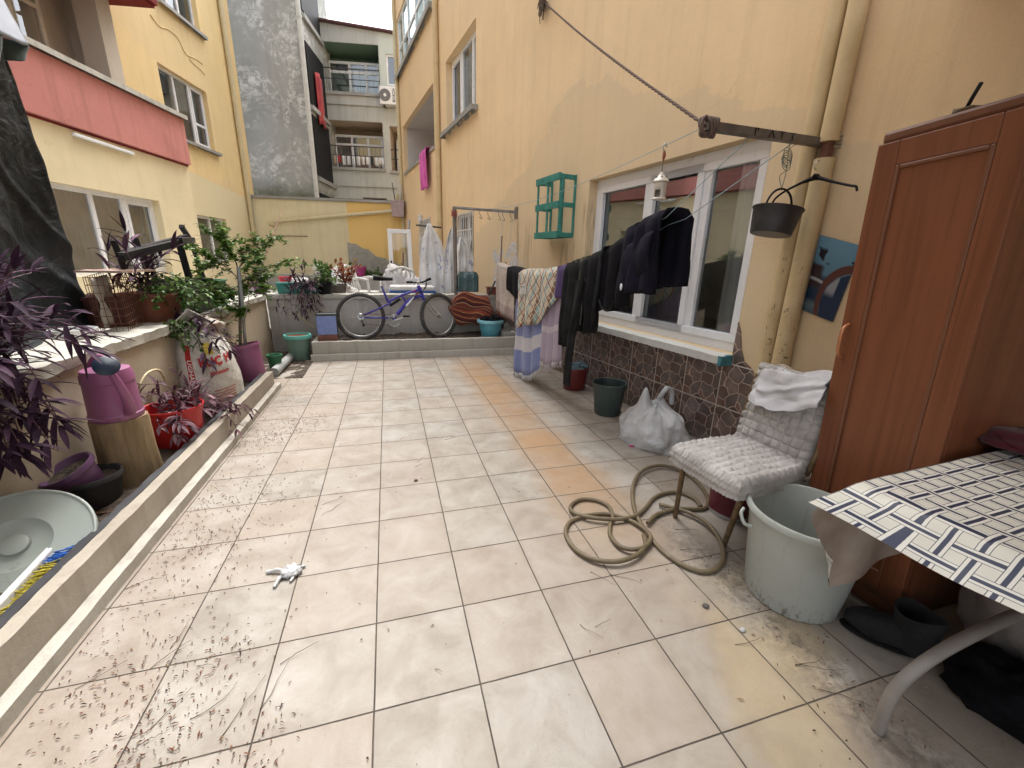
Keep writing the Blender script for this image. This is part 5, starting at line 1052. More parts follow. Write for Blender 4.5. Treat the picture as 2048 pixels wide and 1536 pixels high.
def leaf(m, p, d, L, w, droop=.4, fold=.35, n=5, twist=0):
    """lance leaf from p along d, folded along its midrib"""
    d = Vector(d).normalized(); sd_ = d.cross(Vector((0, 0, 1))); sd_ = sd_.normalized() if sd_.length > .05 else Vector((1, 0, 0))
    if twist: sd_ = Matrix.Rotation(twist, 3, d) @ sd_
    q = Vector(p); vs = []; dd = d.copy()
    for i in range(n+1):
        k = i/n; ww = w*.5*(math.sin(math.pi*min(1, k*.92+.08))**.75)*(1-.25*k) if i < n else .0004; up = sd_.cross(dd).normalized()
        vs += [q-sd_*ww+up*fold*ww, q.copy(), q+sd_*ww+up*fold*ww]; q = q+dd*L/n; dd = (dd+Vector((0, 0, -droop/n))).normalized()
    m.add(vs, [f_ for i in range(n) for f_ in ((i*3, i*3+1, i*3+4, i*3+3), (i*3+1, i*3+2, i*3+5, i*3+4))])
def trades(name, label, base, stems, L=.13, w=.026, cat='plant', seed=0, mats=('purple', 'stem_p'), group=None, dens=.042):
    """stems: list of point lists (relative to base)"""
    rs = random.Random(seed); t = thing(name, label, cat, base, group=group); ms, ml = MB(), MB()
    for pts in stems:
        P_ = cr(pts, 6); ms.tube(P_, [.0042*(1-.5*i/len(P_)) for i in range(len(P_))], 5); acc = 0; a = rs.uniform(0, 6.28); tot = sum((P_[i+1]-P_[i]).length for i in range(len(P_)-1)); run = 0
        for i in range(1, len(P_)):
            acc += (P_[i]-P_[i-1]).length; run += (P_[i]-P_[i-1]).length
            if acc > dens and run > tot*.12:
                acc = 0; a += 2.4+rs.uniform(-.5, .5); dr = (P_[i]-P_[i-1]).normalized(); o_ = dr.orthogonal().normalized(); s2 = dr.cross(o_); out_ = o_*math.cos(a)+s2*math.sin(a)
                leaf(ml, P_[i], dr*.55+out_*.9+Vector((0, 0, .25)), L*rs.uniform(.65, 1.15), w*rs.uniform(.8, 1.2), rs.uniform(.3, 1.3), .4, 5)
        for k in range(3): a = rs.uniform(0, 6.28); leaf(ml, P_[-1], (P_[-1]-P_[-2]).normalized()+Vector((math.cos(a)*.5, math.sin(a)*.5, .3)), L*rs.uniform(.6, 1), w, .5, .4, 5)
    ms.build('stem', M[mats[1]], t, smooth=180); ml.build('leaves', M[mats[0]], t, smooth=180); return t
def fan(seed, n, ox, oz, dirf, l0, l1, droop):
    rs = random.Random(seed); out_ = []
    for i in range(n):
        d = Vector(dirf(rs, i)).normalized(); l = rs.uniform(l0, l1); p = Vector((rs.uniform(-ox, ox), rs.uniform(-ox, ox), oz)); pts = [p]; dd = d.copy()
        for k in range(4): p = p+dd*l/4; pts.append(p.copy()); dd = (dd+Vector((rs.uniform(-.15, .15), rs.uniform(-.15, .15), -droop))).normalized()
        out_.append(pts)
    return out_
def cane(pts, r, mat, name, label, cat='stick'):
    o = Vector(pts[0]); t = thing(name, label, cat, o); MB().tube([Vector(p)-o for p in pts], r, 7).build('shaft', mat, t, smooth=180); return t

# ---------------------------------------------------------------- dark net and sheet at the left edge
M['net'] = (lambda t: t.fin(t.ramp(t.noise(1.6, 6, .6), [(.3, (.004, .006, .007)), (.55, (.010, .013, .015)), (.8, (.022, .028, .034))]), .6, t.bump(t.noise(1, 2, vec=t.mapv((260, 260, 260))),   .5, .002, t.bump(t.noise(5, 6, .6, dist=.6), .8, .05)), spec=.3))(NT('black_shade_net'))
o = Vector((-1.85, 1.6, .8)); m = MB()
def net(u, v):
    y = lerp(2.62, .35, u); z = lerp(.80, 2.36, v); edge = max(0, 1-u/.10)
    x = -1.87+.035*math.sin(y*4.1+z*1.2)+.03*math.sin(y*9-z*2.5)+.03*nz(y*2, z*1.2)+.012*nz(y*12, z*5, 2)+.02*math.exp(-(((z-1.9)+(y-2)*.9)/.05)**2)+.02*math.exp(-(((z-1.45)+(y-2)*.7)/.06)**2)-.03*edge
    y += .015*nz(z*6, 3)-.085*(z-.8)*edge
    if v < .06: x += .06*(1-v/.06)*(1-edge*.6); z = .815+.02*nz(y*6, 1)
    return Vector((x, y, z))-o
m.grid(net, 120, 90); ob = m.build('shade_net', M['net'], None, smooth=180, loc=o, solid=.004); tag(ob, 'black shade netting draped like a curtain at the left edge', 'netting')
m = MB(); o = Vector((-1.9, 2.2, 2.4))
A_, B_, C_, D_ = xp(-260, -120, -1.7), xp(6, -10, -1.9), xp(56, 76, -1.86), xp(-200, -20, -1.6)
A_, B_, C_, D_ = xp(-120, -130, -1.9), xp(2, -6, -1.95), xp(57, 92, -1.84), xp(-90, 12, -1.75)
def shf(u, v): p = A_.lerp(B_, u).lerp(D_.lerp(C_, u), v); return p+Vector((0, 0, -.02*math.sin(math.pi*u)+.01*nz(u*5, v*4)))-o
m.grid(shf, 24, 12); m.grid(lambda u, v: Vector((lerp(-3.0, -1.2, u), lerp(-2.6, 1.2, v), 2.62+.03*math.sin(u*9)+.02*nz(u*4, v*6)))-o, 24, 24); ob = m.build('awning_sheet', plain('grey_blue_plastic_sheet', (.20, .22, .26), .35, .2, 4, .2), None, smooth=180, loc=o, solid=.01); tag(ob, 'grey blue plastic sheet sagging above the black netting in the top left corner, with an unseen canopy added for shade', 'sheet')  # second grid is an unseen canopy added overhead to darken the left bed
m = MB()
def tc2(u, v): p = D_.lerp(C_, u); q = xp(-90, 130, -1.78).lerp(xp(48, 122, -1.84), u); return p.lerp(q, v)+Vector((-.03+.03*math.sin(u*14), 0, .01*nz(u*8, v*3)))-o
m.grid(tc2, 40, 10); ob = m.build('tarpaulin', fabric('dark_teal_cloth', (.02, .045, .05), (.05, .07, .06), sc=5), None, smooth=180, loc=o, solid=.01); tag(ob, 'dark teal cloth hanging between the grey sheet and the black netting', 'tarpaulin')
t = thing('tub', 'white rimmed tub poking out under the black netting on the wall', 'tub', (-1.80, 2.25, .80)); m = MB(); m.lathe([(.09, 0), (.11, .04), (.115, .045), (.115, .055), (.10, .055), (.08, .01)], 36, cap0=True, cap1=True); m.build('bowl', M['pvc'], t, smooth=40)

# ---------------------------------------------------------------- on the left wall
t = thing('wire_crate', 'rusty wire crate standing on the left wall beside the netting', 'crate', (-1.72, 2.60, .81), R(8), rot=(R(4), 0, R(8))); m = MB()
W_, D2, H2 = .16, .30, .36
for i in range(8): z = H2*i/7; m.tube([(-W_/2, -D2/2, z), (W_/2, -D2/2, z), (W_/2, D2/2, z), (-W_/2, D2/2, z)], .0022, 4, closed=True)
for i in range(10):
    y = lerp(-D2/2, D2/2, i/9); m.tube([(W_/2, y, 0), (W_/2, y, H2)], .0022, 4); m.tube([(-W_/2, y, 0), (-W_/2, y, H2)], .0022, 4)
for i in range(6): x = lerp(-W_/2, W_/2, i/5); m.tube([(x, -D2/2, 0), (x, -D2/2, H2)], .0022, 4)
m.build('wire_mesh', M['rust'], t); m = MB(); m.grid(lambda u, v: (-.05+.02*nz(u*4, v*3), lerp(-.13, .12, u), lerp(.02, .35, v)), 12, 12); m.build('lining', plain('white_sacking', (.42, .40, .37), .8, .2, 9), t, smooth=180, solid=.004)
tag(rough_box(-.13, .13, -.2, .24, 0, .014, 10, 14, 1, .003).build('board', plain('pinkish_board', (.42, .30, .25), .8), None, smooth=40, loc=(-1.72, 2.68, 1.185)), 'thin pinkish board laid over the wire crate', 'board')
M['terracotta'] = plain('terracotta', (.17, .052, .028), .75, .2, 8, .3, 80, dirt=(.14, .08, .05), da=.3)
def pot(label, c, r0, r1, h, mat, rim=.012, soil_=True, name='plant_pot', rot=None, fl=1, group=None):
    t = bucket(name, label, 'pot', c, r0, r1, h, mat, rim=rim, rimh=.025, n=40, rot=rot, group=group)
    if soil_: m = MB(); m.grid(lambda u, v: ((r1-.008)*v*math.cos(u*6.2832), (r1-.008)*v*math.sin(u*6.2832), h-.03+.008*nz(u*9, v*5)), 24, 5, closed_u=True); m.build('soil', M['soil'], t, smooth=180)
    return t
pot('wide terracotta pot beside the wire crate on the left wall', (-1.68, 2.98, .80), .15, .19, .22, M['terracotta'], .014)
pot('dark red terracotta pot behind the wire crate', (-1.84, 2.72, .80), .13, .17, .22, plain('dark_terracotta', (.065, .018, .013), .75, .2))
pot('small black pot beside the black folding stand', (-1.72, 3.34, .98), .07, .095, .12, M['black_plastic'])
M['green_pl'] = plain('green_plastic', (.02, .13, .06), .4, .15); M['grey_pl'] = plain('dark_grey_plastic', (.06, .065, .07), .5, .15)
def obox(name, label, cat, c, sx, sy, h, mat, rz=0, tp=1.1, wall=.008, inner=None, rot=None, group=None):
    t = thing(name, label, cat, c, rz, group=group, rot=rot); a, b = sx/2, sy/2; m = MB()
    vs = [(-a/tp, -b/tp, 0), (a/tp, -b/tp, 0), (a/tp, b/tp, 0), (-a/tp, b/tp, 0), (-a, -b, h), (a, -b, h), (a, b, h), (-a, b, h)]; w = wall
    vs += [(-a+w, -b+w, h), (a-w, -b+w, h), (a-w, b-w, h), (-a+w, b-w, h), (-a/tp+w, -b/tp+w, w), (a/tp-w, -b/tp+w, w), (a/tp-w, b/tp-w, w), (-a/tp+w, b/tp-w, w)]
    fs = [(3, 2, 1, 0)]+[(i, (i+1) % 4, (i+1) % 4+4, i+4) for i in range(4)]+[(i+4, (i+1) % 4+4, (i+1) % 4+8, i+8) for i in range(4)]+[(i+8, (i+1) % 4+8, (i+1) % 4+12, i+12) for i in range(4)]+[(12, 13, 14, 15)]
    m.add(vs, fs); m.build('tub', mat, t, bevel=.006)
    r = MB(); e = .008; r.tube([(-a-e, -b-e, h-.006), (a+e, -b-e, h-.006), (a+e, b+e, h-.006), (-a-e, b+e, h-.006)], .009, 6, closed=True); r.build('rim', mat, t); return t
obox('box', 'dark grey plastic box under the black folding stand', 'box', (-1.66, 3.62, .80), .24, .34, .24, M['grey_pl']); obox('box', 'green plastic tub behind the dark grey box on the left wall', 'box', (-1.66, 4.05, .80), .24, .3, .26, M['green_pl'])
st_ = thing('stand', 'black folding stand turned upside down on the boxes', 'stand', (-1.7, 3.5, 1.04)); o = Vector(st_.location)
def SP(x, y, X=-1.7): return xp(x, y, X)-o
zc = {}
for a, b, w_, X in (((226, 480), (252, 545), .022, -1.72), ((268, 474), (297, 545), .028, -1.86), ((362, 452), (378, 476), .03, -1.86), ((359, 488), (386, 585), .032, -1.6), ((382, 483), (411, 566), .026, -1.8)):
    m = MB(); m.bar(SP(*a, X), SP(*b, X), w_*1.35, w_*1.35); m.build('leg', M['black_plastic'], st_, bevel=.003)
m = MB(); m.bar(SP(242, 514, -1.62), SP(362, 484, -1.62), .04, .055); m.build('front_rail', M['black_plastic'], st_, bevel=.003)
m = MB(); m.bar(SP(250, 507, -1.84), SP(372, 474, -1.84), .04, .05); m.build('back_rail', M['black_plastic'], st_, bevel=.003)
m = MB(); m.bar(SP(360, 482, -1.60), SP(386, 480, -1.86), .04, .055); m.build('end_rail', M['black_plastic'], st_, bevel=.003); m = MB(); m.bar(SP(243, 514, -1.61), SP(262, 505, -1.85), .03, .03); m.build('end_rail', M['black_plastic'], st_, bevel=.003)
m = MB(); q = SP(384, 575, -1.68); m.box(q.x-.13, q.x+.13, q.y-.17, q.y+.17, .005, .05); m.build('tray', M['black_plastic'], st_, bevel=.005)
# purple plants
trades('plant', 'tall purple heart plant sprouting from the pots beside the wire crate', (-1.7, 2.78, 1.0), fan(2, 9, .10, .0, lambda r, i: (r.uniform(-.35, .35), r.uniform(-.7, .7), 1), .28, .50, .2), .20, .032, seed=2)
trades('plant', 'leafy green plant spilling over the wide terracotta pot', (-1.62, 3.02, 1.0), fan(5, 60, .13, .0, lambda r, i: (r.uniform(-.1, 1), r.uniform(-.8, .8), r.uniform(.0, .9)), .12, .40, .6), .048, .028, seed=5, mats=('green', 'stem_g'), dens=.018)
trades('plant', 'purple heart and green stems trailing down the cream wall behind the feed sack', (-1.52, 2.92, .80), fan(6, 16, .08, .0, lambda r, i: (r.uniform(.5, 1), r.uniform(-.8, .5), r.uniform(-.1, .5)), .22, .48, .75), .14, .030, seed=6)
trades('plant', 'small green trailing plant at the coping under the terracotta pots', (-1.5, 2.74, .80), fan(7, 22, .05, .0, lambda r, i: (r.uniform(.3, .7), r.uniform(-.5, .5), r.uniform(-.2, .3)), .1, .3, .8), .035, .02, seed=7, mats=('green', 'stem_g'), dens=.018)
rs = random.Random(9); stems = fan(8, 60, .2, .0, lambda r, i: (r.uniform(-.1, .7), r.uniform(-1.0, .5), r.uniform(.2, 1.1)), .25, .5, .4)+fan(28, 14, .14, .0, lambda r, i: (r.uniform(-.2, .4), r.uniform(-.6, .7), 1.2), .35, .62, .22)+fan(18, 22, .14, -.02, lambda r, i: (r.uniform(.4, .7), r.uniform(-.9, .0), -.1), .3, .52, .7)
trades('plant', 'big mass of purple heart plant hanging over the wall at the left edge', (-1.66, 1.2, .90), stems, .155, .026, seed=8)
pot('black pot hidden in the mass of purple leaves at the left edge', (-1.70, 1.18, .80), .12, .16, .13, M['black_plastic'])

# ---------------------------------------------------------------- in the soil bed
M['pink_pl'] = dirtband('mauve_pink_plastic', (.28, .095, .20), .12, .5, (.12, .07, .08), rough=.45)
sb_ = gp(232, 955, .1); sbx, sby = -1.33, 1.60
t = thing('log_stump', 'sawn log stump standing in the soil bed under the pink watering can', 'stump', (sbx, sby, .08)); m = MB()
m.lathe([(.138, 0), (.132, .08), (.124, .2), (.123, .38), (.119, .392)], 60, cap0=False, cap1=False, fn=lambda a, r, z: (math.cos(a)*r*(1+.05*math.sin(a*3+1)+.03*nz(a*2.5, z*1.5)+.02*math.sin(a*11)*.5), math.sin(a)*r*(1+.05*math.sin(a*3+1)+.03*nz(a*2.5, z*1.5)), z)); 
m.build('bark', (lambda q: q.fin(q.ramp(q.noise(1, 7, .7, vec=q.mapv((18, 18, 2.2))), [(.3, (.11, .075, .04)), (.7, (.30, .215, .12))]), .85, q.bump(q.noise(1, 6, vec=q.mapv((40, 40, 4))), .8, .008)))(NT('stripped_bark')), t, smooth=40)
m = MB(); m.grid(lambda u, v: (math.cos(u*6.2832)*.12*v*(1+.05*math.sin(u*18.85+1)), math.sin(u*6.2832)*.12*v*(1+.05*math.sin(u*18.85+1)), .392), 48, 8, closed_u=True)
m.build('cut_face', (lambda q: q.fin(q.ramp(q.math('FRACT', q.math('MULTIPLY', q.math('ADD', q.xyz(q.tc.outputs['UV'])[1], q.math('MULTIPLY', q.noise(5), .08)), 11)), [(0, (.20, .14, .08)), (.8, (.30, .22, .13)), (1, (.14, .09, .05))]), .8))(NT('cut_rings')), t)
wc = thing('watering_can', 'mauve pink watering can with a dark blue rose, standing on the log stump', 'watering can', (sbx, sby, .472), R(0)); wc.scale = (.94, .94, .94)
m = MB(); m.lathe([(.118, 0), (.122, .01), (.124, .03), (.118, .035), (.114, .17), (.112, .21), (.116, .215), (.115, .25), (.104, .285), (.05, .30), (.0, .303)], 48, cap0=True, fn=lambda a, r, z: (r*math.cos(a), r*math.sin(a)*1.0, z)); m.build('body', M['pink_pl'], wc, smooth=35)
rx = xp(211, 725, sbx+.14)-Vector((sbx, sby, .472)); s0 = Vector((.105, -.075, .06)); mid = (s0+rx)/2+Vector((.035, -.03, -.02))
P_ = cr([s0+Vector((-.05, .03, -.0)), s0, mid, rx+Vector((-.0, .01, -.015))], 7); m = MB(); m.tube(P_, [.036-.022*i/len(P_) for i in range(len(P_))], 14); m.build('spout', M['pink_pl'], wc, smooth=180)
dn = (CAM-(rx+Vector((sbx, sby, .472)))).normalized(); dn = (dn+Vector((0, 0, .5))).normalized(); q4 = dn.to_track_quat('Z', 'Y').to_matrix().to_4x4()
m = MB(); m.lathe([(.012, -.04), (.03, -.015), (.052, 0), (.054, .006), (.046, .011), (.0, .015)], 32, c=rx, m=q4, cap0=True); m.build('rose', plain('petrol_blue_plastic', (.006, .018, .04), .4, .3, 30, .4, 200), wc, smooth=50)
m = MB(); m.tube(cr([(.04, -.02, .265), (.035, -.015, .31), (.0, .01, .345), (-.06, .04, .34), (-.12, .07, .25), (-.125, .075, .12)], 6), .014, 10); m.build('handle', M['pink_pl'], wc, smooth=180)
rbk = bucket('tub', 'red flexible tub with cut-out handles holding a purple heart plant', 'tub', (-1.30, 2.10, .09), .125, .165, .27, dirtband('red_plastic', (.50, .018, .02), .14, .5, (.12, .05, .04), rough=.4), rim=.004, rimh=.012)
a_ = math.atan2(CAM.y-2.1, CAM.x+1.3)-.12; m = MB(); m.tube([Vector(((.166)*math.cos(a_+.28*math.cos(k)), .166*math.sin(a_+.28*math.cos(k)), .225+.018*math.sin(k))) for k in [2*math.pi*i/24 for i in range(24)]], .004, 6, closed=True); m.build('grip_ring', M['pink_pl'] if 0 else bpy.data.materials['red_plastic'], rbk, smooth=180)
m = MB(); n0 = 14; m.add([Vector((.1655*math.cos(a_+.27*math.cos(k)), .1655*math.sin(a_+.27*math.cos(k)), .225+.017*math.sin(k))) for k in [2*math.pi*i/n0 for i in range(n0)]], [tuple(range(n0))]); m.build('grip_slot', M['dark_room'], rbk)
MB().grid(lambda u, v: (.15*v*math.cos(u*6.2832), .15*v*math.sin(u*6.2832), .2+.01*nz(u*9, v*6)), 20, 5, closed_u=True).build('soil', M['soil'], rbk, smooth=180)
trades('plant', 'purple heart plant growing in the red tub', (-1.30, 2.12, .29), fan(11, 20, .08, .0, lambda r, i: (r.uniform(-.3, .9), r.uniform(-.9, .9), r.uniform(.3, 1)), .16, .36, .5), .11, .024, seed=11, mats=('purple2', 'stem_p'))
trades('plant', 'dried purple stems trailing over the kerb beside the feed sack', (-1.22, 2.45, .16), fan(12, 16, .1, .0, lambda r, i: (r.uniform(-.2, .6), r.uniform(-.9, .9), r.uniform(.1, .7)), .15, .4, .5), .08, .018, seed=12, mats=('purple2', 'stem_p'))
m = MB(); cp = xp(300, 770, -1.46); P_ = cr([cp+Vector((0, -.13, -.12)), cp+Vector((0, -.14, .0)), cp+Vector((.02, -.05, .09)), cp+Vector((.03, .08, .08)), cp+Vector((.02, .16, -.02))], 6); t = thing('hoop', 'pale plastic hoop leaning on the cream wall behind the red tub', 'hoop', P_[0]); m.tube([p-P_[0] for p in P_], .008, 8); m.build('hoop', M['pipe2'], t, smooth=180)
d0 = gp(165, 985, .1); pc1 = Vector((-1.37, 1.36, .09))
t = pot('wide dark grey pot in the soil bed with a purple pot tipped inside it', pc1, .095, .115, .17, plain('sooty_plastic', (.03, .03, .033), .55), .008); pot('mottled purple pot tipped sideways inside the dark grey pot', pc1+Vector((-.01, -.02, .12)), .075, .10, .13, plain('dusty_purple_plastic', (.11, .05, .12), .5, .2, 6, .1, dirt=(.2, .16, .17), da=.1), .008, rot=(R(16), R(-20), 0), name='plant_pot')
t = thing('saucer', 'terracotta saucer propped beside the dark grey pot', 'saucer', pc1+Vector((.055, .015, -.012)), rot=(R(-4), R(4), 0)); m = MB(); m.lathe([(.12, 0), (.155, .025), (.16, .025), (.15, .014), (.11, .008)], 40, cap0=True, cap1=True); m.build('dish', M['terracotta'], t, smooth=40)
lc = Vector((-1.37, .88, .20)); t = thing('round_cover', 'round pale grey green bucket cover leaning in the soil bed', 'cover', lc, rot=(R(33), R(15), 0)); m = MB()
m.lathe([(.235, -.022), (.238, -.02), (.238, .0), (.225, .006), (.215, .003), (.11, .010), (.095, -.002), (.06, -.006), (.045, -.004), (.042, .012), (.03, .016), (0, .017)], 72, cap0=True); m.build('disc', plain('dull_sage_plastic', (.33, .37, .34), .4, .06, 3, .05, 60, dirt=(.2, .2, .17), da=.05, dsc=4), t, smooth=35)
m = MB(); m.tube([Vector((.232*math.cos(k), .232*math.sin(k), .004)) for k in [2*math.pi*i/60 for i in range(60)]], .007, 8, closed=True); m.build('rim', bpy.data.materials['dull_sage_plastic'], t, smooth=180)
br = thing('broom', 'push broom with yellow and blue bristles lying along the kerb', 'broom', (-1.19, .62, .13), R(97))
rs = random.Random(4)
for nm, a, b, mt in (('yellow_bristles', -.38, .17, plain('yellow_bristle', (.36, .30, .03), .6, .3, 40)), ('blue_bristles', .17, .31, plain('blue_bristle', (.02, .11, .42), .6, .3, 40))):
    m = MB()
    for i in range(int((b-a)*1900)):
        x = rs.uniform(a, b); y = rs.uniform(-.0, .03); q = Vector((x, y, rs.uniform(-.01, .035))); m.bar(q, q+Vector((rs.uniform(-.03, .03), -.075-rs.uniform(0, .015), rs.uniform(-.02, .015))), .0028, .0028)
    m.build(nm, mt, br)
MB().box(-.4, .32, .03, .055, -.012, .045).build('head', M['pvc'], br, bevel=.006); P_ = [Vector((-.16, .04, .03)), Vector((-.22, .2, .06)), Vector((-.34, .5, .12))]; MB().tube(P_, .017, 12).build('handle', plain('dark_wood_pole', (.10, .045, .02), .6), br, smooth=60); MB().tube([Vector((-.155, .035, .03)), Vector((-.185, .11, .045))], .026, 14).build('socket', M['pvc'], br, smooth=60)

# feed sack with printing
sc_ = Vector((-1.32, 2.90, .09))
M['sackm'] = (lambda t: t.fin(t.ramp(t.noise(5, 5), [(.3, (.52, .50, .46)), (.7, (.70, .68, .64))]), .6, t.bump(t.noise(6, 6, .65, dist=1.2), 1., .05, t.bump(t.noise(1, 2, vec=t.mapv((300, 300, 300))), .3, .001)), spec=.4))(NT('woven_poly_sack'))
fs_ = thing('feed_sack', 'white woven feed sack with red lettering, folded shut beside the pink bin', 'sack', sc_, R(0), rot=(R(0), R(-6), 0))
def sackp(a, z, g=0):     # a: angle, z: height
    r = interp([(0, .19), (.05, .225), (.22, .245), (.42, .22), (.56, .16), (.64, .09), (.68, .05)], z)+g
    k = 1+.04*math.sin(a*3+z*8)+.05*nz(math.cos(a)*1.5, math.sin(a)*1.5, z*4)+.02*nz(math.cos(a)*5, math.sin(a)*5, z*14)
    return Vector((r*k*math.cos(a)*.82, r*k*math.sin(a)*1.12, (z+.015*math.sin(a*2)*min(1, z*4))*1.1))
m = MB(); m.grid(lambda u, v: sackp(2*math.pi*u, v*.68), 90, 60, closed_u=True); m.build('body', M['sackm'], fs_, smooth=180)
m = MB(); m.grid(lambda u, v: Vector((lerp(-.12, .13, u)+.03*math.sin(v*5), lerp(-.20, .12, u)*.7+.05*math.sin(v*4)-.02, .60+.23*v-.16*v*v*abs(u-.45)*2+.02*nz(u*4, v*4)))+Vector((.05*v, .0, 0)), 24, 18); m.build('folded_top', M['sackm'], fs_, smooth=180, solid=.006)
m = MB(); m.blob((.03, .06, .65), .12, .14, .075, 5, .4, nu=30, nv=18); m.build('crumpled_collar', (lambda t: t.fin(t.ramp(t.noise(7, 5, .6, dist=1), [(.35, (.42, .40, .37)), (.5, (.30, .20, .15)), (.6, (.38, .36, .33)), (.75, (.16, .17, .17))]), .5, t.bump(t.noise(9, 4), .6, .02)))(NT('grimy_film')), fs_, smooth=180)
ca = math.atan2(CAM.y-sc_.y, CAM.x-sc_.x)
def onsack(x0, z0, rot=0):
    def f_(x, y):
        if rot: x, y = y*1.0, -x
        zz_ = z0+y; a = ca+.0+(x0+x)/.225
        return sackp(a, zz_, .0045)
    return f_
wrap_text(fs_, 'RUÇ H', .085, onsack(.10, .385), M['red_ink'], bold=.004, space=1.05)
wrap_text(fs_, '>>>>>>', .05, onsack(.10, .30), M['red_ink'], bold=.002, space=.8)
def patch(parent, name, x0, x1, z0, z1, mat, off=.003, n=16):
    m = MB(); m.grid(lambda u, v: sackp(ca+lerp(x0, x1, u)/.225, lerp(z0, z1, v), off), 6, n); return m.build(name, mat, parent, smooth=180)
patch(fs_, 'red_band', -.135, -.085, .06, .50, M['red_ink']); wrap_text(fs_, 'UGHANEL', .05, onsack(-.11, .29, 1), M['pvc'], bold=.001, name='band_lettering')
for k in range(5): patch(fs_, 'red_stripe', .02, .2, .075+.022*k, .085+.022*k, plain('faded_red_%d' % k, (.42, .16, .12), .6) if k == 0 else bpy.data.materials['faded_red_0'], n=3)
patch(fs_, 'yellow_print', .03, .10, .44, .52, plain('yellow_print', (.55, .42, .06), .6, .3, 30))
# pink bin with the citrus bush
pb = Vector((-1.27, 3.72, .07)); pk = bucket('bin', 'mauve pink plastic bin leaning in the soil bed with a citrus bush in it', 'bin', pb, .115, .145, .38, M['pink_pl'], rim=.014, rimh=.03, rot=(R(-2), R(-11), 0)); MB().grid(lambda u, v: (.135*v*math.cos(u*6.2832), .135*v*math.sin(u*6.2832), .34+.012*nz(u*9, v*6)), 20, 5, closed_u=True).build('soil', M['soil'], pk, smooth=180)
m = MB(); m.lathe([(.128, .27), (.136, .275), (.138, .29), (.132, .295)], 40, cap0=False); m.build('moulded_ring', M['pink_pl'], pk, smooth=60)
pot('small dark green pot behind the pink bin', (-1.22, 4.35, .0), .06, .075, .2, M['green_pl'])
tb_ = Vector((-1.36, 3.72, .42)); cit = thing('citrus_bush', 'straggly citrus bush with glossy green leaves growing out of the pink bin', 'bush', tb_); rs = random.Random(21)
tw, lf = MB(), MB(); mt = MB()
TR = cr([(0, 0, -.02), (.03, .02, .25), (.05, .06, .5), (.06, .1, .78)], 6); mt.tube(TR, [.016-.008*i/len(TR) for i in range(len(TR))], 9); mt.build('trunk', M['bark'], cit, smooth=180)
def branch(p, d, L, r, depth):
    pts = [p]; dd = d.normalized(); n_ = 6
    for i in range(n_): dd = (dd+Vector((rs.uniform(-.25, .25), rs.uniform(-.25, .25), rs.uniform(-.2, .16)))).normalized(); pts.append(pts[-1]+dd*L/n_)
    tw.tube(pts, [r*(1-.7*i/n_) for i in range(n_+1)], 5, cap=False)
    for i in range(1, n_+1):
        if depth > 0 and rs.random() < .74: branch(pts[i], dd+Vector((rs.uniform(-1, 1), rs.uniform(-1, 1), rs.uniform(-.5, .8)))*.9, L*rs.uniform(.4, .7), r*.55, depth-1)
        if depth <= 1:
            for _ in range(2 if depth else 3): a = rs.uniform(0, 6.28); leaf(lf, pts[i], Vector((math.cos(a), math.sin(a), rs.uniform(-.5, .7))), rs.uniform(.032, .058), rs.uniform(.016, .026), .5, .3, 4, rs.uniform(-.6, .6))
for z_, dx, dy, dz, L in ((.30, .4, -.6, .5, .3), (.40, -.7, -.6, .6, .42), (.48, .7, .3, .5, .5), (.55, -.9, .1, .8, .55), (.62, .9, -.1, .25, .6), (.66, -.6, -.8, .9, .55), (.70, .3, .8, .5, .5), (.74, .7, .2, .7, .5), (.78, -.3, .4, .9, .5), (.78, .2, -.4, 1, .42), (.5, .2, .9, .2, .5), (.6, .8, .5, -.05, .5)):
    branch(interp([(i/len(TR)*.82, TR[i]) for i in range(len(TR))], z_), Vector((dx*.8, dy, dz)), L*.6, .006, 2)
for sx_, sy_ in ((0, -.16), (-.02, -.32)):
    branch(Vector((sx_, sy_, -.1)), Vector((-.1, .1, 1)), .55, .005, 1)
tw.build('branches', M['bark'], cit, smooth=180); lf.build('leaves', M['citrus'], cit, smooth=180)
cane([(-1.31, 3.70, .35), (-1.29, 3.74, .75), (-1.27, 3.76, 1.2)], .016, M['pipe_grey'], 'support_pole', 'grey stake tied to the citrus trunk', 'pole')
cane([xp(508, 575, -1.3), xp(535, 500, -1.3), xp(562, 424, -1.3)], .006, M['rust'], 'cane', 'long thin cane rising out of the citrus bush to the right', 'stick')
cane([xp(486, 660, -1.2), xp(497, 600, -1.2), xp(505, 545, -1.2)], .004, M['bark'], 'cane', 'thin cane beside the citrus trunk', 'stick')
# bare wiry twigs left of the bush
m = MB(); o = Vector((-1.7, 4.1, .9)); rs = random.Random(31)
for k in range(16):
    p = xp(rs.uniform(385, 470), rs.uniform(480, 560), -1.7)-o; d = Vector((rs.uniform(-.1, .2), rs.uniform(-1, .6), rs.uniform(-.1, .6))); pts = [p+d*(i*.06)+Vector((.01*nz(i, k), .02*nz(i*.8, k, 2), .03*nz(i*.7, k, 5))) for i in range(9)]; m.tube(pts, .0022, 4)
for k in range(9): p0_ = xp(388+k*2, 470+k*9, -1.72)-o; m.tube([p0_, p0_+Vector((0, .25, .03*math.sin(k))), p0_+Vector((0, .55, -.02))], .0015, 4)
ob = m.build('bare_twigs', M['bark'], None, smooth=180, loc=o); tag(ob, 'bare wiry twigs and wires in front of the small ground floor window', 'twigs', kind='stuff')
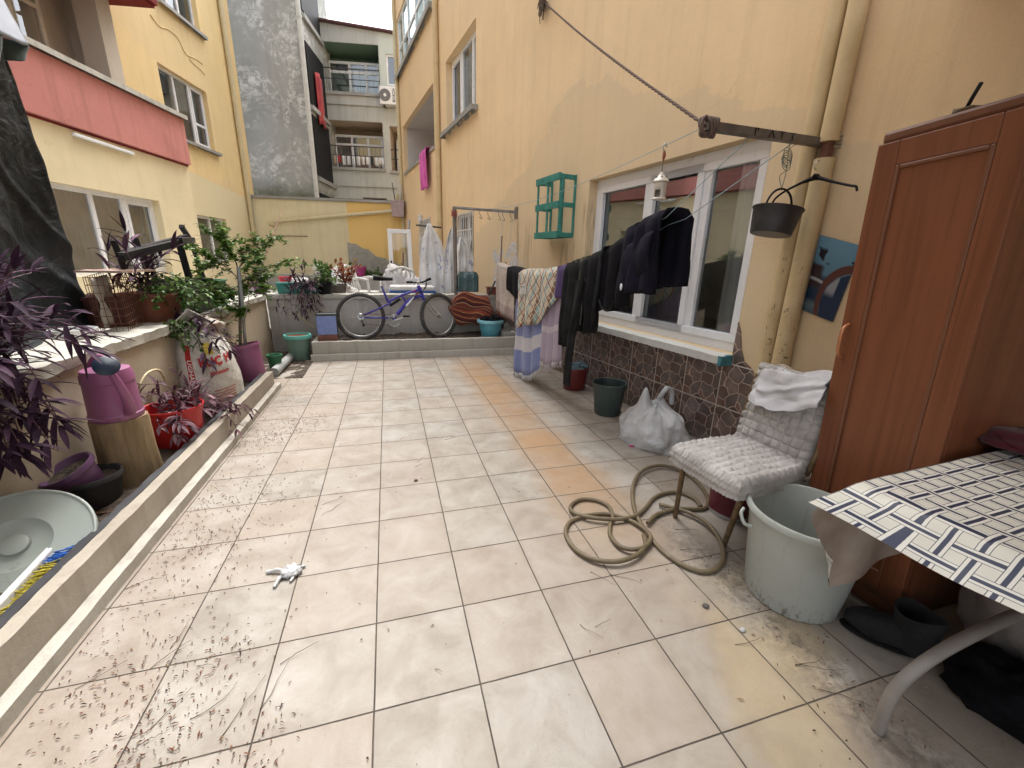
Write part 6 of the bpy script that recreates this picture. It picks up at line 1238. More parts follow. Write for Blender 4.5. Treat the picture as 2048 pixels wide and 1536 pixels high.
# ---------------------------------------------------------------- bicycle leaning on the back wall
BY, BZ, TILT = 5.10, .20, R(9)
bn = Vector((0, math.cos(TILT), -math.sin(TILT))); b0 = Vector((0, BY, BZ)); bu = Vector((1, 0, 0)); bw = Vector((0, math.sin(TILT), math.cos(TILT)))
def bp(px, py, off=0):      # local (x, off, z) in the leaning plane of the frame
    d = ray(px, py); q = CAM+d*((b0+bn*off-CAM).dot(bn)/d.dot(bn)); v = q-b0; return Vector((v.dot(bu), off, v.dot(bw)))
bike = thing('bicycle', 'blue full suspension mountain bicycle leaning against the grey low wall', 'bicycle', b0, rot=(-TILT, 0, 0))
M['tyre'] = plain('dusty_tyre', (.045, .045, .045), .85, .3, 20, .5, 90, dirt=(.16, .14, .11), da=.25, dsc=12); M['blue_paint'] = plain('violet_blue_paint', (.045, .035, .32), .3, .12, 10, .03, dirt=(.12, .1, .15), da=.06); M['alu'] = plain('dull_aluminium', (.42, .41, .39), .38, .12, 20, .05, metal=.7)
WR = .325
def wheel(c, name='wheel', steer=0):
    rot = Matrix.Translation(c) @ Matrix.Rotation(steer, 4, 'Z')
    T_ = MB(); T_.tube([(WR-.026)*Vector((math.cos(a), 0, math.sin(a))) for a in [2*math.pi*i/72 for i in range(72)]], .026, 12, closed=True)
    for i in range(80):      # knobs
        a = 2*math.pi*i/80; e = Vector((math.cos(a), 0, math.sin(a))); tn = Vector((-math.sin(a), 0, math.cos(a)))
        for y in (-.014, .014) if i % 2 else (-.006, .02, -.02): c_ = e*(WR+.001)+Vector((0, y, 0)); T_.bar(c_-tn*.005, c_+tn*.005, .008, .009, up=e)
    t = T_.xf(rot).build('wheel', M['tyre'], bike, smooth=40)
    r = MB(); r.tube([(WR-.055)*Vector((math.cos(a), 0, math.sin(a))) for a in [2*math.pi*i/64 for i in range(64)]], .0115, 8, closed=True); r.xf(rot).build('rim', M['alu'], t, smooth=60)
    s = MB()
    for i in range(32):
        a = 2*math.pi*i/32; k = 1 if i % 2 else -1; e = Vector((math.cos(a+.18*k*(1 if (i//2) % 2 else -1)), 0, math.sin(a+.18*k*(1 if (i//2) % 2 else -1)))); s.tube([Vector((math.cos(a), 0, math.sin(a)))*.024+Vector((0, .025*k, 0)), e*(WR-.06)], .0013, 4)
    s.xf(rot).build('spokes', M['alu'], t)
    h = MB(); h.tube([(0, -.05, 0), (0, -.03, 0), (0, -.028, 0), (0, .028, 0), (0, .03, 0), (0, .05, 0)], [.006, .012, .024, .024, .012, .006], 14); h.xf(rot).build('hub', M['alu'], t, smooth=40); return t
rc = bp(722, 637); rc.z = WR; fc = bp(880, 633); fc.z = WR; fc.x = .80; STEER = R(32)
wheel(rc); fw_ = wheel(fc, steer=STEER)
P = lambda x, y, o=0: bp(x, y, o)
bb, seatb, seatc, head_t, head_b = P(789, 633), P(776, 598), P(764, 565), P(838, 574), P(848, 598)
m = MB(); m.tube(cr([P(786, 640), P(800, 622), P(820, 600), P(845, 590)], 6), [.022, .023, .024, .025, .026, .027, .028]*3+[.028]*3, 12); m.build('down_beam', M['blue_paint'], bike, smooth=180)
m = MB(); m.tube(cr([P(775, 604), P(800, 592), P(822, 584), P(843, 576)], 6), .016, 10); m.build('top_tube', M['blue_paint'], bike, smooth=180)
m = MB(); m.tube([P(763, 572), P(776, 604)], .015, 10); m.tube([P(803, 588), P(812, 606)], .011, 8); m.build('seat_tube', M['blue_paint'], bike, smooth=180)
m = MB(); m.tube([head_t+Vector((-.01, 0, .02)), head_b+Vector((.005, 0, -.02))], .024, 14); m.build('head_tube', M['blue_paint'], bike, smooth=60)
for y in (-.035, .035):
    m = MB(); m.tube([P(782, 606)+Vector((0, y*.6, 0)), rc+Vector((.02, y, .012))], .010, 8); m.build('seat_stay', M['blue_paint'], bike, smooth=180)
    m = MB(); m.tube([P(786, 636)+Vector((0, y*.7, 0)), rc+Vector((0, y, -.01))], .010, 8); m.build('chain_stay', M['blue_paint'], bike, smooth=180)
m = MB(); a_, b_ = P(780, 612), P(800, 598); P_ = [a_.lerp(b_, i/40) for i in range(41)]; m.tube(P_, [.014+.006*(i % 4 > 1) for i in range(41)], 10); m.build('rear_shock', M['black_plastic'], bike, smooth=40)
m = MB(); m.tube([P(769, 588), seatc], .012, 10); m.build('seat_post', M['chrome'], bike, smooth=60)
sc2 = P(766, 558); m = MB()
def sad(u, v):
    x = lerp(-.13, .13, u); w = interp([(0, .07), (.25, .072), (.5, .035), (1, .018)], u); a = 2*math.pi*v; return sc2+Vector((x, math.cos(a)*w*(1-.0*u), math.sin(a)*.034*(1.2-.6*u)+.02*(1-u)**2))
m.grid(sad, 18, 14); m.build('saddle', M['black_plastic'], bike, smooth=180)
# fork, bar, cranks
sm = Matrix.Rotation(STEER, 4, 'Z'); hb = head_b
m = MB(); m.tube([hb+Vector((-.0, 0, .0)), hb+Vector((.012, 0, -.05))], .016, 10); m.build('fork_crown', M['alu'], bike, smooth=60)
for y in (-.055, .055):
    o_ = (sm @ Vector((0, y, 0))); A1 = hb+o_+Vector((.006, 0, -.03)); B1 = fc+o_; Mi = A1.lerp(B1, .42); m = MB(); m.tube([A1, Mi], .011, 10); m.tube([Mi, B1], .017, 12); m.build('fork_leg', M['alu'], bike, smooth=60)
st0 = head_t+Vector((-.012, 0, .03)); st1 = P(836, 570); m = MB(); m.tube([st0, st0+Vector((-.004, 0, .035)), st1+(sm @ Vector((.04, 0, .04)))], .015, 10); m.build('stem', M['alu'], bike, smooth=180)
hc = st1+(sm @ Vector((.04, 0, .04))); m = MB(); e0, e1 = hc+(sm @ Vector((-.04, -.29, .02))), hc+(sm @ Vector((-.04, .27, .02))); m.tube(cr([e0, hc+(sm @ Vector((0, -.07, 0))), hc+(sm @ Vector((0, .07, 0))), e1], 6), .012, 10); m.build('handlebar', M['black_plastic'], bike, smooth=180)
for e, s_ in ((e0, -1), (e1, 1)):
    dd = ((hc-e).normalized()); m = MB(); m.tube([e, e+dd*.11], .017, 12); m.build('grip', M['black_plastic'], bike, smooth=60)
    m = MB(); m.tube(cr([e+dd*.13, e+dd*.13+Vector((.03, 0, -.02)), e+dd*.06+Vector((.05, 0, -.035))], 4), .005, 6); m.build('brake_lever', M['alu'], bike, smooth=180)
m = MB()
for k in range(4): m.tube(cr([hc+(sm @ Vector((0, -.1+.05*k, 0))), hc+Vector((.09, -.04, .03-.02*k)), head_t+Vector((.05, -.03, -.05)), P(822, 600)+Vector((0, -.03, .02*k))], 7), .0028, 5)
m.build('cables', M['black_plastic'], bike, smooth=180)
m = MB(); ck = P(789, 641); ck.y = -.05
for k, r_ in enumerate((.085, .07, .05)): m.tube([ck+Vector((r_*math.cos(a), .006*k, r_*math.sin(a))) for a in [2*math.pi*i/48 for i in range(48)]], .005, 6, closed=True)
for k in range(5): a = 1.2566*k+.3; m.bar(ck, ck+Vector((.084*math.cos(a), 0, .084*math.sin(a))), .012, .004)
cw = m.build('chainring', M['alu'], bike, smooth=40)
m = MB(); pd = P(812, 633); pd.y = -.075; m.bar(ck+Vector((0, -.02, 0)), pd, .012, .02); cw2 = m.build('crank_arm', M['alu'], bike, bevel=.003); m = MB(); m.box(pd.x-.045, pd.x+.045, pd.y-.09, pd.y-.005, pd.z-.012, pd.z+.012); m.build('pedal', M['black_plastic'], cw2, bevel=.004)
m = MB(); q = Vector((2*ck.x-pd.x, .07, 2*ck.z-pd.z)); m.bar(Vector((ck.x, .05, ck.z)), q, .012, .02); c3 = m.build('crank_arm', M['alu'], bike, bevel=.003)
m = MB(); m.tube([rc+Vector((.04*math.cos(a), -.045, .04*math.sin(a))) for a in [2*math.pi*i/24 for i in range(24)]], .007, 6, closed=True); m.tube([rc+Vector((.028*math.cos(a), -.05, .028*math.sin(a))) for a in [2*math.pi*i/24 for i in range(24)]], .006, 6, closed=True); m.build('cassette', M['chrome'], bike, smooth=40)
m = MB(); m.tube([Vector((rc.x, -.047, rc.z+.04)), Vector((ck.x, -.047, ck.z+.082))], .0035, 5); m.tube([Vector((ck.x, -.047, ck.z-.084)), Vector((rc.x+.03, -.047, rc.z-.10)), Vector((rc.x-.01, -.047, rc.z-.05))], .0035, 5); m.build('chain', M['rust'], bike)
m = MB(); m.bar(rc+Vector((.01, -.05, -.04)), rc+Vector((.035, -.05, -.12)), .02, .012); m.blob(rc+Vector((.03, -.05, -.115)), .018, .01, .018, nu=10, nv=6); m.build('derailleur', M['black_plastic'], bike, smooth=60)
m = MB(); a1, b1_ = P(826, 597, -.029), P(838, 585, -.029); m.bar(P(812, 612, -.029), P(828, 594, -.03), .003, .022); m.build('frame_decal', M['pvc'], bike); m = MB(); m.bar(P(831, 590, -.029), P(837, 584, -.03), .003, .018); m.bar(P(826, 583, -.019), P(832, 580.5, -.019), .003, .014); m.build('red_decal', M['red_ink'], bike)

# ---------------------------------------------------------------- things along the ledge
def fl_pot(name, label, c, rb_, rt, h, mat_b, mat_r, soilz=.03, wave=.0, scol=None):
    t = thing(name, label, 'pot', c); m = MB(); m.lathe([(rb_*.95, 0), (rb_, .01), (lerp(rb_, rt, .55), h*.5), (lerp(rb_, rt, .62), h*.53), (rt*.93, h-.05)], 48, cap0=True); m.build('body', mat_b, t, smooth=35)
    m = MB(); fn = lambda a, r, z: (r*math.cos(a)*(1+wave*math.cos(8*a)), r*math.sin(a)*(1+wave*math.cos(8*a)), z); m.lathe([(rt*.93, h-.052), (rt*1.1, h-.045), (rt*1.13, h-.025), (rt*1.08, h), (rt*.97, h), (rt*.92, h-.04)], 64, cap0=False, fn=fn); m.build('rim', mat_r, t, smooth=60)
    m = MB(); m.grid(lambda u, v: (rt*.93*v*math.cos(u*6.2832), rt*.93*v*math.sin(u*6.2832), h-soilz+.006*nz(u*9, v*6)), 24, 5, closed_u=True); m.build('soil', scol or M['soil'], t, smooth=180); return t
fl_pot('plant_pot', 'teal green pot with a scalloped turquoise rim standing beside the end of the step', (-1.06, 4.92, .0), .115, .15, .335, dirtband('faded_teal_plastic', (.14, .24, .20), .12, .5), plain('turquoise_plastic', (.13, .48, .42), .4, .1), .02, .012, plain('reddish_soil', (.20, .07, .035), .9, .3, 20, .5))
cp_ = fl_pot('plant_pot', 'cyan blue pot with dry sticks at the right end of the step', (1.56, 5.08, .20), .13, .18, .27, dirtband('cyan_plastic', (.10, .36, .46), .12, .5), plain('pale_cyan_plastic', (.22, .52, .62), .4, .1), .04, .008)
M['brown_stick'] = plain('brown_stick', (.12, .065, .035), .8, .3, 30, .4)
cane([(1.63, 5.08, .42), yp(1000, 560, 5.1), yp(1004, 472, 5.12)], .010, M['brown_stick'], 'cane', 'tall brown stick standing in the cyan pot', 'stick'); cane([(1.66, 5.1, .42), yp(1007, 580, 5.12), yp(1006, 545, 5.12), yp(1012, 524, 5.13)], .009, M['brown_stick'], 'cane', 'shorter crooked stick standing in the cyan pot', 'stick')
heap('cloth', 'dark cloth stuffed in the cyan pot', 'cloth', [(1.52, 5.06, .12, .1, .06), (1.64, 5.05, .1, .1, .07)], 0, M['black_cloth'], 41, z0=.42)
bb_ = thing('box', 'periwinkle blue fronted box with a brown base standing on the ledge beside the bicycle wheel', 'box', (-.70, 5.02, .215), R(3)); MB().box(-.125, .125, -.09, .09, 0, .37).build('carcass', M['grey_pl'], bb_, bevel=.008)
MB().box(-.122, .120, -.098, -.091, .105, .35).build('front_panel', plain('periwinkle_panel', (.19, .26, .52), .55, .15, 20, .2, 90), bb_, bevel=.003); MB().box(-.122, .120, -.099, -.091, .005, .103).build('base_panel', plain('rusty_panel', (.19, .075, .05), .6, .3), bb_, bevel=.003)
MB().tube([(-.13, -.09, .37), (.13, -.09, .37), (.13, .09, .37), (-.13, .09, .37)], .006, 6, closed=True).build('rim', M['black_plastic'], bb_)
cane([yp(612, 672, 5.05), yp(632, 673, 5.05)], .008, M['rust'], 'bar', 'short dark iron bar sticking out left of the blue box', 'bar'); cane([yp(590, 625, 5.42), yp(628, 655, 5.3)], .008, M['pipe2'], 'stick', 'pale stick leaning on the grey wall above the teal pot', 'stick')
# striped rug bundle
def rugx(t, col):
    u, v, _ = t.xyz(t.tc.outputs['UV']); w = t.math('ADD', v, t.math('MULTIPLY', t.noise(2.5, 3), .07)); f_ = t.math('FRACT', t.math('MULTIPLY', w, 5.0))
    return t.ramp(f_, [(0, (.12, .035, .025)), (.12, (.30, .12, .06)), (.2, (.10, .025, .02)), (.3, (.05, .02, .025)), (.38, (.40, .22, .12)), (.43, (.15, .045, .03)), (.6, (.24, .085, .045)), (.66, (.06, .02, .03)), (.72, (.25, .06, .03)), (.86, (.42, .2, .1)), (.9, (.09, .025, .02))], 'CONSTANT')
M['rug'] = fabric('striped_rug', (.2, .06, .03), bs=120, bump=.8, extra=rugx); o = Vector((1.34, 5.36, .60)); m = MB()
def rug(u, v):
    a = 2*math.pi*v; x = lerp(-.36, .33, u); sag = -.10*(u**1.6); r = (.17+.04*math.sin(u*3.1))*(1+.22*math.sin(3*a+u*4)+.15*nz(u*4, math.cos(a)*1.5, math.sin(a)*1.5)); e = min(1, min(u, 1-u)/.12)**.5
    return Vector((x+.02*math.sin(a*3), -.02+r*.55*math.cos(a)*e-.03, .03+sag+r*1.05*math.sin(a)*e+.02*math.sin(u*11+a*2)))
m.grid(rug, 60, 48); ob = m.build('rug', M['rug'], None, smooth=180, loc=o); tag(ob, 'striped brown and orange rug bundled over the low wall', 'rug')
m = MB(); m.blob((0, 0, 0), .10, .09, .10, 3, .3, nu=24, nv=14); m.build('hanging_corner', M['rug'], ob, smooth=180).location = (.40, -.06, -.16)
cane([yp(978, 590, 5.3), yp(990, 562, 5.35)], .016, M['iron_dark'], 'bar', 'short dark bar poking out of the striped rug', 'bar')
jw = plain('blue_green_glass', (.045, .10, .11), .12, .3, 8, .2, 30, spec=.8); t = thing('water_jar', 'ribbed blue green plastic water container lying on the striped rug', 'jar', yp(936, 583, 5.42)); m = MB(); hw = .155
m.grid(lambda u, v: (lambda a, z: Vector((math.copysign(abs(math.cos(a))**.35, math.cos(a))*hw*(1-.25*max(0, (z-.2)/.1)**2), math.copysign(abs(math.sin(a))**.35, math.sin(a))*.09*(1-.2*max(0, (z-.2)/.1)**2)+.004*math.sin(a*24), z)))(2*math.pi*u, .29*v), 72, 14, closed_u=True)
m.build('body', jw, t, smooth=60); MB().box(-hw*.7, hw*.7, -.06, .06, .285, .295).build('top', jw, t, bevel=.01)
m = MB()
rs = random.Random(6)
for k in range(40): x = rs.uniform(-.12, .12); z = rs.uniform(.06, .26); m.bar((x, -.094, z), (x+rs.uniform(-.006, .006), -.094, z+.012), .006, .004)
m.build('embossing', plain('pale_emboss', (.16, .26, .27), .2), t)
obox('tub', 'orange brown tub on the low wall behind the beige towel', 'tub', yp(988, 596, 5.56), .22, .16, .17, M['terracotta'], tp=1.08)
heap('cloth', 'grey and purple cloth bundle beside the cyan pot', 'cloth', [(1.74, 5.3, .1, .1, .12)], 0, fabric('purple_grey_cloth', (.07, .06, .09)), 51, z0=.3)
t = thing('jar', 'clear glass jar on the small concrete block at the right end of the step', 'jar', (1.80, 4.98, .30)); m = MB(); m.lathe([(.055, 0), (.06, .01), (.06, .09), (.04, .115), (.04, .13)], 32, cap0=True); m.build('glass', (lambda t_: t_.fin((.75, .78, .72), .08, Transmission_Weight=.9, Alpha=.6))(NT('jar_glass')), t, smooth=50)
tag(rough_box(-.1, .12, -.1, .14, 0, .075, 8, 8, 3, .004).build('concrete_block', M['concrete'], None, smooth=40, loc=(1.80, 4.98, .225)), 'small concrete block on the ledge beneath the glass jar', 'block')
m = MB(); rs = random.Random(8)
for k in range(160): x = rs.gauss(.62, .16); y = rs.uniform(4.9, 5.3); a = rs.uniform(0, 6.28); l = rs.uniform(.02, .07); z = .235+rs.uniform(0, .03); m.tube([(x, y, z), (x+l*math.cos(a), y+l*math.sin(a), z+rs.uniform(-.01, .02))], .002, 3)
ob = m.build('dead_leaves', M['twig']); tag(ob, 'dry leaves and twigs gathered on the ledge under the bicycle', 'leaf litter', kind='stuff')

# ---------------------------------------------------------------- planters standing on the back wall
M['teal_pl'] = plain('teal_plastic', (.03, .22, .19), .45, .15)
WZ = .80
obox('planter_box', 'teal window box at the left end of the grey low wall', 'planter', (-1.20, 5.58, WZ), .34, .15, .15, M['teal_pl'], tp=1.12); obox('planter_box', 'teal window box in the middle, under the purple trailing plant', 'planter', (-.90, 5.585, WZ), .26, .15, .15, M['teal_pl'], tp=1.12)
t = pot('red pot on the end of the grey low wall behind the teal window box', (-1.30, 5.80, .86), .06, .08, .16, plain('bright_red_plastic', (.6, .03, .06), .4)); pot('purple pot where the two low walls meet', (-1.56, 5.50, WZ), .07, .09, .15, plain('purple_plastic', (.13, .04, .13), .4))
pot('black pot with a leafy plant on the grey low wall', (-.76, 5.56, WZ-.02), .085, .11, .19, M['black_plastic'])
pot('grey pot behind the black one holding the red leaved plant', (-.62, 5.86, .70), .1, .13, .22, plain('grey_brown_plastic', (.12, .10, .09), .6))
trades('plant', 'low leafy plant in the black pot on the low wall', (-.76, 5.56, .97), fan(41, 16, .05, .0, lambda r, i: (r.uniform(-1, 1), r.uniform(-.8, .4), r.uniform(.2, 1)), .06, .2, .4), .09, .035, seed=41, mats=('green', 'stem_g'), dens=.03)
trades('plant', 'yellow green leafed plant rising behind the black pot', (-.72, 5.86, .90), fan(42, 16, .07, .0, lambda r, i: (r.uniform(-.6, .2), r.uniform(-.5, .5), 1), .2, .42, .15), .10, .04, seed=42, mats=('green', 'stem_g'), dens=.028)
trades('plant', 'red leafed coleus beside the yellow green plant', (-.50, 5.88, .90), fan(43, 16, .07, .0, lambda r, i: (r.uniform(-.3, .5), r.uniform(-.5, .5), 1), .16, .38, .15), .075, .04, seed=43, mats=('croton', 'stem_p'), dens=.024)
trades('plant', 'purple heart plant cascading over the grey low wall above the teal pot', (-1.02, 5.50, .93), fan(44, 20, .13, .0, lambda r, i: (r.uniform(-.9, .9), r.uniform(-.8, .1), r.uniform(.2, 1)), .12, .28, .35)+fan(45, 16, .12, -.03, lambda r, i: (r.uniform(-.5, .6), r.uniform(-.9, -.5), r.uniform(-.1, .3)), .35, .62, .75), .11, .022, seed=44)
# terrace beyond the wall
TZ = .30
M['white_pl'] = plain('white_plastic', (.62, .61, .58), .45, .08, 10, .05, dirt=(.35, .33, .28), da=.1)
def plastic_chair(name, label, c, rz):
    t = thing(name, label, 'chair', c, rz, group='white plastic garden chairs on the far terrace'); M_ = M['white_pl']
    m = MB(); m.grid(lambda u, v: (lerp(-.22, .22, u), lerp(-.22, .2, v), .42-.02*math.sin(math.pi*u)+.015*(v < .1)), 10, 10); m.build('seat', M_, t, smooth=180, solid=.012)
    for sx in (-1, 1):
        m = MB(); m.tube([(sx*.24, -.24, 0), (sx*.23, -.21, .42), (sx*.25, -.2, .64)], [.02, .024, .022], 8); m.build('leg', M_, t, smooth=180)
        m = MB(); m.tube([(sx*.25, .28, 0), (sx*.22, .2, .42), (sx*.2, .30, .82)], [.02, .026, .018], 8); m.build('leg', M_, t, smooth=180)
        m = MB(); m.tube(cr([(sx*.25, -.22, .63), (sx*.27, 0, .66), (sx*.22, .24, .62)], 5), .02, 8); m.build('armrest', M_, t, smooth=180)
    m = MB(); m.tube(cr([(-.2, .30, .80), (0, .33, .86), (.2, .30, .80)], 6), .022, 8); m.build('top_rail', M_, t, smooth=180)
    for k in range(5): x = -.14+.07*k; MB().bar((x, .21, .42), (x*1.05, .31, .82), .035, .008, up=(0, 1, 0)).build('back_slat', M_, t)
    return t
c1_ = gp(745, 590, .72); plastic_chair('garden_chair', 'empty white plastic armchair on the far terrace behind the saddle', (-.30, 7.1, TZ), R(65)); plastic_chair('garden_chair', 'white plastic chair half covered by a cloth on the far terrace', (-.72, 6.9, TZ), R(120))
plastic_chair('garden_chair', 'white plastic chair buried under heaped laundry on the far terrace', (.35, 7.0, TZ), R(180))
M['linen'] = fabric('white_linen', (.62, .61, .60), (.76, .75, .74), sc=5, bump=.8, sheen=.1)
def bundle(name, label, pts, mat, z0, seed=0, cat='laundry'): return heap(name, label, cat, pts, 0, mat, seed, z0)
bundle('laundry_heap', 'white sheets heaped on the plastic chair behind the bicycle bars', [(.36, 6.9, .28, .22, .26), (.55, 6.8, .26, .2, .20), (.22, 6.85, .18, .2, .30)], M['linen'], .66, 61)
bundle('laundry_heap', 'white cloth thrown over the left plastic chair', [(-.72, 6.85, .16, .2, .24)], M['linen'], .72, 65)
bundle('laundry_bag', 'off white bag of linen on the terrace behind the black pot', [(-.62, 6.3, .2, .16, .14), (-.45, 6.35, .12, .12, .1)], M['linen'], .66, 68); bundle('laundry_heap', 'pale folded linen behind the teal window boxes', [(-1.25, 6.5, .3, .16, .12)], M['linen'], .75, 71)
t = thing('table', 'low white table with a blue edge behind the bicycle frame', 'table', (.42, 5.95, TZ)); MB().box(-.3, .42, -.2, .25, .50, .53).build('tabletop', plain('blue_edge', (.03, .10, .32), .4), t, bevel=.004); MB().box(-.28, .40, -.18, .23, .532, .60).build('cushion', M['linen'], t, bevel=.02)
for x in (-.26, .38):
    for y in (-.16, .21): MB().box(x-.015, x+.015, y-.015, y+.015, 0, .498).build('leg', M['white_pl'], t)
a_ = M['glass']
gd = thing('glazed_door', 'white framed glass door leaf leaning upright on the far terrace', 'door', yp(806, 600, 8.6), rot=(R(-4), 0, R(4))); q0 = Vector(gd.location); gh = yp(806, 458, 8.6).z-q0.z; gwid = (yp(830, 500, 8.6).x-yp(783, 500, 8.6).x)/2
m = MB(); f_ = .085; m.box(-gwid, gwid, -.03, .03, 0, f_+.03); m.box(-gwid, gwid, -.03, .03, gh-f_, gh); m.box(-gwid, -gwid+f_, -.028, .028, f_+.03, gh-f_); m.box(gwid-f_, gwid, -.028, .028, f_+.03, gh-f_); m.build('frame', M['pvc'], gd, bevel=.006)
g_ = MB(); g_.add([(-gwid+f_, 0, f_+.03), (gwid-f_, 0, f_+.03), (gwid-f_, 0, gh-f_), (-gwid+f_, 0, gh-f_)], [(0, 1, 2, 3)]); g_.build('pane', glass('clear_pane', (.92, .93, .9), .02), gd)
m = MB(); m.box(-gwid+.02, -gwid+.055, -.05, -.03, gh*.42, gh*.56); m.bar((-gwid+.035, -.05, gh*.5), (-gwid+.14, -.06, gh*.5), .015, .015); m.build('handle', M['black_plastic'], gd)
cane([yp(813, 580, 8.9), yp(816, 500, 9.2), yp(818, 440, 9.2)], .03, M['pipe_grey'], 'pole', 'grey pole standing behind the glass door leaf', 'pole'); cane([yp(806, 585, 8.8), yp(806, 505, 9.0)], .02, M['rust'], 'broom_pole', 'brown tool pole seen through the glass door leaf', 'tool')
# white patterned curtains drying in front of the grilles
def linen_ext(t, col):
    v = t.noise(9, 5, .6, dist=.8); return t.mix(t.ramp(v, [(.58, 0.), (.64, .8)]), col, (.20, .22, .40))
M['print_linen'] = fabric('blue_printed_linen', (.70, .70, .70), (.80, .80, .80), extra=linen_ext, bump=.6)
def hang(name, label, Y, top, left, right, mat, seed=0, peak=.5):
    tp_ = yp(*top, Y); L_ = yp(*left, Y); R_ = yp(*right, Y); o = Vector((tp_.x, Y, (tp_.z+L_.z)/2)); m = MB(); cols = {}
    def fn(u, v):
        b = Vector((lerp(L_.x, R_.x, u), Y, lerp(L_.z, R_.z, u))); k = v**1.5; p = b.lerp(tp_, v); x = lerp(b.x, tp_.x, v**3.2*.92); fold = math.sin(u*19+seed)*(.012+.02*(1-v)); return Vector((x+.012*nz(u*5, v*5, seed), Y+fold+.05*nz(u*3, v*3, seed), p.z-.04*math.sin(u*math.pi*3)*(1-v)))-o
    m.grid(fn, 60, 30); ob = m.build(name, mat, None, smooth=180, loc=o, solid=.004); return tag(ob, label, 'curtain')
hang('curtain', 'white lacy curtain hung by its middle left of the drying post', 6.5, (857, 447), (840, 592), (898, 590), M['print_linen'], 1); hang('curtain', 'white curtain hanging lower between the two peaks', 6.6, (880, 500), (872, 590), (915, 592), M['linen'], 3); hang('curtain', 'white sheet with blue print bunched at the drying post', 6.2, (905, 455), (886, 592), (932, 588), M['print_linen'], 5); hang('cloth', 'pale knotted cloth tied at the right of the drying post', 6.0, (922, 475), (910, 550), (948, 540), M['print_linen'], 8)
cane([RW.wa(883, 455, .1), RW.wa(883, 455, .1)+(yp(830, 450, 9.0)-RW.wa(883, 455, .1))*.96], .02, M['iron_dark'], 'rail', 'thin dark rail across the far curtains', 'rail')
t = thing('bag', 'small white bag hanging on the far wall above the dark rail', 'bag', RW.wa(840, 438, .06)); m = MB(); m.blob((0, 0, 0), .06, .05, .12, 3, .2, nu=12, nv=10); m.build('bag', M['linen'], t, smooth=180)
# far plant row and pots at the yellow wall
t = thing('planter_kerb', 'low concrete edge of the far plant bed under the yellow wall', 'kerb', FW.w(2.3, 1.1, TZ), FW.rz); rough_box(-2.2, 1.9, -.1, .1, 0, .45, 40, 3, 4, .01).build('edge', M['concrete'], t, smooth=40)
for k, (x, y_, s_, lab) in enumerate(((1.85, .75, .55, 'bushy green plant at the left of the far bed'), (1.35, .7, .42, 'small green plant in the middle of the far bed'), (.95, .65, .35, 'sparse dry plant in the far bed'), (.25, .6, .5, 'green plant behind the glass door leaf'))):
    b_ = FW.w(x, y_, TZ+.35); trades('plant', lab, b_, fan(70+k, 26, .15, .0, lambda r, i: (r.uniform(-1, 1), r.uniform(-.6, .6), r.uniform(.3, 1)), s_*.5, s_, .25), .12, .06, seed=70+k, mats=('green', 'stem_g'), dens=.05)
t = pot('magenta pot on the edge of the far bed', FW.w(1.28, 1.15, TZ+.44), .16, .22, .28, plain('magenta_plastic', (.30, .02, .16), .4))
mb_ = yp(797, 430, 12.9); t = obox('planter_box', 'mauve planter box fixed high at the right end of the yellow boundary wall', 'planter', FW.w(.16, .30, mb_.z-.02), .40, .26, .46, plain('mauve_plastic', (.36, .27, .28), .5), rz=FW.rz, tp=1.15)
cane([FW.w(.22, .3, mb_.z+.3), FW.w(.30, .3, mb_.z+.95)], .015, M['iron_dark'], 'stick', 'dark stick in the mauve planter box, left one', 'stick'); cane([FW.w(.08, .3, mb_.z+.3), FW.w(.02, .3, mb_.z+.9)], .02, M['pipe_grey'], 'stick', 'grey stick in the mauve planter box, right one', 'stick')
t = thing('board', 'weathered board lying on the coping of the yellow boundary wall', 'board', FW.w(.95, -.05, 3.02), FW.rz); MB().box(-.4, .3, -.1, .12, .01, .05).build('plank', M['twig'], t)
# blue tricycle on the left terrace
tx = thing('tricycle', 'small blue and white toy tricycle parked behind the green tub', 'tricycle', (-2.25, 5.35, TZ), R(-60)); bl = plain('toy_blue', (.05, .16, .5), .35); 
for x, y, r_ in ((.30, 0, .12), (-.25, .16, .09), (-.25, -.16, .09)):
    m = MB(); m.tube([Vector((x+r_*.8*math.cos(a), y, r_+r_*.8*math.sin(a))) for a in [2*math.pi*i/24 for i in range(24)]], r_*.2, 8, closed=True); w_ = m.build('wheel', M['black_plastic'], tx, smooth=60); m = MB(); m.lathe([(r_*.65, -.015), (r_*.65, .015)], 20, c=(x, y, r_), m=Matrix.Rotation(R(90), 4, 'X'), cap0=True, cap1=True); m.build('rim', M['white_pl'], w_)
m = MB(); m.tube(cr([(.28, 0, .2), (.20, 0, .42), (.18, 0, .62)], 5), .03, 10); m.build('fork', bl, tx, smooth=180); m = MB(); m.tube(cr([(.24, 0, .3), (0, 0, .26), (-.22, 0, .2)], 5), .035, 10); m.build('frame', bl, tx, smooth=180)
m = MB(); m.blob((-.12, 0, .36), .15, .12, .05, 1, .1, nu=18, nv=10); m.build('seat', bl, tx, smooth=180); m = MB(); m.blob((-.26, 0, .50), .04, .13, .15, 1, .1, nu=18, nv=10); m.build('backrest', bl, tx, smooth=180)
m = MB(); m.tube([Vector((.17+.06*math.cos(a), .15*math.sin(a), .66+.03*math.cos(a))) for a in [2*math.pi*i/24 for i in range(24)]], .018, 8, closed=True); m.bar((.17, -.14, .66), (.17, .14, .66), .02, .02); m.build('steering_wheel', M['white_pl'], tx, smooth=60); MB().box(-.1, .15, -.13, .13, .10, .14).build('footboard', bl, tx, bevel=.01)
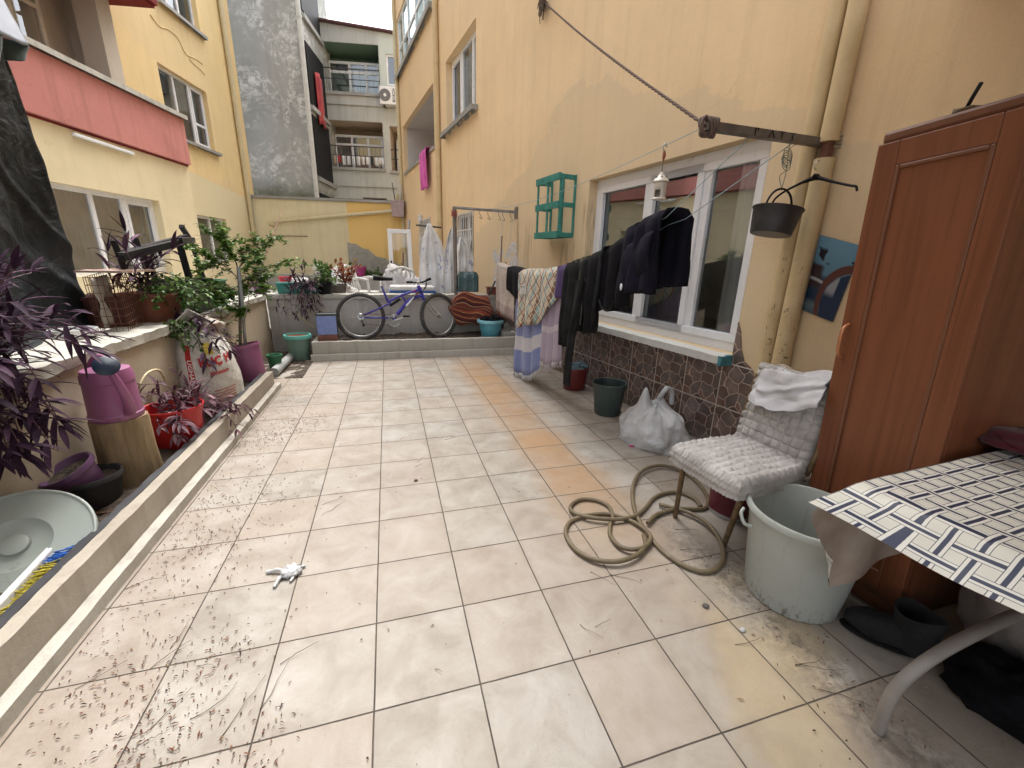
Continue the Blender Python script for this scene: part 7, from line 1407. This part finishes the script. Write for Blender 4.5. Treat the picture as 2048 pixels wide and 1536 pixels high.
# laundry and appliances on the far buildings
mg = fabric('magenta_cloth', (.55, .06, .32), (.65, .10, .42)); a_, b_ = RW.at(845, 318, .05), RW.at(858, 308, .05); o = RW.w(a_.x, .05, 3.78); m = MB(); zb = RW.at(850, 383, .05).z
m.grid(lambda u, v: (lerp(a_.x, b_.x, u)-a_.x, (.06+.02*math.sin(u*12+v*3)) if v < .86 else lerp(.06, -.12, (v-.86)/.14), (zb-3.78)*(1-min(1, v/.86))+.02), 20, 20); ob = m.build('cloth', mg, None, smooth=180, loc=o, solid=.006); ob.rotation_euler = (0, 0, RW.rz); tag(ob, 'bright pink cloth hanging over the balcony parapet of the apricot building', 'cloth')
red = fabric('red_rug', (.32, .02, .03), (.42, .05, .05)); zt, zb = 6.8, 5.5; ob = MB().grid(lambda u, v: (.03*math.sin(u*9), lerp(-.3, .3, u), lerp(-.75, .75, v)+.05*math.sin(u*3)), 10, 10).build('rug', red, None, smooth=180, loc=GF.w(2.70, -1.0, 6.3), solid=.03); ob.rotation_euler = (0, 0, GF.rz); tag(ob, 'red rug airing on the side balcony of the bare grey building', 'rug')
ac = thing('air_conditioner', 'white air conditioner outdoor unit with a round grille on the far building', 'air conditioner', GG.w(.12, .0, 6.55), GG.rz); MB().box(-.42, .38, .06, .34, .0, .56).build('casing', M['pvc'], ac, bevel=.02)
m = MB(); m.lathe([(.0, 0), (.19, 0), (.195, .01), (.17, .012)], 32, c=(.19, .342, .28), m=Matrix.Rotation(R(-90), 4, 'X'), cap0=False); m.build('fan_grille', plain('grey_grille', (.16, .16, .16), .5), ac); m = MB(); m.lathe([(.05, .0), (.05, .02)], 16, c=(.19, .345, .28), m=Matrix.Rotation(R(-90), 4, 'X'), cap1=True); m.build('fan_hub', M['pvc'], ac)
for x in (-.25, .25): MB().box(x-.02, x+.02, .0, .3, -.05, -.002).build('bracket', M['iron_dark'], ac)
wrap_text(ac, 'BOSCH', .13, lambda x, y: Vector((-.12+y, .343, .28+x)), plain('dark_logo', (.03, .03, .04), .5), bold=.004)
rs = random.Random(77); cols = [fabric('laundry_white', (.6, .6, .6)), fabric('laundry_red', (.4, .04, .05)), fabric('laundry_dark', (.04, .04, .05)), fabric('laundry_tan', (.35, .28, .2))]
for k in range(11):
    x = .62+.17*k; w_ = rs.uniform(.10, .16); h_ = rs.uniform(.18, .34); ci = [0, 0, 2, 0, 0, 0, 0, 0, 0, 1, 3][k]; o = GG.w(x, .04, 4.88)
    ob = MB().grid(lambda u, v: (lerp(-w_/2, w_/2, u), .02*math.sin(u*7+k), -h_*(1-v)), 6, 4).build('laundry', cols[ci], None, smooth=180, loc=o, solid=.004); ob.rotation_euler = (0, 0, GG.rz)
    tag(ob, '%s small cloth from the left in the row pegged on the lower far balcony railing' % ('first second third fourth fifth sixth seventh eighth ninth tenth eleventh'.split()[10-k]), 'laundry', 'washing pegged on the lower far balcony')
ob = MB().box(-.5, .2, -.02, .0, -.55, 0).build('board', cols[3], None, loc=GG.w(-.35, .05, 5.1)); ob.rotation_euler = (0, 0, GG.rz); tag(ob, 'tan panel tied to the far right balcony railing', 'board')
